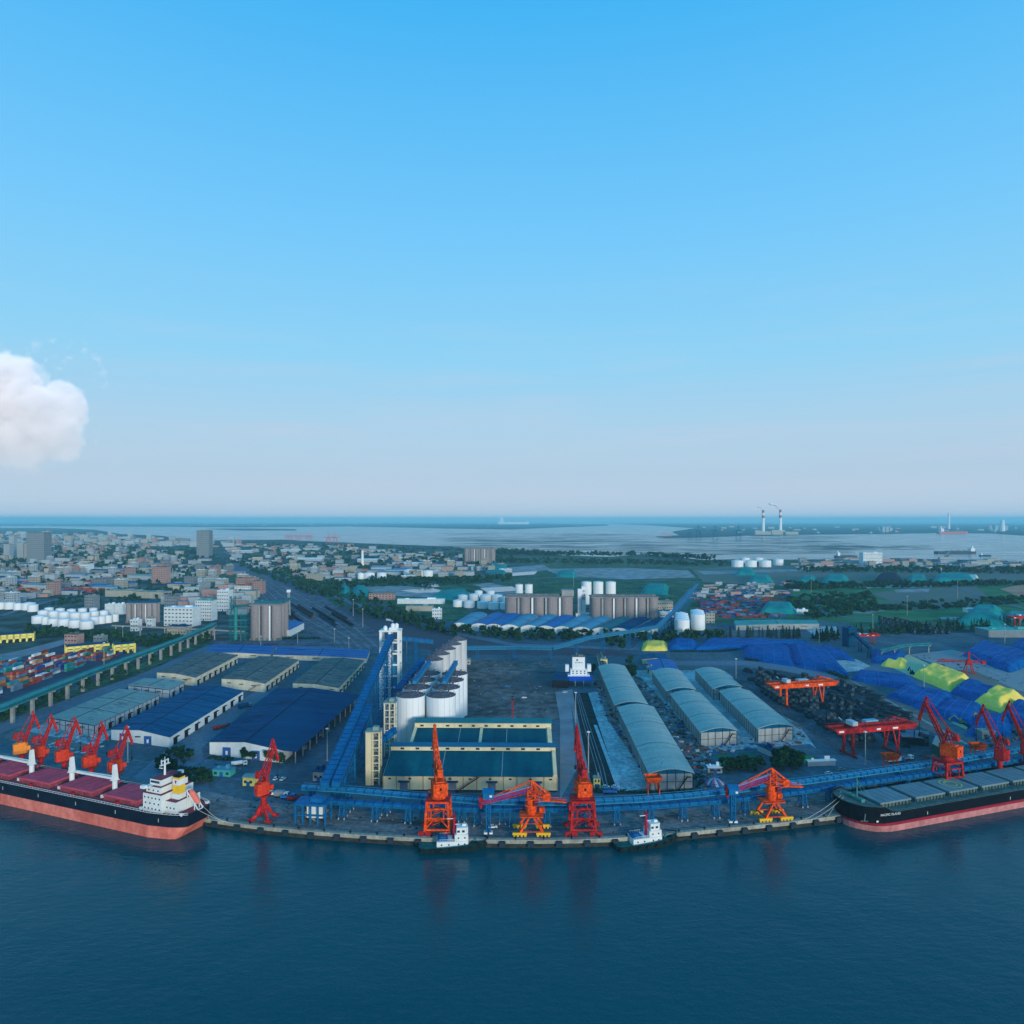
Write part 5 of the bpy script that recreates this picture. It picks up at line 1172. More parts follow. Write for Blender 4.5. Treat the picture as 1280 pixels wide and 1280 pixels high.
lines(s2, [((L2 - 3, -4, 12.8), (1000, 1027)), ((L2 - 3, -2, 12.8), (1014, 1025)), ((L2 - 8, -9, 12.8), (1034, 1022))])
def tug(label, px, py, rz):
    p = P(px, py, WATER); r = empty('tugboat', (p.x, p.y, WATER), rz, label, 'tugboat', 'black-hulled harbour tugs'); r.scale = (1.12,) * 3
    L_, B = 29, 9.4; xs = [-14.5, -13.5, -10, -4, 2, 7, 10, 12.4, 13.8, 14.5]; hbs = [3.2, 4.2, 4.6, 4.7, 4.7, 4.4, 3.7, 2.6, 1.4, .15]
    dk = [1.5, 1.5, 1.5, 1.6, 1.9, 2.3, 2.6, 2.9, 3.1, 3.2]
    g = MB()
    for s in (1, -1):
        for i in range(9):
            for (z0_, z1_, f0, f1) in ((-1, None, .85, 1),):
                a = [(xs[i] * .97, s * hbs[i] * f0, z0_), (xs[i+1] * .97, s * hbs[i+1] * f0, z0_), (xs[i+1], s * hbs[i+1], dk[i+1] + .8), (xs[i], s * hbs[i], dk[i] + .8)]
                g.face(a if s < 0 else a[::-1])
                b = [(xs[i], s * (hbs[i] - .15), dk[i] + .8), (xs[i+1], s * (hbs[i+1] - .1), dk[i+1] + .8), (xs[i+1], s * (hbs[i+1] - .15), dk[i+1]), (xs[i], s * (hbs[i] - .15), dk[i])]
                g.face(b if s < 0 else b[::-1]); g.face([a[3], a[2], b[1], b[0]] if s < 0 else [b[0], b[1], a[2], a[3]])
    g.face([(-14.1, 2.7, -1), (-14.1, -2.7, -1), (-14.5, -3.2, 2.3), (-14.5, 3.2, 2.3)]); g.obj('hull', M_hull2, r)
    g = MB()
    for i in range(9): g.face([(xs[i], -hbs[i] + .1, dk[i]), (xs[i+1], -hbs[i+1] + .1, dk[i+1]), (xs[i+1], hbs[i+1] - .1, dk[i+1]), (xs[i], hbs[i] - .1, dk[i])])
    g.obj('deck', M_tugdeck, r)
    g = MB(); g.box((-.5, 0, 1.5), (13, 6.4, 2.6)); g.box((3.2, 0, 4.1), (5.6, 5.6, 2.5)); g.ext([(1.2,-2.4),(5,-2.4),(6,-1.2),(6,1.2),(5,2.4),(1.2,2.4)], 6.6, 9.0); g.box((3.4, 0, 9.0), (4.4, 4.4, .25)); g.box((4.4, 0, 9.25), (1.6, 1.2, .8)); g.obj('deckhouse', W_white, r)
    for y in (-1, 1):
        for x, yy, z, w_, h_ in ((2, 2.42, 7.4, 1.1, .9), (4, 2.42, 7.4, 1.1, .9), (2, 2.82, 5, .6, .6), (4.6, 2.82, 5, .6, .6), (-5, 3.22, 2.6, .6, .6), (-2, 3.22, 2.6, .6, .6), (2, 3.22, 2.6, .6, .6), (4.5, 3.22, 2.6, .6, .6)):
            g = MB(); g.box((x, y * yy, z), (w_, .1, h_)); g.obj('window', G_glass, r)
    g = MB(); g.box((-4.6, 0, 4.1), (4.4, 4.2, .6)); g.tube((-4.5, 0, 4.7), (-4.5, 0, 5.4), 1.6, 1.3, 12); g.obj('winch_canopy', mat('tug_blue_canopy', (0.01, 0.1, 0.22), 0.7, 0.1, 1), r)
    g = MB(); g.tube((.2, 0, 4.1), (.2, 0, 13), .75, .4, 8); g.box((.2, 0, 13), (1.2, 2.4, .25)); g.tube((.2, 0, 13.2), (.2, 0, 14.8), .15, .1, 6); g.obj('mast', mat('tug_crimson', (0.42, 0.01, 0.035), 0.5, 0.1, 1), r)
    g = MB(); g.box((-1.2, 0, 12.2), (3, .3, .25)); g.box((1.4, 0, 9.8), (2, .3, .2)); g.obj('radar', W_white, r)
    for x, y, z in ((-13, 4.5, 1.2), (-9, 4.85, 1.1), (-5, 4.9, 1.1), (-1, 4.95, 1.2), (3, 4.95, 1.4), (7, 4.7, 1.7), (10.5, 3.8, 2.1), (13.2, 2.2, 2.4)):
        for s in (-1, 1): g = MB(); g.tube((x, s * (y - .1), z), (x, s * (y + .3), z), .75, .75, 10); g.obj('tyre_fender', K_black, r)
    g = MB(); g.tube((9, -1.2, 2.9), (9, 1.2, 2.9), .8, .8, 10); g.box((9, 0, 2.4), (2, 3, .5)); g.obj('tow_winch', mat('winch_green', (0,0,0)), r)
    g = MB()
    for k in range(8):
        for s in (-1, 1): g.bar((1.5 - k, s * 3.1, 4.1), (1.5 - k, s * 3.1, 5.1), .07)
    for s in (-1, 1): g.bar((1.5, s * 3.1, 5.1), (-6, s * 3.1, 5.1), .08)
    g.obj('railing', W_white, r)
    return r
tug('black and white tug with a red mast moored in front of the left orange crane', 567, 1060, rad(6))
tug('black and white tug with a red mast moored right of the right orange crane', 807, 1055.5, rad(15))
# ------------------------------------------------------------------ silos, tanks and plants in the middle distance
def silo_block(label, x0p, x1p, yb, h, nb, m=None, group=None, roofm=None, rows=2, rz=0, head=None):
    a, b = P(x0p, yb), P(x1p, yb); W = b.x - a.x; r_ = W / nb / 2; c = (a + b) / 2
    root = empty('silo_block', (c.x, c.y + r_ * rows, 0), rz, label, 'grain silos', group); take(c.x, c.y + r_, W / 2)
    for j in range(rows):
        for i in range(nb):
            x = -W/2 + r_ * (2 * i + 1); y = -r_ * rows + r_ * (2 * j + 1)
            g = MB(); g.tube((x, y, 0), (x, y, h), r_ * .985, r_ * .985, 20, 0, True); g.obj('silo', m or C_silo, root, False)
    g = MB(); g.box((0, 0, h + .01), (W, r_ * 2 * rows, 1.2)); g.box((0, 0, h + 1.2), (W * .96, r_ * .9, 2.6), 1); g.obj('top_gallery', [C_silo, roofm or R_dgrey], root)
    g = MB()
    for i in range(nb - 1): x = -W/2 + r_ * 2 * (i + 1); g.box((x, -r_ * rows + .25, 0), (r_ * .28, 1.2, h - .5), i % 2)
    g.obj('downpipe', [W_grey, T_white], root)
    g = MB(); g.box((0, -r_ * rows + r_ * .5, 0), (W * .98, r_ * .9, 3.2)); g.obj('base_wall', R_dgrey, root)
    if head:
        g = MB(); g.box((head * W/2, 0, h + 1.2), (r_ * 1.8, r_ * 2, head and 9)); g.obj('elevator_head', C_grey, root)
    return root
def zt(yb, yt): return (yb - yt) / F * P(640, yb).y     # height of a feature from its foot and top rows
silo_block('left block of five brown-grey concrete grain silos above the slanting blue sheds', 631, 717, 773, zt(773, 747), 5, head=.85)
silo_block('right block of six brown-grey concrete grain silos beside the white head tower', 739, 824, 775, zt(775, 747.5), 6)
silo_block('tall brown silo block with two rows standing beside the blue workshop roof, left', 311, 350, 801, zt(801, 757), 3, rows=3, roofm=S_green)
silo_block('brown silo block behind the left white tank cluster', 156, 195, 779, zt(779, 755), 6, roofm=R_blue)
silo_block('pale far silo block standing against the bay', 580, 619, 704, zt(704, 686), 6)
for i, x in enumerate((649, 661.5)):
    p = P(x, 752); silo('white_silo', ('left' if i == 0 else 'right') + ' of two white silos behind the left brown silo block', p.x, p.y + 30, 7.3, zt(752, 735) + 4, group='two white silos behind the brown block', n=24, rail=False)
for i, x in enumerate((735, 750, 766)):
    p = P(x, 757); silo('white_silo', ['left', 'middle', 'right'][i] + ' one of three large white silos behind the right brown silo block', p.x, p.y + 25, 8.9, zt(757, 731) + 3, group='three white silos behind the brown block', n=28, rail=False, gear=False)
p = P(728, 770); root = empty('head_tower', (p.x, p.y, 0), 0, 'slim white head tower with a dark vertical inscription between the brown silo blocks', 'tower'); take(p.x, p.y, 10)
hh = zt(770, 736); g = MB(); g.box((-1.5, 0, 0), (12, 10, hh)); g.box((1.6, .2, hh), (6, 8, 4)); g.box((0, -3, 0), (22, 12, 5)); g.obj('wall', T_white, root)
g = MB()
for k in range(4): g.box((-7 + 4.6 * k, -9.1, 1.6), (1.6, .2, 1.4))
g.box((-1.5, -5.05, 8), (.8, .2, hh - 18)); g.obj('window', [W_grey], root)
text('中', 5.2, W_dark, root, (1.6, -5.1, hh - 5.5), (rad(90), 0, 0), 'lettering'); text('储', 5.2, W_dark, root, (1.6, -5.1, hh - 11), (rad(90), 0, 0), 'lettering'); text('粮', 5.2, W_dark, root, (1.6, -5.1, hh - 16.5), (rad(90), 0, 0), 'lettering')
# green-scaffolded elevator in front of the tall left silos
p = P(291, 802); root = empty('elevator_tower', (p.x, p.y, 0), 0, 'green lattice elevator tower at the left side of the tall brown silos', 'tower'); take(p.x, p.y, 8)
g = MB(); g.lattice((0, 0, 0), (0, 0, zt(802, 745)), 5, 5, 10, .6); g.lattice((13, 0, 0), (13, 0, 34), 5, 5, 6, .5); g.obj('frame', S_green, root)
g = MB()
for z in (10, 18, 26, 33): g.box((6, 2, z), (22, 8, .4)); g.bar((-3, -3, z + 1), (17, -3, z + 1), .2)
g.box((3, 2, 2), (3, 3, 40)); g.obj('platform', S_lgreen, root)
gallery('silo_gallery', 'green roofed gallery over the tall brown silos, left', [P(291, 752, 0) * 0 + Vector((P(291, 801).x, P(291, 801).y, 41)), Vector((P(325, 801).x, P(325, 801).y + 20, 42)), Vector((P(350, 801).x, P(350, 801).y + 45, 46))], 5, 2.6, S_green, S_green)

# white tanks
M_wt = T_white
def tankfield(name, labelf, spots, group, h, mr=None, r=None, n=20):
    for i, (x, y, rr) in enumerate(spots):
        p = P(x, y); r_ = rr / F * p.y
        silo(name, labelf(i, x, y), p.x, p.y + r_, r_, h if not callable(h) else h(y), 'tank', group, n=n, gear=False, rail=False, cone=.18, mr=mr)
ordn = ['first', 'second', 'third', 'fourth', 'fifth', 'sixth', 'seventh', 'eighth', 'ninth', 'tenth', 'eleventh', 'twelfth']
sp = [(43,780,7.5), (54,781,4), (62.5,783.5,6), (75.5,784,7), (89,785.5,7), (103.5,787,8), (115,781,5.5), (124,780,5), (133,779,4.6), (141.5,777.5,4.2)]
tankfield('oil_tank', lambda i, x, y: f'{ordn[i]} white tank from the left in the front line of the left tank farm', sp, 'front line of the left tank farm', lambda y: 10.5, n=24)
sp = [(50,773,6), (63,774,6), (76,775,6.4), (90,776,6.5), (103,776,6), (115,774,5), (127,773,5), (58,769,5), (72,770,5), (86,771,5), (100,770,5), (114,769.5,4.5)]
tankfield('oil_tank', lambda i, x, y: 'white tank in the crowded back lines of the left tank farm', sp, 'back lines of the left tank farm', 11)
sp = [(-3,762,5), (8,762,6), (19,763,5), (30,763,8), (37,765,6)]
tankfield('oil_tank', lambda i, x, y: f'{ordn[i]} white tank from the left in the group at the far left edge', sp, 'white tanks at the left edge', 11)
sp = [(572,759,6.5), (586,760,7), (603,761,7), (617,762,7), (631,762,7)]
tankfield('oil_tank', lambda i, x, y: f'{ordn[i]} tank from the left, front line of the tank farm by the brown silos', sp, 'front line of the middle tank farm', 11)
sp = [(578,752,6), (592,751,6.5), (607,752,7), (621,752,7), (634,754,6), (598,746,5), (613,746,5)]
tankfield('oil_tank', lambda i, x, y: 'white tank in the back lines of the tank farm by the brown silos', sp, 'back lines of the middle tank farm', 11)
sp = [(450,724,4), (460,724,7), (476,724,6), (510,720,7), (522,721,6), (534,721,6.5)]
tankfield('oil_tank', lambda i, x, y: f'{ordn[i]} pale tank from the left in the far tank row, centre left', sp, 'far tank row', 15)
sp = [(924,709,7.2), (941,709,7.2), (959,709,7.4), (975,707,6.4), (933,705,6), (950,705,6)]
tankfield('oil_tank', lambda i, x, y: f'{ordn[i]} white tank of the coast tank farm at the bay edge, right', sp, 'coast tank farm', 20)
for j, (x, n_) in enumerate(((855, 4), (875, 3))):
    for i in range(n_):
        p = P(x, 796 - 8 * j); silo('white_silo', f'{ordn[i]} from the front in the {"left" if j == 0 else "right"} line of white silos beside the conveyor road', p.x + i * 4.4, p.y + 9 + i * 20, 9.2, 21, group='white silos beside the conveyor road', n=24, rail=False, gear=False, cone=.22)

# ------------------------------------------------------------------ houses and works
W_pale = mat('pale_works_wall', (0.52, 0.54, 0.52), 0.8, 0.12, 0.2)
WALLS = {'works': W_pale, 'white': mat('town_white_wall', (0.3, 0.33, 0.335), 0.8, 0.12, 0.2), 'cream': mat('town_cream_wall', (0.32, 0.29, 0.23), 0.85, 0.12, 0.2), 'grey': mat('town_grey_wall', (0.17, 0.19, 0.2), 0.85, 0.12, 0.2), 'pink': mat('pink_brown_wall', (0.33, 0.2, 0.17), 0.85, 0.12, 0.2), 'yellow': mat('yellow_wall', (0.72, 0.58, 0.14), 0.8, 0.1, 0.3), 'tealw': mat('teal_wall', (0.04, 0.3, 0.24), 0.7, 0.1, 0.3)}
ROOFS = {'blue': R_blue, 'bright blue': R_bblue, 'grey': R_dgrey, 'pale': R_greyb, 'teal': R_tealp, 'navy': R_navy, 'white': T_white, 'red': mat('red_tile_roof', (0.3, 0.09, 0.06), 0.85, 0.2, 0.3), 'sky-blue': R_lblue}
HM = {}
def house_mesh(w, d, h, wall, roof, fl, style):
    k = (w, d, h, wall, roof, fl, style)
    if k in HM: return HM[k]
    g = MB(); g.box((0, 0, 0), (w, d, h), 0)
    nw = max(2, int(w / 4))
    if fl:
        for f in range(fl):
            z = h * (f + .35) / fl; wh = min(1.5, h / fl * .5)
            for i in range(nw):
                x = -w/2 + w * (i + .5) / nw
                for s in (-1, 1): g.box((x, s * (d/2 + .02), z), (w / nw * .5, .2, wh), 2)
            for i in range(max(1, int(d / 5))):
                y = -d/2 + d * (i + .5) / max(1, int(d / 5))
                for s in (-1, 1): g.box((s * (w/2 + .02), y, z), (.2, 1.8, wh), 2)
    if style == 'gable':
        g.quadbox([(-w/2 - .4, -d/2 - .4, h), (w/2 + .4, -d/2 - .4, h), (w/2 + .4, d/2 + .4, h), (-w/2 - .4, d/2 + .4, h)], [(-w/2 - .4, -.2, h + d * .12), (w/2 + .4, -.2, h + d * .12), (w/2 + .4, .2, h + d * .12), (-w/2 - .4, .2, h + d * .12)], 1)
    else:
        g.box((0, 0, h), (w + .5, d + .5, .6), 1)
        g.box((w * .2, d * .1, h + .6), (w * .16, d * .25, 2.4), 0); g.box((-w * .25, 0, h + .6), (w * .1, d * .15, 1.4), 1)
    HM[k] = g.mesh('building', [WALLS[wall], ROOFS[roof], G_glass]); return HM[k]
def house(name, label, cat, px, py, w, d, h, wall, roof, fl=0, style='flat', rz=0, group=None, parts=True):
    p = P(px, py)
    if not parts:
        o = bpy.data.objects.new(name, house_mesh(w, d, h, wall, roof, fl, style)); COL.objects.link(o)
        o.location = (p.x, p.y + d / 2, 0); o.rotation_euler = (0, 0, rz); tag(o, label, cat, group); take(p.x, p.y + d/2, max(w, d) * .45); return o
    root = empty(name, (p.x, p.y + d/2, 0), rz, label, cat, group); take(p.x, p.y + d/2, max(w, d) * .45)
    g = MB(); g.box((0, 0, 0), (w, d, h)); g.obj('wall', WALLS[wall], root)
    g = MB()
    if style == 'gable':
        g.quadbox([(-w/2 - .5, -d/2 - .5, h), (w/2 + .5, -d/2 - .5, h), (w/2 + .5, d/2 + .5, h), (-w/2 - .5, d/2 + .5, h)], [(-w/2 - .5, -.2, h + d * .13), (w/2 + .5, -.2, h + d * .13), (w/2 + .5, .2, h + d * .13), (-w/2 - .5, .2, h + d * .13)])
    else:
        g.box((0, 0, h), (w + .6, d + .6, .5)); g.box((w * .22, 0, h + .5), (w * .18, d * .3, 2.2)); g.box((-w * .3, 0, h + .5), (w * .08, d * .2, 1.2))
    g.obj('roof', ROOFS[roof], root)
    nw = max(2, min(8, int(w / 3.5)))
    for f in range(fl):
        z = h * (f + .35) / fl
        for i in range(nw): g = MB(); g.box((-w/2 + w * (i + .5) / nw, -d/2 - .03, z), (w / nw * .5, .2, min(1.5, h / fl * .5))); g.obj('window', G_glass, root)
    if fl: g = MB(); g.box((0, -d/2 - .05, 0), (2.0, .25, 2.6)); g.obj('door', W_bdoor, root)
    return root
# small buildings inside the port
house('gatehouse', 'small yellow hut with a grey roof just left of the lone red column crane', 'hut', 311, 983, 6.5, 6, 5, 'yellow', 'pale', 1, 'gable', rad(-8))
house('site_office', 'turquoise flat cabin beside the hedges right of the red-hatched ship', 'cabin', 277.5, 971, 11, 6, 3.6, 'tealw', 'sky-blue', 1, 'flat', rad(-8))
house('site_office', 'small tan house with a dark roof left of the twin climbing conveyors', 'house', 399, 977, 6.5, 8, 5.5, 'cream', 'navy', 1, 'flat', rad(-8))
house('pump_house', 'small pale yellow pump house left of the yellow hut strip below the white gypsum ground', 'pump house', 746.5, 986, 3.6, 4, 5.5, 'yellow', 'pale', 2, 'flat')
house('pavilion', 'long low white-edged building in the green compound', 'pavilion', 966, 948, 5, 15, 4, 'white', 'navy', 0, 'flat', rad(20))
house('hut', 'white cabin at the left corner of the green compound', 'cabin', 894, 967, 8.5, 3.5, 3.6, 'white', 'white', 1)
house('guard_wall', 'white boundary building at the right front of the green compound', 'building', 1027, 958, 18, 2.2, 3.2, 'white', 'white', 0, 'flat', rad(6))
house('hut', 'grey hut behind the pale end of the sulphur-dusted ground', 'hut', 1236, 924, 9, 7, 5, 'grey', 'pale', 1)
house('control_house', 'small cream house beside the conveyor bend above the sulphur heap', 'house', 888, 779, 13, 10, 14, 'cream', 'pale', 3)
house('shed_annex', 'small pale building at the left corner of the dark earth field', 'building', 577, 831, 18, 8, 5, 'cream', 'pale', 1)
house('kiosk', 'small cream kiosk between the blue lean-to and the white ground', 'kiosk', 813, 842, 6, 5, 6, 'cream', 'pale', 1)
house('kiosk', 'small cream kiosk left of the rear arched storehouse', 'kiosk', 755, 833, 7, 5, 7, 'yellow', 'pale', 1)
# white loading building
p = P(724, 857); root = empty('loading_building', (p.x, p.y, 0), rad(-1), 'white stepped loading building with a round-fronted tower and blue canopy above the track bed', 'loading building'); take(p.x, p.y + 6, 18); root.scale = (.95, 1, .8)
g = MB(); g.box((0, 7, 7), (21, 9, 4.0)); g.box((0, 8, 11.0), (16, 8, 6)); g.box((0, 9.5, 17), (12, 8.5, 14)); g.box((-11, 9, 14), (3.4, 5, 7.5)); g.box((10.2, 9, 14), (3.6, 5, 8)); g.obj('wall', T_white, root)
g = MB(); g.box((0, 9.5, 31), (12.6, 9, .5)); g.box((2, 9, 31.5), (5, 4, 1.6)); g.tube((-2, 9, 31.5), (-2, 9, 35), .8, .8, 10); g.obj('roof', R_dgrey, root)
g = MB(); g.quadbox([(-12, -3, 6.2), (12.8, -3, 6.2), (12.8, 2.6, 9.4), (-12, 2.6, 9.4)], [(-12, -3, 6.6), (12.8, -3, 6.6), (12.8, 2.6, 9.8), (-12, 2.6, 9.8)]); g.obj('canopy', mat('royal_blue_canopy', (0.006, 0.07, 0.38), 0.6, 0.1, 0.2), root)
for x in (-11.5, -4, 4, 12): g = MB(); g.box((x, -2.6, 0), (.6, .6, 6.2)); g.obj('column', W_grey, root)
for z, xs_, yy in ((12.2, (-5.6, -1.9, 1.9, 5.6), 3.95), (14.6, (-5.6, -1.9, 1.9, 5.6), 3.95), (8.6, (-9, -5.4, -1.8, 1.8, 5.4, 9), 2.45)):
    for x in xs_: g = MB(); g.box((x, yy, z), (1.3, .2, 1.3)); g.obj('window', G_glass, root)
g = MB(); g.tube((-1.5, 5.15, 27.6), (-1.5, 5.3, 27.6), 1.0, 1.0, 12); g.obj('emblem', mat('dark_emblem', (0.03, 0.12, 0.12), 0.7, 0.1, 1), root)
g = MB()
for k in range(6): g.box((-3.2 + 1.3 * k, 5.2, 24.2), (.8, .12, .9))
g.obj('lettering', mat('dark_emblem', (0, 0, 0)), root)
shed('storage_shed', 'open blue canopy shed attached left of the white loading building', 'shed', [(690,850),(710,850.5),(712,841),(694,840)], 7, .6, W_dark, R_navy, 'flat', joints=1)
# yellow-framed unfinished halls
def frame_hall(label, px, py, w, d, h, rz):
    p = P(px, py); r = empty('open_hall', (p.x, p.y, 0), rz, label, 'hall', 'yellow open-framed halls by the container yard'); take(p.x, p.y, max(w, d) * .5)
    g = MB()
    n = int(w / 6)
    m_ = int(d / 6)
    for y in (-d/2, d/2):
        for i in range(n + 1): g.box((-w/2 + w * i / n, y, 0), (2.2, 1, h))
        for z in (h * .42, h - 2.6): g.box((0, y * 1.001, z), (w + 1, .9, 2.6))
    for x in (-w/2, w/2):
        for k in range(m_ + 1): g.box((x, -d/2 + d * k / m_, 0), (.9, 2.0, h))
        for z in (h * .42, h - 2.6): g.box((x, 0, z + .003), (.9, d, 2.6))
    g.obj('frame', WALLS['yellow'], r)
    g = MB(); g.box((0, 0, h), (w - .5, d - .5, .5)); g.obj('roof', R_navy, r); g = MB(); g.box((0, 0, h * .5), (w - 2, d - 2, .4)); g.obj('floor_slab', W_grey, r)
frame_hall('larger yellow-framed open hall above the container yard, middle of three', 109, 817, 15, 40, 10.5, rad(-54))
frame_hall('smaller yellow-framed open hall right of the larger one, by the green conveyor', 155, 816, 12, 20, 10.5, rad(-54))
frame_hall('yellow-framed open hall at the left edge of the picture', 14, 802, 14, 46, 9.5, rad(-60))
# chemical works: individually placed white blocks
for x, y, w, d, h, wl, rf, fl, lb in ((224,783,44,20,26,'works','white',5,'white stepped works building with rows of windows, nearest the green conveyor end'), (255,776,26,16,30,'works','teal',6,'tall white works building with teal roofs left of the tall brown silos'),
        (213,762,20,14,22,'grey','grey',4,'grey works building above the brown silo block'), (279,764,20,14,34,'works','white',6,'white works tower between the tall silos and the railway'), (112,763,17,14,24,'grey','pale',5,'grey-white tower behind the left tank farm'),
        (137,768,15,12,16,'works','white',0,'windowless white block behind the left tank farm'), (149,768,14,12,16,'works','white',0,'windowless white block touching the brown silo block'),
        (221,797,26,14,14,'cream','navy',3,'brownish house with dark windows in front of the chemical works'), (168,789,11,9,15,'works','white',3,'small white house right of the left tank farm'), (187,784,9,8,12,'works','pale',2,'small white cube house before the brown silo block'),
        (150,746,60,30,12,'cream','pale',0,'long peach-walled hall at the left, with a grey roof'), (188,748,58,26,12,'cream','pale',0,'peach-walled hall right of the other peach hall'), (199,729,36,20,38,'pink','grey',8,'pinkish-brown apartment block above the peach-walled halls'),
        (89,808,16,12,14,'pink','grey',3,'small brown house behind the yellow-framed hall'), (123,806,12,9,10,'grey','pale',2,'small grey house behind the yellow-framed hall'), (105,716,30,22,26,'works','grey',5,'white tower block in the left town'),
        (303,742,34,18,16,'works','red',3,'white works with round drums beside the railway yard'), (392,727,38,16,18,'cream','pale',4,'cream block right of the railway yard'), (477,750,48,14,12,'pink','grey',3,'pink low block left of the teal heaps'),
        (546,774,14,10,15,'works','white',3,'small white cube building left of the slanting blue sheds'), (526,755,84,14,8,'works','white',0,'long white low hall left of the middle tank farm'), (524,764,44,16,8,'cream','cream' if 0 else 'pale',0,'cream low hall below the long white hall'),
        (830,762,30,12,14,'cream','pale',2,'cream office right of the brown silos'), (836,772,26,12,8,'works','white',1,'white low building right of the brown silos'), (1091,708,62,26,44,'works','white',4,'big white cube building at the bay edge, right'),
        (1222,766,30,14,6,'works','white',0,'white shed beside the teal heap, right edge'), (1003,768,18,10,7,'works','white',0,'small white shed right of the round teal heap'), (1270,797,70,26,9,'grey','teal',0,'teal-roofed shed at the right edge')):
    house('works_building', lb, 'building', x, y, w, d, h, wl, rf, fl, 'flat', rad(-8) if x < 400 else 0)
# residential towers on the left horizon
for x, y, w, d, h, wl, lb in ((253.5,697,50,34,108,'grey','lone tall grey-white tower block standing in front of the bay'), (44,703,62,40,146*.72,'grey','broad grey twin tower block at the left, with blue glass front'), (56,702,18,24,110,'white','slim white tower attached to the broad grey block'),
        (8,700,22,22,60,'white','white tower block at the left edge of the picture'), (14,697,20,20,88,'white','taller white tower with a peaked top at the left edge'), (25,699,24,20,64,'white','third white tower from the left edge'),
        (33,699,16,20,60,'cream','cream tower block between the white towers and the broad grey block')):
    house('tower_block', lb, 'tower block', x, y, w, d, h, wl, 'grey', 14, 'flat', 0, parts=False)
# ------------------------------------------------------------------ the town: many small houses
random.seed(21)
def scatter_houses(n, region, dims, name, cat, labelf, group, rzc=0, gapf=.62, seed=1, ymin=0):
    rs = random.Random(seed); xs_ = [p[0] for p in region]; ys_ = [p[1] for p in region]; got = 0
    for t in range(n * 30):
        if got >= n: break
        x = rs.uniform(min(xs_), max(xs_)); y = max(ys_) - (max(ys_) - min(ys_)) * (rs.random() ** .75)
        if not inpoly(x, y, region): continue
        w, d, h, wl, rf, fl, st = rs.choice(dims); p = P(x, y)
        if not free(p.x, p.y + d/2, max(w, d) * gapf): continue
        house(name, labelf(wl, rf, h, x, y), cat, x, y, w, d, h, wl, rf, fl, st, rad(rzc) + rs.choice((0, math.pi/2)) * 0 + rs.uniform(-.1, .1), group, parts=False); got += 1
    return got
low = [(22,12,9,'white','grey',2,'flat'), (30,14,12,'cream','grey',3,'flat'), (18,12,15,'white','pale',4,'flat'), (26,14,18,'grey','grey',5,'flat'), (14,11,10,'pink','red',3,'gable'), (40,16,8,'white','blue',0,'gable'), (34,18,8,'grey','bright blue',0,'gable'), (24,12,20,'cream','white',5,'flat'), (16,14,24,'white','white',6,'flat'), (50,20,9,'cream','sky-blue',0,'gable'), (12,10,8,'white','red',2,'gable'), (20,16,26,'pink','grey',7,'flat')]
ind = [(60,22,9,'white','sky-blue',0,'gable'), (80,26,10,'white','pale',0,'gable'), (44,20,8,'cream','bright blue',0,'gable'), (36,18,9,'white','white',0,'flat'), (70,24,9,'grey','blue',0,'gable'), (26,14,14,'white','grey',3,'flat'), (20,12,18,'cream','grey',5,'flat'), (90,28,10,'white','white',0,'gable'), (30,16,7,'pink','red',0,'gable')]
hd = lambda h: 'low' if h < 12 else ('mid-rise' if h < 19 else 'taller')
mk = lambda place, what: (lambda wl, rf, h, x, y: f'{hd(h)} {wl if wl != "tealw" else "teal"} {what} under a {rf} roof in {place}')
n1 = scatter_houses(60, [(-60,775),(60,748),(150,738),(190,720),(60,712),(-60,722)], low + ind[:5], 'town_house', 'building', mk('the works quarter at the far left', 'building'), 'buildings of the left works quarter', -12, seed=1)
n2 = scatter_houses(100, [(-80,730),(60,722),(150,722),(230,708),(150,686),(60,680),(-80,683)], low, 'town_house', 'building', mk('the dense left town around the towers', 'house'), 'houses of the left town', -8, seed=2, gapf=.5)
n3 = scatter_houses(50, [(200,735),(275,735),(330,745),(285,708),(250,700),(160,700)], low + ind[2:6], 'town_house', 'building', mk('the quarter left of the railway', 'building'), 'buildings left of the railway', -10, seed=3)
n4 = scatter_houses(62, [(300,702),(420,728),(560,712),(640,708),(570,696),(430,684),(280,682)], low + ind * 2, 'town_house', 'building', mk('the coastal quarter before the bay', 'building'), 'buildings of the coastal quarter', 0, seed=4)
n5 = scatter_houses(24, [(430,728),(560,724),(640,716),(560,708),(430,714)], ind, 'depot_shed', 'shed', mk('the strip around the far tank row', 'shed'), 'sheds around the far tank row', 0, seed=5)
n6 = scatter_houses(22, [(985,712),(1400,716),(1400,705),(985,702)], ind, 'depot_shed', 'shed', mk('the right bay shore', 'shed'), 'sheds on the right bay shore', 0, seed=6)
n7 = scatter_houses(24, [(0,680),(300,682),(250,672),(80,668),(0,668)], [(a*2.2, b*1.5, c*1.6, d, e, 0, 'flat') for a, b, c, d, e, f_, g_ in low[:9]], 'city_block', 'building', mk('the hazy far left district', 'block'), 'blocks of the hazy far district', 0, seed=7)
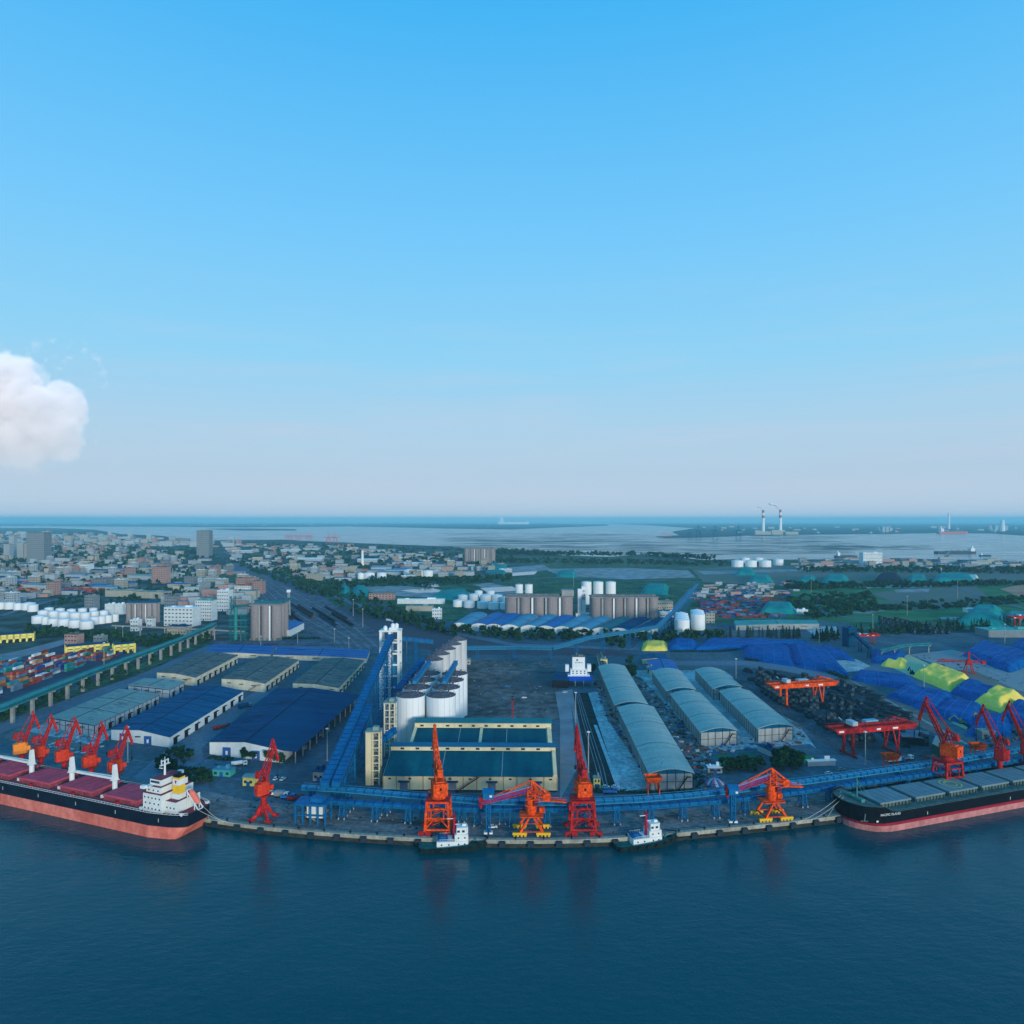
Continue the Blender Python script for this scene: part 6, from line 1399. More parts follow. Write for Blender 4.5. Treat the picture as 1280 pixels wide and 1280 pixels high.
# everything farther off in the town that nobody could count: one sheet of roofs
HT = MB(); rs = random.Random(77)
def sprinkle(n, region, wmul=1.0, hmul=1.0):
    xs_ = [p[0] for p in region]; ys_ = [p[1] for p in region]; k = 0; t = 0
    while k < n and t < n * 25:
        t += 1; x = rs.uniform(min(xs_), max(xs_)); y = rs.uniform(min(ys_), max(ys_))
        if not inpoly(x, y, region): continue
        p = P(x, y); w = rs.uniform(10, 42) * wmul; d = rs.uniform(9, 18) * wmul; h = rs.choice((5, 6, 8, 10, 14, 20)) * hmul
        if not free(p.x, p.y, w * .45): continue
        HT.box((p.x, p.y, 0), (w, d, h), rs.choice((0, 0, 1, 2, 3)), rs.uniform(-.3, .3), rs.choice((4, 5, 6, 7, 4, 8, 2))); k += 1
sprinkle(300, [(-60,722),(60,716),(150,716),(240,702),(200,682),(60,676),(-60,678)])
sprinkle(220, [(-60,678),(150,682),(260,684),(330,682),(230,676),(100,668),(-60,666)], 1.8, 1.5)
sprinkle(160, [(-60,770),(60,745),(150,735),(200,720),(60,714),(-60,724)], .8, .8)
sprinkle(220, [(290,704),(400,724),(560,718),(640,708),(570,694),(430,682),(280,680)], 1.0, .8)
sprinkle(90, [(860,750),(985,745),(1000,738),(985,729),(880,730)], .6, .4)
sprinkle(120, [(985,712),(1300,714),(1300,704),(1120,700),(985,702)], 1.2, .8)
sprinkle(60, [(200,760),(300,770),(330,752),(300,735),(220,735)], .8, 1)
tag(HT.obj('distant_town', [WALLS['white'], WALLS['cream'], WALLS['grey'], WALLS['pink'], ROOFS['blue'], ROOFS['bright blue'], ROOFS['grey'], ROOFS['pale'], ROOFS['teal']]), kind='stuff')
# far industries across the bay
def far_box(name, label, cat, x, yb, yt, wpx, wall='white', roof='white', group=None, d=60, fl=0):
    p = P(x, yb); h = (yb - yt) / F * p.y; w = wpx / F * p.y
    return house(name, label, cat, x, yb, w, d, h, wall, roof, fl, 'flat', 0, group, parts=False)
for i, x in enumerate((1105, 1109.5, 1114)): far_box('far_tower', ['left', 'middle', 'right'][i] + ' white block of the far trio on the opposite shore', 'tower block', x, 665.3, 658.5 if i < 2 else 660, 3.4, group='white trio on the far shore')
rs = random.Random(9)
for k in range(42):
    x = rs.uniform(880, 1290); yb = rs.uniform(659, 667); far_box('far_building', 'pale low building in the hazy works strip on the far right shore', 'building', x, yb, yb - rs.uniform(.8, 2.4), rs.uniform(2, 9), rs.choice(('white', 'white', 'cream', 'pink')), 'white', 'hazy buildings on the far right shore')
for k in range(26):
    x = rs.uniform(40, 820); yb = rs.uniform(655.2, 657.4); far_box('far_building', 'pale speck of a building on the far left and middle horizon shore', 'building', x, yb, yb - rs.uniform(.5, 1.0), rs.uniform(1, 5), 'white', 'white', 'buildings on the horizon shore')
for x, w_, yt in ((948,8,663.5), (958,12,664.5), (972,14,663), (990,16,665)): far_box('power_station', {948: 'leftmost hall under the banded chimneys', 958: 'wide hall between the two banded chimneys', 972: 'hall under the right banded chimney', 990: 'rightmost low hall of the chimney works'}[x], 'power station hall', x, 668.3, yt, w_, 'cream', 'white', 'halls of the far power station')
def chimney(label, x, yb, yt, r, bands=True, group=None):
    p = P(x, yb); h = (yb - yt) / F * p.y; root = empty('chimney', (p.x, p.y, 0), 0, label, 'chimney', group); n = 9
    g = MB()
    for k in range(n):
        f0, f1 = k / n, (k + 1) / n; g.tube((0, 0, h * f0), (0, 0, h * f1), r * (1.25 - .4 * f0), r * (1.25 - .4 * f1), 16, 1 if (bands and k in (6, 8)) else 0, k == n - 1)
    g.obj('shaft', [T_white, mat('band_red', (0.3, 0.09, 0.08), 0.7, 0.1, 1)], root); return p, h
c1, h1 = chimney('left banded chimney of the far power station, with a wisp of steam', 954, 668, 637.5, 14, group='banded power station chimneys')
c2, h2 = chimney('right banded chimney of the far power station, with the larger steam plume', 975.5, 668, 637, 14, group='banded power station chimneys')
chimney('slim far chimney standing alone on the right horizon', 1186, 661, 641, 16, False)
chimney('short white stack on the far shore near the right edge', 1253, 664, 650, 26, False)
chimney('pair-like white stack left of the far tank row', 453, 707, 688, 4, False)
for i, (x, y) in enumerate(((1246, 663), (1258, 663))): far_box('far_tower', ('left' if i == 0 else 'right') + ' white silo-like block by the short stack near the right edge', 'silo', x, y, y - 6, 4, group='blocks by the short far stack')
smoke = bpy.data.materials.new('steam'); smoke.use_nodes = True; nt = smoke.node_tree; nt.nodes.remove(nt.nodes['Principled BSDF'])
def vol_noise(nt, dens, scale, lo, hi, col, an=0.0):
    N, L = nt.nodes, nt.links; tc = N.new('ShaderNodeTexCoord'); nz = N.new('ShaderNodeTexNoise'); nz.inputs['Scale'].default_value = scale; nz.inputs['Detail'].default_value = 5
    L.new(tc.outputs['Object'], nz.inputs['Vector']); mr = N.new('ShaderNodeMapRange'); mr.inputs[1].default_value = lo; mr.inputs[2].default_value = hi; mr.inputs[3].default_value = 0; mr.inputs[4].default_value = dens
    L.new(nz.outputs['Fac'], mr.inputs[0]); pv = N.new('ShaderNodeVolumePrincipled'); pv.inputs['Color'].default_value = (*col, 1); pv.inputs['Anisotropy'].default_value = an
    L.new(mr.outputs[0], pv.inputs['Density']); L.new(pv.outputs[0], N['Material Output'].inputs['Volume'])
M_steam = mat('steam_white', (0.9, 0.8, 0.78), 1.0, 0.02, 0.01)
M_steam.node_tree.nodes['Principled BSDF'].inputs['Alpha'].default_value = .75
for c_, h_, sz, lb in ((c1, h1, .55, 'thin white steam wisp over the left banded chimney'), (c2, h2, 1.0, 'white steam plume over the right banded chimney')):
    g = MB(); rs2 = random.Random(4)
    bm_pts = [(-12 * k * sz, 0, 13 * k * sz * (1 - k * .05), (9 + 3.2 * k - .22 * k * k) * sz) for k in range(9)]
    import bmesh
    bm = bmesh.new()
    for x, y, z, r_ in bm_pts:
        for q in range(2):
            m4 = Matrix.Translation((x * 1.2 + rs2.uniform(-r_, r_) * .4, rs2.uniform(-r_, r_) * .4, z + rs2.uniform(-r_, r_) * .3)) @ Matrix.Scale(r_ * rs2.uniform(.4, .7), 4)
            bmesh.ops.create_icosphere(bm, subdivisions=2, radius=1, matrix=m4)
    me = bpy.data.meshes.new('steam_plume'); bm.to_mesh(me); bm.free(); me.materials.append(M_steam); me.polygons.foreach_set('use_smooth', [True] * len(me.polygons))
    o = bpy.data.objects.new('steam_plume', me); COL.objects.link(o); o.location = (c_.x, c_.y, h_ + 2); tag(o, lb, 'steam plume')
# far port cranes
def far_crane(label, x, yb, yt, m, group):
    p = P(x, yb); h = (yb - yt) / F * p.y; root = empty('far_crane', (p.x, p.y, 0), 0, label, 'crane', group); s = h / 50
    g = MB()
    for sx in (-1, 1):
        for sy in (-1, 1): g.bar((sx * 9 * s, sy * 6 * s, 0), (sx * 7 * s, sy * 5 * s, 26 * s), 1.6 * s)
    g.bar((-9 * s, -5 * s, 14 * s), (9 * s, -5 * s, 14 * s), 1.4 * s); g.box((0, 0, 26 * s), (18 * s, 12 * s, 2 * s)); g.obj('portal_frame', m, root)
    g = MB(); g.bar((-22 * s, 0, 30 * s), (30 * s, 0, 30 * s), 2 * s); g.bar((0, 0, 26 * s), (0, 0, 50 * s), 2 * s); g.bar((0, 0, 49 * s), (28 * s, 0, 31 * s), .9 * s); g.bar((0, 0, 49 * s), (-20 * s, 0, 31 * s), .9 * s); g.obj('boom', m, root)
M_fred = mat('far_red_steel', (0.45, 0.06, 0.07), 0.7, 0.1, 1)
for i, x in enumerate((359, 364, 371, 376, 383, 388)): far_crane(f'{ordn[i]} red crane from the left of the far red group on the near bay shore', x, 675, 666.5, M_fred, 'far red cranes left of the bay')
for i, x in enumerate((410.5, 419)): far_crane(('left' if i == 0 else 'right') + ' crane of the far red pair right of the red group', x, 679, 666.5, M_fred, 'far red crane pair')
for i, x in enumerate((862, 873, 894, 923)): far_crane(f'{ordn[i]} dark blue crane from the left on the spit across the bay', x, 672, 657 if i else 661, R_navy, 'dark cranes on the far spit')
for i, x in enumerate((828, 833, 838)): far_crane(f'{ordn[i]} pale pink crane from the left at the tip of the far spit', x, 671.5, 664.5, mat('pale_pink_steel', (0.4, 0.2, 0.22), 0.7, 0.1, 1), 'pale cranes at the spit tip')
# far vessels
def small_ship(label, x, y, L_, B, h, mh, rz=0, sup=1):
    p = P(x, y, WATER); r = empty('far_ship', (p.x, p.y, WATER), rz, label, 'ship')
    pts = [(-L_/2, -B/2), (L_*.38, -B/2), (L_/2, 0), (L_*.38, B/2), (-L_/2, B/2)]
    g = MB(); g.ext(pts, -1, h, 0); g.obj('hull', mh, r)
    g = MB(); g.box((-L_*.38 * sup, 0, h), (L_*.1, B * .8, h * 1.6)); g.box((-L_*.4 * sup, 0, h * 2.6), (L_*.03, B * .3, h)); g.obj('superstructure', T_white, r)
    g = MB()
    for k in range(4): g.box((-L_*.2 + L_ * .16 * k, 0, h), (L_*.1, B*.6, h*.25)); g.bar((-L_*.12 + L_*.16*k, 0, h), (-L_*.12 + L_*.16*k, 0, h * 2), L_*.008)
    g.obj('hatch_cover', R_dgrey, r)
small_ship('dark ship lying at the jetty in the bay, right', 1195, 691.5, 190, 30, 9, mat('dark_ship_grey', (0.05,0.06,0.08),0.6,0.1,0.1), rad(2), -1)
small_ship('small dark vessel right of the jetty ship', 1232, 695, 50, 14, 4, R_navy, 0, 1)
small_ship('red and white ferry at the far right shore', 1191, 667, 340, 60, 22, mat('far_pink', (0.5, 0.12, 0.12), 0.7, 0.1, 1), 0)
small_ship('white gas carrier glinting on the horizon in the middle', 642, 655.4, 1100, 260, 90, T_white, 0)
small_ship('grey dredger moored at the near bay shore, right', 1058, 697, 90, 24, 8, mat('dark_ship_grey', (0,0,0)), 0, 1)
g = MB(); a, b = P(1178, 700), P(1186, 692, WATER); g.bar((a.x, a.y, 1.2), (b.x, b.y, 1.2), 9, 1.2)
for k in range(6): c_ = a.lerp(b, (k + .5) / 6); g.box((c_.x, c_.y, WATER - 1), (3, 3, 5))
tag(g.obj('jetty', C_grey), 'narrow jetty running out to the moored dark ship, right', 'jetty')
# ------------------------------------------------------------------ stockpiles under tarpaulins
M_tarp = mat('royal_blue_tarpaulin', (0.0, 0.065, 0.22), 0.8, 0.3, 0.12, (0.0, 0.105, 0.32), streak=(.5, 2, 1), bump=.5, fine=(0.6, 0.15))
M_sul = mat('yellow_sulphur', (0.9, 0.56, 0.06), 0.95, 0.06, 0.2, (0.9, 0.6, 0.13), bump=.2, fine=(0.5, 0.06))
M_net = mat('teal_netting', (0.005, 0.2, 0.19), 0.85, 0.2, 0.03, (0.01, 0.25, 0.22), bump=.5)
M_cream = mat('pale_bulk_salt', (0.5, 0.5, 0.42), 0.95, 0.15, 0.1)
M_coal = mat('dark_coal', (0.012, 0.02, 0.035), 0.95, 0.3, 0.2)
def pile(name, label, q, h, m, cat, group=None, seed=0, slope=1.3, seams=True):
    c = [P(x, y) for x, y in q]; mid = sum(c, Vector()) / 4
    ax = (c[1] + c[2]) - (c[0] + c[3]); rz = math.atan2(ax.y, ax.x)
    root = empty(name, (mid.x, mid.y, .07), rz, label, cat, group); f = local(root); a, b, d, e = [f(p) for p in c]
    W = ((b - a).length + (d - e).length) / 2; D_ = ((e - a).length + (d - b).length) / 2; nx, ny = 44, 18
    take(mid.x, mid.y, min(W, D_) * .5)
    def hh(u, v):
        cu, cv = abs(2 * u - 1), abs(2 * v - 1)
        du = (1 - (cu ** 6 + cv ** 6) ** (1/6)) 
        ru, rv = (1 - cu) * W / 2, (1 - cv) * D_ / 2
        dd = min(ru, rv) if min(ru, rv) > 0 else 0
        cr = max(0, 6 - ru) ** 2 + max(0, 6 - rv) ** 2
        if ru < 6 and rv < 6: dd = max(0, 6 - cr ** .5)
        r = min(1, dd / (h * slope))
        n = fractal(Vector((u * W / 16, v * D_ / 16, seed * 7.3)), 1.0, 2.0, 3)
        return max(0, h * (r ** .9) * (1 + .14 * n) + .3 * n * r)
    g = MB(); V = []
    for j in range(ny + 1):
        for i in range(nx + 1):
            u, v = i / nx, j / ny; w_ = .6 * pnoise(Vector((u * W / 10, v * 5, seed)))
            p = (a * (1 - u) + b * u) * (1 - v) + (e * (1 - u) + d * u) * v; g.v.append((p.x + w_, p.y + w_, hh(u, v)))
    for j in range(ny):
        for i in range(nx):
            k = j * (nx + 1) + i; g.f.append((k, k + 1, k + nx + 2, k + nx + 1)); g.m.append(0)
    if seams and m is M_tarp:
        n = max(3, int(W / 11))
        for k in range(1, n):
            u = k / n; pr = None
            for j in range(ny * 2 + 1):
                v = j / ny / 2; p = (a * (1 - u) + b * u) * (1 - v) + (e * (1 - u) + d * u) * v
                p = Vector((p.x, p.y, hh(u, v) + .12))
                if pr is not None: g.bar(pr, p, .3, .2, 1)
                pr = p
    g.obj('heap', [m, mat('pale_blue_seam', (0.03, 0.14, 0.4), 0.7, 0.1, 1)], root, True)
    return root
GT = 'heaps under royal blue tarpaulins'
for i, (q, h, lb) in enumerate((
    ([(834,813),(874,813.5),(872,802),(838,801.5)], 6, 'small blue-covered heap right beside the small yellow sulphur heap'),
    ([(866,814),(945,812),(1015,806),(1005,798),(880,799)][0:1] + [(950,812),(1016,804),(884,800)], 5, 'long low blue-covered heap in front of the row of fir trees'),
    ([(928,824),(996,835),(992,811),(930,808)], 6, 'large blue-covered heap, left of two, above the hedged road bend'),
    ([(992,834),(1064,846),(1036,816),(984,806)], 7, 'large blue-covered heap, right of two, above the hedged road bend'),
    ([(1030,822),(1072,828),(1052,814),(1024,808)], 4, 'small blue-covered heap behind the pale salt patch'),
    ([(1062,851),(1160,868),(1138,848),(1070,841)], 4.5, 'broad blue-covered heap just above the start of the tan road'),
    ([(1106,872),(1176,896),(1196,870),(1128,860)], 5, 'blue-covered heap above the tan road, left of two joined ones'),
    ([(1160,893),(1222,912),(1232,886),(1186,874)], 5, 'blue-covered heap above the tan road, right of two joined ones'),
    ([(1088,829),(1124,832),(1134,818),(1090,812)], 4.5, 'blue-covered heap at the near left corner of the white gypsum yard'),
    ([(1186,867),(1236,884),(1260,868),(1204,851)], 6, 'blue-covered heap between the two large yellow sulphur heaps'),
    ([(1244,898),(1330,930),(1360,905),(1266,878)], 6, 'blue-covered heap at the right edge behind the right cranes'),
    ([(1202,820),(1262,842),(1310,826),(1224,804)], 7, 'big blue-covered heap beyond the white gypsum yard, right edge'),
    ([(1262,814),(1350,832),(1360,812),(1270,801)], 7, 'farthest blue-covered heap at the right edge'),
    ([(1204,922),(1266,920),(1264,898),(1220,898)], 5, 'blue-covered heap beside the excavators and the dusty yellow ground'))):
    pile('covered_heap', lb, q, h, M_tarp, 'heap', GT, i)
for i, (q, h, lb) in enumerate((
    ([(801,814),(835,814),(834,804),(804,803)], 4.5, 'small bright yellow sulphur heap left of the small blue-covered heap'),
    ([(1100,833),(1132,838),(1134,826),(1108,822)], 4, 'smallest yellow sulphur heap at the corner of the white gypsum yard'),
    ([(1140,846),(1188,866),(1216,851),(1164,832)], 6, 'yellow sulphur heap in the middle of the right stockyard'),
    ([(1214,880),(1256,894),(1286,876),(1238,861)], 8, 'pale yellow sulphur heap nearest the right cranes'))):
    pile('sulphur_heap', lb, q, h, M_sul, 'heap', 'yellow sulphur heaps', i + 20)
for i, (q, h, m, lb) in enumerate((
    ([(948,768),(1000,768),(992,757),(955,757)], 9, M_net, 'round teal-netted heap in the middle of the dark scrap field'),
    ([(1190,783),(1262,784),(1256,765),(1212,764)], 14, M_net, 'large teal-netted heap right of the green meadow'),
    ([(1250,780),(1330,780),(1330,768),(1256,768)], 8, M_net, 'long teal-netted heap at the right edge'),
    ([(996,730),(1022,730),(1022,723),(1000,723)], 10, M_net, 'third teal heap from the left in the far row before the meadow'),
    ([(1026,730),(1063,730),(1060,722),(1030,722)], 11, M_net, 'fourth teal heap from the left in the far row before the meadow'),
    ([(1088,730),(1132,730),(1124,720),(1098,720)], 12, M_coal, 'dark coal heap in the far row of teal heaps'),
    ([(1133,729),(1160,729),(1158,721),(1136,721)], 9, M_net, 'teal heap right of the dark coal heap in the far row'),
    ([(1166,729),(1222,729),(1214,720),(1170,720)], 10, M_net, 'rightmost long teal heap of the far row'),
    ([(934,730),(966,730),(964,722),(938,722)], 10, M_net, 'second teal heap from the left in the far row before the meadow'),
    ([(918,719),(946,719),(942,712.5),(922,712.5)], 10, M_net, 'leftmost and farthest teal heap of the right far field'),
    ([(424,742),(438,743),(436,731),(426,731)], 11, M_net, 'left teal heap beside the railway and the sand lots'),
    ([(438,746),(460,746),(460,735),(442,735)], 8, M_net, 'right teal heap beside the railway and the sand lots'),
    ([(536,750),(586,750),(584,739),(548,741)], 7, M_net, 'flat teal heap behind the long white hall'),
    ([(606,716),(632,718),(634,706),(612,705)], 7, M_net, 'teal heap behind the middle sand lots'),
    ([(694,722),(722,722),(720,715),(698,715)], 8, M_net, 'small teal heap in the pale sand lot before the bay'),
    ([(800,742),(835,744),(836,733),(806,733)], 8, M_net, 'teal heap beyond the brown silos, right'),
    ([(1204,727),(1225,727),(1222,720),(1206,720)], 5, M_cream, 'pale heap behind the rightmost long teal heap'))):
    pile('netted_heap' if m is M_net else 'bulk_heap', lb, q, h, m, 'heap', 'teal-netted heaps' if m is M_net else None, i + 40)

# ------------------------------------------------------------------ containers
CC = {'rust-red': (0.33, 0.05, 0.035), 'dark blue': (0.015, 0.06, 0.2), 'brown-red': (0.2, 0.035, 0.035), 'green': (0.02, 0.19, 0.12), 'white': (0.55, 0.55, 0.52), 'orange': (0.48, 0.17, 0.05), 'blue-grey': (0.1, 0.17, 0.24), 'teal': (0.02, 0.22, 0.26)}
def container_mesh(col, L_=12.2):
    g = MB(); n = 14; w = 2.44; h = 2.6
    prof = []
    for i in range(n * 2 + 1): prof.append((-L_/2 + L_ * i / (n * 2), -w/2 + (.07 if i % 2 else 0)))
    poly = prof + [(-x, -y) for x, y in prof]
    g.ext(poly, .15, h, 0)
    for x in (-L_/2, L_/2):
        for y in (-w/2, w/2): g.box((x * .995, y, 0), (.18, .18, h + .03), 0)
    g.box((-L_/2 - .03, 0, .2), (.08, .06, h - .4), 1); g.box((-L_/2 - .03, -.6, .3), (.06, .05, h - .5), 1); g.box((-L_/2 - .03, .6, .3), (.06, .05, h - .5), 1)
    return g.mesh('container', [mat('container_' + col.replace('-', '_').replace(' ', '_'), CC[col], 0.6, 0.2, 0.3, fine=(1.2, 0.12)), W_grey])
CM = {c: container_mesh(c) for c in CC}
rs = random.Random(31)
e1 = (P(110, 844) - P(0, 888)).normalized(); e2 = Vector((-e1.y, e1.x, 0)); rzc = math.atan2(e1.y, e1.x)
reg = [(-60,893),(-2,876),(60,852),(112,832),(150,820),(140,812),(84,822),(40,822),(-60,840)]
o0 = P(0, 888) + e2 * 9; cells = []
for i in range(-12, 26):
    for j in range(0, 60):
        if j % 7 in (5, 6): continue
        c = o0 + e1 * (i * 13.2 + (4 if i % 4 == 0 else 0)) + e2 * (j * 2.9); D_ = c.y; px_, py_ = CX + c.x / D_ * F, HY + H * F / D_
        if inpoly(px_, py_, reg) and px_ > -25 and i % 5 != 4: cells.append((py_, c, i // 5, j // 7))
cells.sort(key=lambda t: -t[0]); cnt = 0; CX_ = MB()
for py_, c, bi, bj in cells:
    r_ = random.Random(bi * 37 + bj * 11)
    full = r_.random(); base_h = r_.choice((1, 2, 2, 3, 3))
    if rs.random() > .35 + full * .6: continue
    nst = max(1, base_h - rs.choice((0, 0, 1, 1, 2)))
    for k in range(nst):
        col = rs.choice(('rust-red', 'rust-red', 'dark blue', 'brown-red', 'brown-red', 'green', 'white', 'orange', 'blue-grey', 'teal'))
        if cnt < 290:
            o = bpy.data.objects.new('shipping_container', CM[col]); COL.objects.link(o); o.location = (c.x, c.y, .08 + 2.62 * k); o.rotation_euler = (0, 0, rzc + rs.uniform(-.01, .01))
            tag(o, f'{col} shipping container ' + ('standing on the ground' if k == 0 else 'stacked on others') + ' in the yard beside the green conveyor', 'container', 'containers in the left yard'); cnt += 1
        else:
            CX_.box((c.x, c.y, .08 + 2.62 * k), (12.2, 2.44, 2.6), list(CC).index(col), rzc)
for k in range(260):       # the second yard beyond the works
    p = P(rs.uniform(20, 128), rs.uniform(729, 741)); CX_.box((p.x, p.y, 0), (12.2, 5, rs.choice((2.6, 5.2, 7.8))), rs.choice((0, 0, 2, 1, 5)), -.2)
for k in range(300):
    x = rs.uniform(870, 985); p = P(x, rs.uniform(738, 772))
    if free(p.x, p.y, 4): CX_.box((p.x, p.y, 0), (rs.uniform(5, 16), rs.uniform(3, 8), rs.uniform(1, 3.5)), rs.choice((1, 2, 2, 2, 6, 1)), rs.uniform(-.5, .5))
tag(CX_.obj('stacked_containers', [CM[c].materials[0] for c in CC]), kind='stuff')
# ------------------------------------------------------------------ timber and steel stacks of the gantry yard
def stack_mesh(kind, s):
    r_ = random.Random(s); g = MB()
    if kind == 'log':
        L_ = 11
        for lay in range(4):
            for i in range(7 - lay): g.tube((-L_/2 + r_.uniform(-.4, .4), (i - (6 - lay) / 2) * .95, .5 + lay * .82), (L_/2 + r_.uniform(-.4, .4), (i - (6 - lay) / 2) * .95, .5 + lay * .82), .48, .44, 7)
    elif kind == 'slab':
        for lay in range(5):
            g.box((r_.uniform(-.3, .3), r_.uniform(-.2, .2), .2 + lay * .62), (12 + r_.uniform(-1, 1), 5.2, .45), lay % 2)
            for x in (-4, 0, 4): g.box((x, 0, lay * .62 + .02 if lay else 0), (.3, 5, .18), 1)
    else:
        for lay in range(3):
            for i in range(3): g.box(((i - 1) * 2.4 + r_.uniform(-.1, .1), r_.uniform(-.15, .15), lay * 2.1), (2.2, 2.4, 2.05), (lay + i) % 2)
    return g.mesh('stack', [mat('tarred_timber', (0.015, 0.03, 0.042), 0.9, 0.35, 0.4, (0.03, 0.05, 0.06)), mat('dull_steel_grey', (0.05, 0.08, 0.1), 0.8, 0.3, 0.3)])
SM = {('log', i): stack_mesh('log', i) for i in range(3)}; SM.update({('slab', i): stack_mesh('slab', i) for i in range(3)}); SM.update({('crate', i): stack_mesh('crate', i) for i in range(3)})
dv = (P(1100, 945) - P(960, 858)).normalized(); nv = Vector((-dv.y, dv.x, 0)); ra = math.atan2(dv.y, dv.x)
def stacks(region, kinds, du, dn, group, lab, z=.08, seed=1, skip=.1, cap=200, rot=0, cat='stack'):
    r_ = random.Random(seed); o_ = P(*region[0]); n = 0
    for j in range(-30, 30):
        for i in range(-40, 60):
            c = o_ + dv * (i * du + r_.uniform(-.25, .25)) + nv * (j * dn + r_.uniform(-.15, .15))
            if c.y < 100: continue
            px_, py_ = CX + c.x / c.y * F, HY + H * F / c.y
            if not inpoly(px_, py_, region) or r_.random() < skip or n >= cap: continue
            k = r_.choice(kinds); o = bpy.data.objects.new(cat.replace(' ', '_'), SM[(k, r_.randrange(3))]); COL.objects.link(o); o.location = (c.x, c.y, z)
            o.rotation_euler = (0, 0, ra + rot + r_.uniform(-.03, .03)); s = 1; o.scale = (s, s, s * (1.0 + .25 * math.sin(j * 1.7) + r_.uniform(-.08, .08))); tag(o, lab[k], cat, group); n += 1
    return n
LB = {'log': 'dark timber pile in the left rows of the gantry crane yard', 'crate': 'dark bundled stack standing tall in the left rows of the gantry crane yard'}
stacks([(945,845),(1000,868),(1085,925),(1080,938),(1005,895),(975,880),(935,852)], ['crate', 'crate', 'log'], 9.5, 8.5, 'dark stacks under the gantry cranes', LB, seed=2, rot=math.pi/2, cap=110)
stacks([(935,840),(1000,845),(1062,862),(1095,905),(1150,925),(1160,938),(1090,930),(1010,868)], ['log', 'crate'], 14, 7.5, 'dark timber rows of the gantry yard', {'log': 'dark timber pile in the middle rows of the gantry crane yard', 'crate': 'dark block stack in the middle rows of the gantry crane yard'}, seed=3, cap=100, skip=.25)
stacks([(1048,862),(1075,860),(1130,893),(1130,903),(1085,900)], ['slab'], 14, 9, 'flat grey slab stacks beside the tan road', {'slab': 'flat grey slab stack beside the tan road, right of the orange gantry crane'}, seed=4, rot=math.pi/2 * 0 + .5)
stacks([(1100,775),(1240,782),(1230,795),(1100,792)], ['log', 'crate'], 13, 9, 'stacks in the yard beyond the white gypsum yard', {'log': 'dark pile in the far yard behind the white gypsum yard', 'crate': 'dark block stack in the far yard behind the white gypsum yard'}, seed=5, cap=60)
# ------------------------------------------------------------------ masts, poles, fenders, bollards
def light_mast(px, py, yt, lb, m=None):
    p = P(px, py); h = (py - yt) / F * p.y; r = empty('light_mast', (p.x, p.y, 0), 0, lb, 'light mast', 'tall floodlight masts')
    g = MB(); g.tube((0, 0, .1), (0, 0, h), .42, .2, 8); g.box((0, 0, 0), (1.4, 1.4, .5)); g.obj('pole', m or W_grey, r)
    g = MB(); g.tube((0, 0, h - .3), (0, 0, h), .6, .6, 10)
    for k in range(6): a = k * math.pi / 3; g.box((.75 * math.cos(a), .75 * math.sin(a), h - .6), (.5, .5, .4))
    g.obj('lamp_ring', T_white, r)
for px, py, yt, lb in ((159.7, 953, 908, 'behind the rightmost of the five red cranes'), (409, 951, 910, 'left of the twin climbing conveyors'), (719.5, 903, 865, 'at the head of the sunken track bed'), (735.5, 966, 914, 'beside the sunken track bed, near the pump house'),
        (1081.7, 956, 914, 'in front of the red gantry crane'), (1155, 861, 831, 'between the sulphur heap and the blue heap'), (1134, 769, 745, 'in the green meadow, right'), (1091, 786, 768, 'by the dark blue transfer house'), (1024, 803, 785, 'by the pale grey lot, right'),
        (920, 848, 823, 'behind the rear arched storehouses'), (326, 809, 795, 'behind the blue strip roofs, left'), (372, 804, 789, 'behind the blue strip roofs, middle'), (130, 838, 803, 'in the container yard'), (153.5, 801, 783, 'before the chemical works'),
        (418, 803, 786, 'left of the curved road'), (436, 815, 797, 'behind the rightmost tan warehouse'), (453.5, 784, 761, 'in the purple-grey lot'), (441.5, 770, 749, 'beside the railway curve'), (508.5, 827, 800, 'right of the tall white frame tower'),
        (722.5, 800, 786, 'below the slanting blue sheds'), (1197, 748, 727, 'in the meadow near the right edge'), (1014, 741, 722, 'by the far teal heaps'), (966, 741, 726, 'behind the scrap field'), (717, 733, 716, 'behind the brown silos'), (1256, 808, 780, 'near the right edge beyond the blue heaps')):
    light_mast(px, py, yt, 'tall floodlight mast ' + lb)
p = P(641, 899); r = empty('flue_mast', (p.x, p.y, 0), 0, 'dark red steel mast alone in the dark earth field', 'mast'); g = MB(); g.lattice((0, 0, 0), (0, 0, 14.5), .9, .9, 7, .25); g.box((0, 0, 0), (2, 2, .6)); g.obj('lattice_pole', S_dred, r)
g = MB(); g.box((0, 0, 14.5), (1.4, 1.4, .5)); g.obj('mast_head', K_black, r)
p = P(361, 771); r = empty('radio_tower', (p.x, p.y, 0), 0, 'pale lattice tower in front of the railway yard, right of the tall silos', 'tower'); g = MB(); g.lattice((0, 0, 0), (0, 0, 38), 4, 4, 9, .6, 0, 2, 2); g.obj('frame', W_grey, r); g = MB(); g.box((0, 0, 38), (5, 5, 4)); g.obj('cabin', T_white, r)
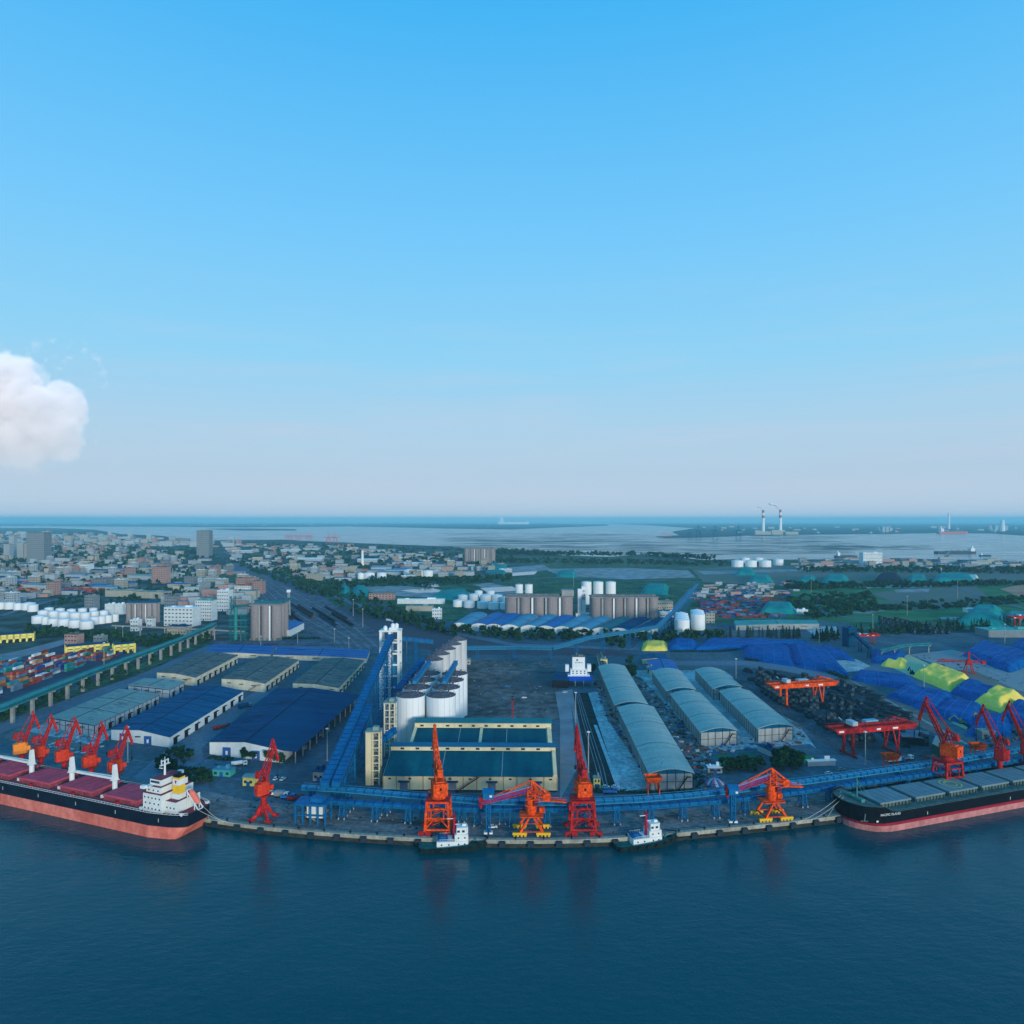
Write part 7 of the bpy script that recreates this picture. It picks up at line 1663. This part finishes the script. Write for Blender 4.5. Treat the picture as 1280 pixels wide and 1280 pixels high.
# fenders on the quay wall and bollards on the coping
segs = [(qin[i + 1] - qin[i]).length for i in range(len(qin) - 1)]
def along(s):
    for i, L_ in enumerate(segs):
        if s <= L_: d = (qin[i + 1] - qin[i]).normalized(); return qin[i] + d * s, d
        s -= L_
    return qin[-1], d
g = MB(); g.box((0, -.5, -2.9), (2.6, 1.0, 2.9)); g.box((0, -1.1, -2.5), (3.0, .3, 2.2)); fm = g.mesh('fender', [mat('fender_slate', (0.02, 0.035, 0.05), 0.8, 0.3, 1)])
g = MB(); g.tube((0, 0, 0), (0, 0, .7), .38, .3, 10); g.tube((0, 0, .7), (0, 0, .95), .55, .55, 10); bmh = g.mesh('bollard', [K_black])
s = 20; k = 0
while s < sum(segs) - 40:
    p, d = along(s); n = Vector((-d.y, d.x, 0)); px_ = CX + p.x / p.y * F
    if -20 < px_ < 1300:
        o = bpy.data.objects.new('fender', fm); COL.objects.link(o); o.location = (p.x - n.x * .62, p.y - n.y * .62, .1); o.rotation_euler = (0, 0, math.atan2(d.y, d.x)); tag(o, 'dark slate-coloured fender block on the face of the quay wall', 'fender', 'fender blocks along the quay wall')
        q_, d2 = along(s + 6); n2 = Vector((-d2.y, d2.x, 0)); o = bpy.data.objects.new('bollard', bmh); COL.objects.link(o); o.location = (q_.x + n2.x * .6, q_.y + n2.y * .6, .5); tag(o, 'black mooring bollard on the pale coping of the quay', 'bollard', 'mooring bollards along the quay')
    s += 13.2
# ------------------------------------------------------------------ vehicles and yard gear
def truck(label, px, py, rz, cabc, bodyc, kind='box', L_=10, group='trucks in the port'):
    p = P(px, py); r = empty('truck', (p.x, p.y, .24 if py > 1000 else .08), rz, label, 'truck', group)
    g = MB(); g.prof([(-1.2, .7), (1.2, .7), (1.2, 3.0), (-1.2, 3.0)], L_/2 - 2.2, L_/2); g.obj('cab', cabc, r)
    g = MB(); g.box((L_/2 + .02, 0, 1.9), (.08, 2.1, .9)); g.box((L_/2 - 1, 0, 1.9), (1.2, 2.5, .8)); g.obj('windscreen', G_glass, r)
    g = MB()
    if kind == 'box': g.box((-1.2, 0, 1.1), (L_ - 2.6, 2.5, 2.6))
    elif kind == 'tank': g.tube((-L_/2, 0, 2.3), (L_/2 - 2.6, 0, 2.3), 1.2, 1.2, 12)
    else:
        g.box((-1.2, 0, 1.0), (L_ - 2.6, 2.5, .25))
        for y in (-1.2, 1.2): g.box((-1.2, y, 1.25), (L_ - 2.6, .1, 1.1))
        g.box((-1.2, 0, 1.25), (L_ - 3, 2.2, .8), 1)
    g.obj('cargo_body', [bodyc, M_earth], r)
    g = MB(); g.box((-.6, 0, .7), (L_ - 1.5, .9, .35)); g.obj('chassis', K_black, r)
    for x in (L_/2 - 1.2, -L_/2 + 1.2, -L_/2 + 2.6):
        for y in (-1.05, 1.05): g = MB(); g.tube((x, y - .18, .52), (x, y + .18, .52), .52, .52, 12); g.obj('wheel', K_black, r)
def car(label, px, py, rz, m, group='cars in the port'):
    p = P(px, py); r = empty('car', (p.x, p.y, .08), rz, label, 'car', group)
    g = MB(); g.prof([(-2.2, .35), (2.2, .35), (2.25, .85), (1.3, 1.0), (-2.1, 1.05)], -.9, .9); g.v = [(y, x, z) for x, y, z in g.v]; g.f = [f_[::-1] for f_ in g.f]; g.obj('body', m, r)
    g = MB(); g.prof([(-1.9, 1.02), (1.2, 1.0), (.5, 1.5), (-1.4, 1.52)], -.78, .78); g.v = [(y, x, z) for x, y, z in g.v]; g.f = [f_[::-1] for f_ in g.f]; g.obj('window', G_glass, r)
    g = MB(); g.box((-.45, 0, 1.52), (1.9, 1.5, .05)); g.obj('roof', m, r)
    for x in (-1.35, 1.35):
        for y in (-.8, .8): g = MB(); g.tube((x, y - .12, .33), (x, y + .12, .33), .33, .33, 10); g.obj('wheel', K_black, r)
VB = mat('vehicle_blue', (0.02, 0.14, 0.4), 0.4, 0.05, 1); VG = mat('vehicle_grey', (0.2, 0.22, 0.24), 0.4, 0.05, 1)
for a in (('white tank truck parked right of the turquoise cabin', 299, 958, rad(25), W_white, W_white, 'tank', 9), ('red truck standing by the lone red column crane', 341, 995, rad(-5), S_red, W_white, 'flat', 9), ('white box truck behind the red truck near the transfer station', 352, 997, rad(-5), W_white, VG, 'box', 7.5),
          ('blue flat truck in the line left of the transfer station', 360, 999, rad(-5), VB, VB, 'flat', 8), ('crimson flat truck at the transfer station', 369, 1001, rad(-5), S_dred, S_dred, 'flat', 8), ('red truck on the lane between the blue and navy warehouses', 277, 911, rad(35), S_red, S_red, 'flat', 12),
          ('dark truck under the open bay of the navy warehouse', 374, 940, rad(60), VG, R_navy, 'flat', 11), ('dark truck farther up beside the navy warehouse', 394, 923, rad(60), VG, R_navy, 'box', 10), ('dark truck behind the blue-roofed warehouse', 306, 885, rad(50), VG, R_navy, 'box', 11),
          ('white bus-like truck on the curved road, middle', 487, 777, rad(-40), W_white, W_white, 'box', 14), ('white truck by the red-brown wall of the lane, middle', 562, 744, 0, W_white, W_white, 'box', 12), ('blue truck in front of the gypsum ground', 762, 992, rad(4), VB, VB, 'flat', 8),
          ('white truck on the white ground between arched stores', 883, 912, rad(60), W_white, W_white, 'flat', 9), ('pale truck in front of the red gantry crane', 1119, 953, rad(14), VB, W_white, 'box', 12), ('second pale truck in front of the red gantry crane', 1131, 950.5, rad(14), W_white, VG, 'flat', 11),
          ('dark truck on the road between the heaps', 1172, 866, rad(-35), VG, VG, 'flat', 11), ('dark truck at the sulphur corner', 1128, 846, rad(-35), VG, VG, 'flat', 11), ('grey truck on the road by the big blue heap', 1212, 887, rad(-30), VG, VG, 'flat', 11)):
    truck(*a)
for a in (('left of two pale cars parked right of the lone red crane', 345, 974.5, rad(80), W_white), ('right of two pale cars parked right of the lone red crane', 353.5, 975, rad(80), W_white), ('white car beside the pump house', 757, 985, rad(5), W_white), ('white car farther right of the pump house', 769, 985, rad(5), W_white),
          ('white car in the dark earth field', 655, 873, rad(20), W_white), ('pale blue car in the dark earth field', 634, 859, rad(10), VB), ('white car near the white loading building', 706, 866, 0, W_white), ('white car on the lane left of the yellow store', 432, 931, rad(60), W_white),
          ('dark car on the lane left of the yellow store', 424, 944, rad(60), VG), ('white car on the quay by the shuttle tower', 616, 1035, rad(5), W_white), ('white car on the asphalt before the compound', 1036, 968, rad(5), W_white), ('grey car on the asphalt before the compound', 1052, 963, rad(12), VG)):
    car(*a)
for px, py, lb in ((816, 992, 'orange open hopper above the quay conveyor right of the right orange crane'), (1113, 963, 'orange open hopper behind the conveyor near the black ship bow'), (1222, 949, 'orange open hopper between the right orange and red cranes')):
    p = P(px, py, 0); r = empty('hopper', (p.x, p.y, 0), rad(3), lb, 'hopper', 'orange open hoppers behind the quay conveyor')
    g = MB(); a, b = 4.6, 3.4
    bt = [(-3, -2, 6.5), (3, -2, 6.5), (3, 2, 6.5), (-3, 2, 6.5)]; tp = [(-a, -b, 9.8), (a, -b, 9.8), (a, b, 9.8), (-a, b, 9.8)]; tin = [(-a + .4, -b + .4, 9.8), (a - .4, -b + .4, 9.8), (a - .4, b - .4, 9.8), (-a + .4, b - .4, 9.8)]; bn = [(-2.6, -1.6, 7), (2.6, -1.6, 7), (2.6, 1.6, 7), (-2.6, 1.6, 7)]
    for i in range(4): j = (i + 1) % 4; g.face([bt[i], bt[j], tp[j], tp[i]]); g.face([tp[i], tp[j], tin[j], tin[i]]); g.face([tin[i], tin[j], bn[j], bn[i]])
    g.face(bn); g.face(bt[::-1]); g.obj('bin', S_orange, r)
    for sx in (-1, 1):
        for sy in (-1, 1): g = MB(); g.bar((sx * 3.2, sy * 2.4, 0), (sx * 3.0, sy * 2.0, 6.6), .5); g.obj('leg', S_orange, r)
def excavator(label, px, py, rz, m):
    p = P(px, py); r = empty('excavator', (p.x, p.y, .08), rz, label, 'excavator'); g = MB()
    for y in (-1.3, 1.3): g.prof([(y - .35, 0), (y + .35, 0), (y + .35, 1), (y - .35, 1)], -2.2, 2.2)
    g.obj('track', K_black, r); g = MB(); g.box((-.4, 0, 1), (4.4, 2.8, 1.5)); g.box((1, -.8, 2.5), (1.6, 1.2, 1.3)); g.obj('body', m, r)
    g = MB(); g.bar((1.6, .4, 2.2), (5, .4, 6.0), .6); g.bar((5, .4, 6), (8, .4, 3.2), .5); g.box((8, .4, 1.8), (1.3, 1.3, 1.4)); g.obj('boom', m, r)
excavator('yellow-green excavator on the dusty yellow ground by the blue heap', 1203, 905, rad(150), mat('excavator_green', (0.1, 0.2, 0.08), 0.6, 0.1, 1)); excavator('orange-brown excavator on the dusty yellow ground', 1214, 902, rad(20), mat('excavator_orange', (0.45, 0.2, 0.05), 0.6, 0.1, 1))
excavator('dark excavator at the foot of the pale yellow heap', 1226, 877, rad(80), K_black); excavator('dark excavator beside the smallest sulphur heap', 1140, 843, rad(80), K_black)
# tents, scrap and goods on the dirt track
TM = [mat('tent_red', (0.4, 0.14, 0.13), 0.8, 0.1, 1), mat('tent_white', (0.45, 0.46, 0.48), 0.8, 0.1, 1), mat('tent_blue', (0.04, 0.12, 0.3), 0.8, 0.1, 1)]
p = P(893, 980); r = empty('striped_tent', (p.x, p.y, .1), 0, 'red, white and blue tarpaulin-covered mound below the green compound', 'tarpaulin mound'); g = MB(); n = 18
for k in range(n):
    a, b = 2 * math.pi * k / n, 2 * math.pi * (k + 1) / n; ra_, rb_ = 6.2 + .8 * math.sin(3 * a), 6.2 + .8 * math.sin(3 * b)
    g.face([(ra_ * math.cos(a), ra_ * .8 * math.sin(a), 0), (rb_ * math.cos(b), rb_ * .8 * math.sin(b), 0), (3 * math.cos(b), 2.4 * math.sin(b), 2.6), (3 * math.cos(a), 2.4 * math.sin(a), 2.6)], k % 3); g.face([(3 * math.cos(a), 2.4 * math.sin(a), 2.6), (3 * math.cos(b), 2.4 * math.sin(b), 2.6), (0, 0, 3.6)], k % 3)
g.obj('tarpaulin', TM, r)
SC = MB(); r_ = random.Random(5)
def litter(n, region, smax, cols, hmax=1.6):
    xs_ = [p[0] for p in region]; ys_ = [p[1] for p in region]; k = 0
    while k < n:
        x = r_.uniform(min(xs_), max(xs_)); y = r_.uniform(min(ys_), max(ys_))
        if inpoly(x, y, region): p = P(x, y); SC.box((p.x, p.y, .07), (r_.uniform(.5, smax), r_.uniform(.5, smax * .6), r_.uniform(.15, hmax)), r_.choice(cols), r_.uniform(0, 3)); k += 1
litter(330, [(786,846),(800,846),(884,935),(896,965),(895,990),(878,988),(838,915),(812,878)], 4, (0, 1, 2, 3, 4, 5))
litter(90, [(878,935),(1000,912),(1015,930),(905,944)], 4, (0, 1, 3, 4, 5)); litter(70, [(738,846),(752,850),(773,905),(812,975),(800,960),(760,900)], 3, (0, 2, 5))
litter(120, [(585,826),(690,828),(698,896),(582,895)], 3, (2, 4, 5), .9); litter(30, [(255,945),(330,950),(300,975),(200,968)], 3, (2, 4, 5), 1.2)
litter(50, [(270,1004),(480,1034),(480,1026),(270,990)], 1.8, (2, 2, 4, 5), .6); litter(70, [(480,1036),(760,1044),(1000,1018),(1000,1000),(700,1022),(480,1020)], 1.8, (2, 4, 5, 0), .7)
litter(45, [(1010,870),(1170,935),(1180,925),(1080,862)], 5, (2, 5, 4), 2); litter(60, [(1150,952),(1280,925),(1280,915),(1160,945)], 4, (0, 2, 4, 5), 2)
litter(110, [(30,925),(125,908),(128,935),(90,950)], 4, (4, 5, 1), 1); litter(160, [(1136,820),(1280,815),(1280,860),(1190,836)], 3, (2, 4, 4), .8)
tag(SC.obj('yard_clutter', [mat('clutter_rust', (0.2, 0.07, 0.05), 0.9, 0.2, 1), mat('clutter_white', (0.45, 0.45, 0.43), 0.9, 0.1, 1), mat('clutter_dark', (0.03, 0.035, 0.04), 0.9, 0.2, 1), mat('clutter_brown', (0.16, 0.12, 0.09), 0.9, 0.2, 1), mat('clutter_grey', (0.14, 0.16, 0.17), 0.9, 0.2, 1), mat('clutter_blue', (0.03, 0.12, 0.25), 0.9, 0.2, 1)]), kind='stuff')
# railway wagons in rakes
g = MB(); g.box((0, 0, 1.1), (12.5, 2.9, 2.2)); g.box((0, 0, 3.3), (12.1, 2.6, .3), 1)
for x in (-4.5, 4.5):
    for y in (-.8, .8): g.tube((x, y - .1, .5), (x, y + .1, .5), .5, .5, 8)
    g.box((x, 0, .4), (3, 1.6, .7))
wmeshes = [g.mesh('wagon', [mat('wagon_' + n_, c_, 0.8, 0.2, 0.5), M_coal]) for n_, c_ in (('black', (0.015, 0.02, 0.03)), ('slate', (0.04, 0.06, 0.1)), ('rust', (0.1, 0.04, 0.035)))]
r_ = random.Random(12); nw_ = 0
for tr_ in range(11):
    if tr_ in (3, 8): continue
    u = (tr_ - 5) * 9.5; start = r_.uniform(.1, .35); ln = r_.randint(7, 15); col = r_.choice(wmeshes); seg0 = P(345, 740); seg1 = P(425, 792)
    for k in range(ln):
        f_ = start + k * 14.2 / (seg1 - seg0).length
        if f_ > .97: break
        c = seg0.lerp(seg1, 1 - f_) + Vector((u * (.95 - .4 * (1 - f_) * .3), 0, 0)); o = bpy.data.objects.new('freight_wagon', col); COL.objects.link(o); o.location = (c.x, c.y, .45)
        d = (seg1 - seg0); o.rotation_euler = (0, 0, math.atan2(d.y, d.x)); tag(o, {'wagon_black': 'black', 'wagon_slate': 'slate blue', 'wagon_rust': 'rust-brown'}[col.materials[0].name] + ' freight wagon in a long rake of the railway yard', 'wagon', 'freight wagons in the railway yard'); nw_ += 1
# ------------------------------------------------------------------ trees and hedges
M_leaf = [mat('leaf_dark_green', (0.008, 0.034, 0.016), 0.9, 0.3, 0.4, (0.016, 0.055, 0.024)), mat('leaf_mid_green', (0.014, 0.055, 0.024), 0.9, 0.3, 0.4, (0.024, 0.08, 0.032))]
M_bark = mat('bark', (0.05, 0.04, 0.03), 0.9, 0.2, 1)
def crown(g, cx, cy, cz, r, h, nclump, nleaf, ls, rs, mi=None, dens=.75):
    for c in range(nclump):
        a = rs.uniform(0, 6.28); q = rs.random() ** .5 * r * .72; zc = cz + (rs.random() - .35) * h * .7; x0_, y0_ = cx + q * math.cos(a), cy + q * math.sin(a)
        rc = r * rs.uniform(.3, .5); m_ = rs.randrange(2) if mi is None else mi
        for k in range(nleaf):
            v = Vector((rs.gauss(0, 1), rs.gauss(0, 1), rs.gauss(0, 1))).normalized() * rc * rs.uniform(dens, 1.1); v.z *= h / r * .55
            p = Vector((x0_, y0_, zc)) + v; n1 = Vector((rs.gauss(0, 1), rs.gauss(0, 1), rs.gauss(0, 1) + .6)).normalized(); t = n1.orthogonal().normalized(); b = n1.cross(t); s = ls * rs.uniform(.6, 1.3)
            g.face([p - t * s - b * s * .6, p + t * s * .2 - b * s, p + t * s + b * s * .5, p - t * s * .4 + b * s], m_)
TREES = []
for s_ in range(5):
    rs = random.Random(100 + s_); g = MB(); crown(g, 0, 0, 5.6, 3.6, 4.6, 13, 44, .62, rs)
    cm = g.mesh('crown', M_leaf); g = MB(); g.tube((0, 0, 0), (.15, .1, 4.2), .3, .18, 7)
    for k in range(5): a = k * 1.3; g.tube((.1, .08, 2.6 + .3 * k), (1.7 * math.cos(a), 1.7 * math.sin(a), 5 + .3 * k), .14, .05, 5)
    TREES.append((cm, g.mesh('trunk', [M_bark])))
FIRS = []
for s_ in range(3):
    rs = random.Random(200 + s_); g = MB()
    for k in range(15):
        z = 1.5 + k * .95; r_ = 2.6 * (1 - k / 15.5) + .2
        for q in range(18):
            a = rs.uniform(0, 6.28); p = Vector((r_ * math.cos(a) * rs.uniform(.4, 1), r_ * math.sin(a) * rs.uniform(.4, 1), z + rs.uniform(-.3, .3))); o_ = Vector((math.cos(a), math.sin(a), -.35)) * .8; t = Vector((-math.sin(a), math.cos(a), .1)) * .45
            g.face([p - t, p + o_, p + t, p + Vector((0, 0, .45))], 0)
    cm = g.mesh('crown', M_leaf); g = MB(); g.tube((0, 0, 0), (0, 0, 14), .22, .06, 6); FIRS.append((cm, g.mesh('trunk', [M_bark])))
NT = [0]
def tree(x, y, s, label, group, fir=False, rs=random):
    cm, tm = rs.choice(FIRS if fir else TREES); r = empty('fir_tree' if fir else 'broadleaf_tree', (x, y, 0), rs.uniform(0, 6.28), label, 'tree', group); r.scale = (s * rs.uniform(.85, 1.15), s * rs.uniform(.85, 1.15), s * rs.uniform(.85, 1.2))
    for nm, me in (('crown', cm), ('trunk', tm)): o = bpy.data.objects.new(nm, me); COL.objects.link(o); o.parent = r
    NT[0] += 1
def belt(n, poly, s, label, group, fir=False, seed=1, chk=False):
    rs = random.Random(seed); xs_ = [p[0] for p in poly]; ys_ = [p[1] for p in poly]; k = 0; t = 0; pts = []
    while k < n and t < n * 60:
        t += 1; x = rs.uniform(min(xs_), max(xs_)); y = rs.uniform(min(ys_), max(ys_))
        if not inpoly(x, y, poly): continue
        p = P(x, y)
        if any((p.x - a) ** 2 + (p.y - b) ** 2 < (4.2 * s) ** 2 for a, b in pts): continue
        pts.append((p.x, p.y)); tree(p.x, p.y, s * rs.uniform(.75, 1.2), label, group, fir, rs); k += 1
belt(30, [(193,966),(196,952),(222,938),(240,942),(236,954),(212,968)], .52, 'bushy dark tree in the hedge clump right of the red-hatched ship superstructure', 'hedge clump behind the ship', seed=1)
belt(24, [(222,980),(226,968),(262,970),(266,982)], .5, 'bushy dark tree in the hedge left of the turquoise cabin', 'hedge left of the turquoise cabin', seed=2)
belt(4, [(302,954),(304,946),(320,948),(318,957)], .7, 'round tree left of the lone red crane boom', 'trees left of the crane boom', seed=3)
belt(5, [(334,956),(336,946),(352,948),(350,960)], .75, 'round tree right of the lone red crane boom', 'trees right of the crane boom', seed=4)
belt(24, [(902,968),(900,957),(950,956),(956,966)], .6, 'dense tree in the left hedge of the green compound', 'left hedge of the compound', seed=5)
belt(24, [(964,966),(966,950),(985,945),(1003,954),(1000,967)], .75, 'dense tree in the right grove of the green compound', 'right grove of the compound', seed=6)
belt(10, [(785,858),(782,830),(788,828),(795,850)], .8, 'tree in the line between the rear storehouse and the white ground', 'trees by the rear storehouse', seed=7)
belt(3, [(737,842),(737,836),(746,838),(746,843)], .9, 'tree just right of the white loading building', 'trees by the loading building', seed=8)
belt(5, [(752,818),(754,806),(780,806),(778,818)], 1.1, 'round tree below the curved conveyor bridge', 'trees below the curved conveyor', seed=9)
belt(34, [(905,799),(905,795),(1000,795),(1000,800)], .85, 'slender dark fir in the row before the grey lot, right of the conveyor road', 'fir row before the grey lot', True, seed=10)
belt(14, [(1024,803),(1026,796),(1044,795),(1044,803)], .9, 'slender dark fir beside the dark blue transfer house', 'firs by the transfer house', True, seed=11)
belt(60, [(-10,908),(60,884),(110,864),(170,842),(220,818),(264,800),(262,796),(215,810),(160,834),(100,858),(50,878),(-10,896)], .75, 'tree in the green strip running along the green conveyor bridge', 'trees along the green conveyor', seed=12)
belt(40, [(430,764),(480,776),(560,795),(640,801),(720,803),(720,797),(640,793),(560,785),(490,768),(440,756)], 1.15, 'tree in the front line of the long belt below the slanting blue sheds', 'front line of the middle tree belt', seed=13)
# woods and belts too dense to count
rs = random.Random(55); WD = MB()
def wood(n, poly, r, h, nl=16, ls=1.3, chk=True, fir=False):
    xs_ = [p[0] for p in poly]; ys_ = [p[1] for p in poly]; k = 0; t = 0
    while k < n and t < n * 30:
        t += 1; x = rs.uniform(min(xs_), max(xs_)); y = rs.uniform(min(ys_), max(ys_))
        if not inpoly(x, y, poly): continue
        p = P(x, y)
        if chk and not free(p.x, p.y, r * .7): continue
        s = rs.uniform(.7, 1.3); k += 1
        if fir:
            for q in range(10): zz = h * s * (.15 + .8 * q / 10); a = rs.uniform(0, 6.28); rr = r * (1 - q / 11); WD.face([(p.x + rr * math.cos(a), p.y + rr * math.sin(a), zz - 1), (p.x + rr * math.cos(a + 2.1), p.y + rr * math.sin(a + 2.1), zz - 1), (p.x, p.y, zz + h * .16)], 0)
        else: crown(WD, p.x, p.y, h * s * .5, r * s, h * s * .8, 3, nl, ls * s, rs, None, .5)
wood(260, [(410,748),(440,768),(480,778),(560,795),(640,801),(800,806),(800,797),(720,792),(640,790),(560,782),(500,765),(470,748),(430,738),(400,736)], 5, 9, 16)
wood(150, [(30,800),(30,786),(60,789),(150,795),(235,800),(262,796),(262,803),(200,812),(150,806),(80,797)], 5, 8, 16)
wood(300, [(-40,720),(60,716),(240,704),(260,690),(100,682),(-40,684)], 7, 13, 9, 2.6, False)
wood(160, [(60,760),(250,750),(330,770),(300,735),(100,740)], 5, 9, 10, 1.6)
wood(420, [(-20,760),(60,742),(150,735),(220,730),(270,712),(150,700),(-20,705)], 5.5, 9, 10, 1.8); wood(420, [(-40,705),(150,700),(270,700),(260,686),(100,680),(-40,682)], 8, 10, 8, 3)
wood(300, [(280,700),(330,722),(400,748),(430,748),(430,730),(350,706),(300,690)], 6, 9, 10, 1.8); wood(380, [(300,688),(420,716),(640,704),(640,692),(560,686),(430,682),(300,680)], 9, 11, 8, 3)
wood(240, [(430,736),(640,728),(640,720),(430,728)], 6, 8, 9, 1.8); wood(260, [(610,704),(950,708),(950,704),(610,699)], 8, 10, 8, 2.6); wood(300, [(612,693),(700,695),(800,695.5),(895,701),(893,699.6),(800,694.6),(700,694),(620,690)], 10, 18, 8, 3.4)
wood(260, [(1000,716),(1300,718),(1300,712),(1000,711)], 8, 13, 8, 2.6); wood(330, [(984,738),(1300,732),(1300,729),(984,731)], 7, 9, 8, 2.4); wood(330, [(985,745),(1090,740),(1100,766),(1020,774),(985,760)], 5, 5, 8, 1.8)
wood(180, [(1100,764),(1215,760),(1300,752),(1300,745),(1220,748),(1100,758)], 5, 4, 8, 1.8); wood(120, [(1015,803),(1090,795),(1230,788),(1280,782),(1280,779),(1180,785),(1080,790),(1015,796)], 4, 13, 8, fir=True)
wood(90, [(800,803),(870,801),(905,800),(905,795),(870,797),(800,799)], 4, 10, 12, 1.2); wood(90, [(420,716),(470,726),(560,728),(560,724),(470,720)], 6, 8, 8, 2)
tag(WD.obj('woodland', M_leaf), kind='stuff')
# clipped hedges
def hedge(pts, w_, h_, name='hedge', label='', group=None):
    rs = random.Random(len(pts) * 7 + int(pts[0][0])); g = MB(); p0 = P(*pts[0])
    for i in range(len(pts) - 1):
        a, b = P(*pts[i]), P(*pts[i + 1]); L_ = (b - a).length; n = int(L_ * w_ * 2.2)
        d = (b - a).normalized(); nn = Vector((-d.y, d.x, 0))
        for k in range(n):
            p = a + d * rs.uniform(0, L_) + nn * rs.uniform(-w_/2, w_/2) + Vector((0, 0, rs.uniform(.1, h_) * (1 if rs.random() < .8 else 1.15))) - Vector((p0.x, p0.y, 0)); s = rs.uniform(.35, .7); t = Vector((rs.gauss(0, 1), rs.gauss(0, 1), .3)).normalized() * s; u = Vector((rs.gauss(0, .5), rs.gauss(0, .5), 1)).normalized().cross(t).normalized() * s
            g.face([p - t - u, p + t - u * .6, p + t + u, p - t * .6 + u], rs.randrange(2))
    o = g.obj(name, M_leaf, loc=(p0.x, p0.y, .05)); tag(o, label, 'hedge', group)
hedge([(930,825),(985,830),(1035,840),(1060,850)], 6, 2.4, label='curved dark green hedge along the road bend below the blue heaps')
hedge([(838,815),(900,815),(940,810)], 4, 2, label='long low hedge in front of the first blue heaps'); hedge([(742,990),(800,992),(872,990)], 3, 1.4, label='low hedge in front of the longest arched storehouse')
hedge([(1100,843),(1190,886),(1290,925)], 2.5, 1.5, label='thin hedge along the road below the yellow sulphur heaps'); hedge([(1165,880),(1200,902),(1235,925)], 3, 1.5, label='thin green hedge between the tan road and the blue heap')
hedge([(866,975),(880,968),(872,985)], 2, 1.5, label='small hedge right of the longest storehouse'); hedge([(338,799),(400,799)], 6, 3, label='dark hedge right of the blue-roofed workshop')
hedge([(210,960),(262,965)], 5, 1.4, label='low green planting between the two dark hedges behind the ship'); hedge([(262,947),(290,950)], 6, .9, label='bright green planting in front of the navy warehouse')
# ------------------------------------------------------------------ the cloud low on the left
CD = 14000
def cp(px, py): return Vector(((px - CX) / F * CD, CD, H + (HY - py) / F * CD))
BL = [(50,512,42),(12,482,44),(-36,492,66),(62,545,40),(30,552,44),(-10,548,54),(-60,550,66),(80,512,26),(88,540,22),(30,468,20),(66,490,24)]
cc = cp(0, 520); hw, hh_, hd_ = 130 / F * CD, 90 / F * CD, 1100
g = MB(); g.box((0, 0, -hh_), (2 * hw, 2 * hd_, 2 * hh_)); 
cmat = bpy.data.materials.new('cloud_vapour'); cmat.use_nodes = True; nt = cmat.node_tree; N, L = nt.nodes, nt.links; N.remove(N['Principled BSDF'])
tc = N.new('ShaderNodeTexCoord'); prev = None
n0 = N.new('ShaderNodeTexNoise'); n0.inputs['Scale'].default_value = .0016; n0.inputs['Detail'].default_value = 3; L.new(tc.outputs['Object'], n0.inputs['Vector'])
rs = random.Random(3)
for px, py, r_ in BL:
    c = cp(px, py) - cc; R_ = r_ / F * CD
    d = N.new('ShaderNodeVectorMath'); d.operation = 'DISTANCE'; L.new(tc.outputs['Object'], d.inputs[0]); d.inputs[1].default_value = (c.x, rs.uniform(-250, 250), c.z)
    m_ = N.new('ShaderNodeMapRange'); m_.inputs[1].default_value = R_ * 1.12; m_.inputs[2].default_value = R_ * .45; L.new(d.outputs['Value'], m_.inputs[0])
    if prev is None: prev = m_.outputs[0]
    else: x_ = N.new('ShaderNodeMath'); x_.operation = 'MAXIMUM'; L.new(prev, x_.inputs[0]); L.new(m_.outputs[0], x_.inputs[1]); prev = x_.outputs[0]
nz = N.new('ShaderNodeTexNoise'); nz.inputs['Scale'].default_value = .0024; nz.inputs['Detail'].default_value = 7; nz.inputs['Roughness'].default_value = .58; L.new(tc.outputs['Object'], nz.inputs['Vector'])
ml = N.new('ShaderNodeMath'); ml.operation = 'MULTIPLY_ADD'; L.new(nz.outputs['Fac'], ml.inputs[0]); ml.inputs[1].default_value = 2.1; ml.inputs[2].default_value = -1.12
ad = N.new('ShaderNodeMath'); L.new(prev, ad.inputs[0]); L.new(ml.outputs[0], ad.inputs[1])
mr = N.new('ShaderNodeMapRange'); mr.inputs[1].default_value = .24; mr.inputs[2].default_value = .6; mr.inputs[3].default_value = 0; mr.inputs[4].default_value = .0042; L.new(ad.outputs[0], mr.inputs[0])
sx = N.new('ShaderNodeSeparateXYZ'); L.new(tc.outputs['Object'], sx.inputs[0])
zb = N.new('ShaderNodeMapRange'); zb.inputs[1].default_value = -hh_ * .92; zb.inputs[2].default_value = hh_ * .6; zb.inputs[3].default_value = .05; L.new(sx.outputs['Z'], zb.inputs[0])
mu = N.new('ShaderNodeMath'); mu.operation = 'MULTIPLY'; L.new(mr.outputs[0], mu.inputs[0]); L.new(zb.outputs[0], mu.inputs[1])
pv = N.new('ShaderNodeVolumePrincipled'); pv.inputs['Color'].default_value = (1, .985, .985, 1); pv.inputs['Anisotropy'].default_value = -0.4; L.new(mu.outputs[0], pv.inputs['Density']); L.new(pv.outputs[0], N['Material Output'].inputs['Volume'])
cmat.cycles.volume_step_rate = 0.25
tag(g.obj('cloud', cmat, loc=tuple(cc)), 'billowing pale cloud low in the sky at the left edge', 'cloud')
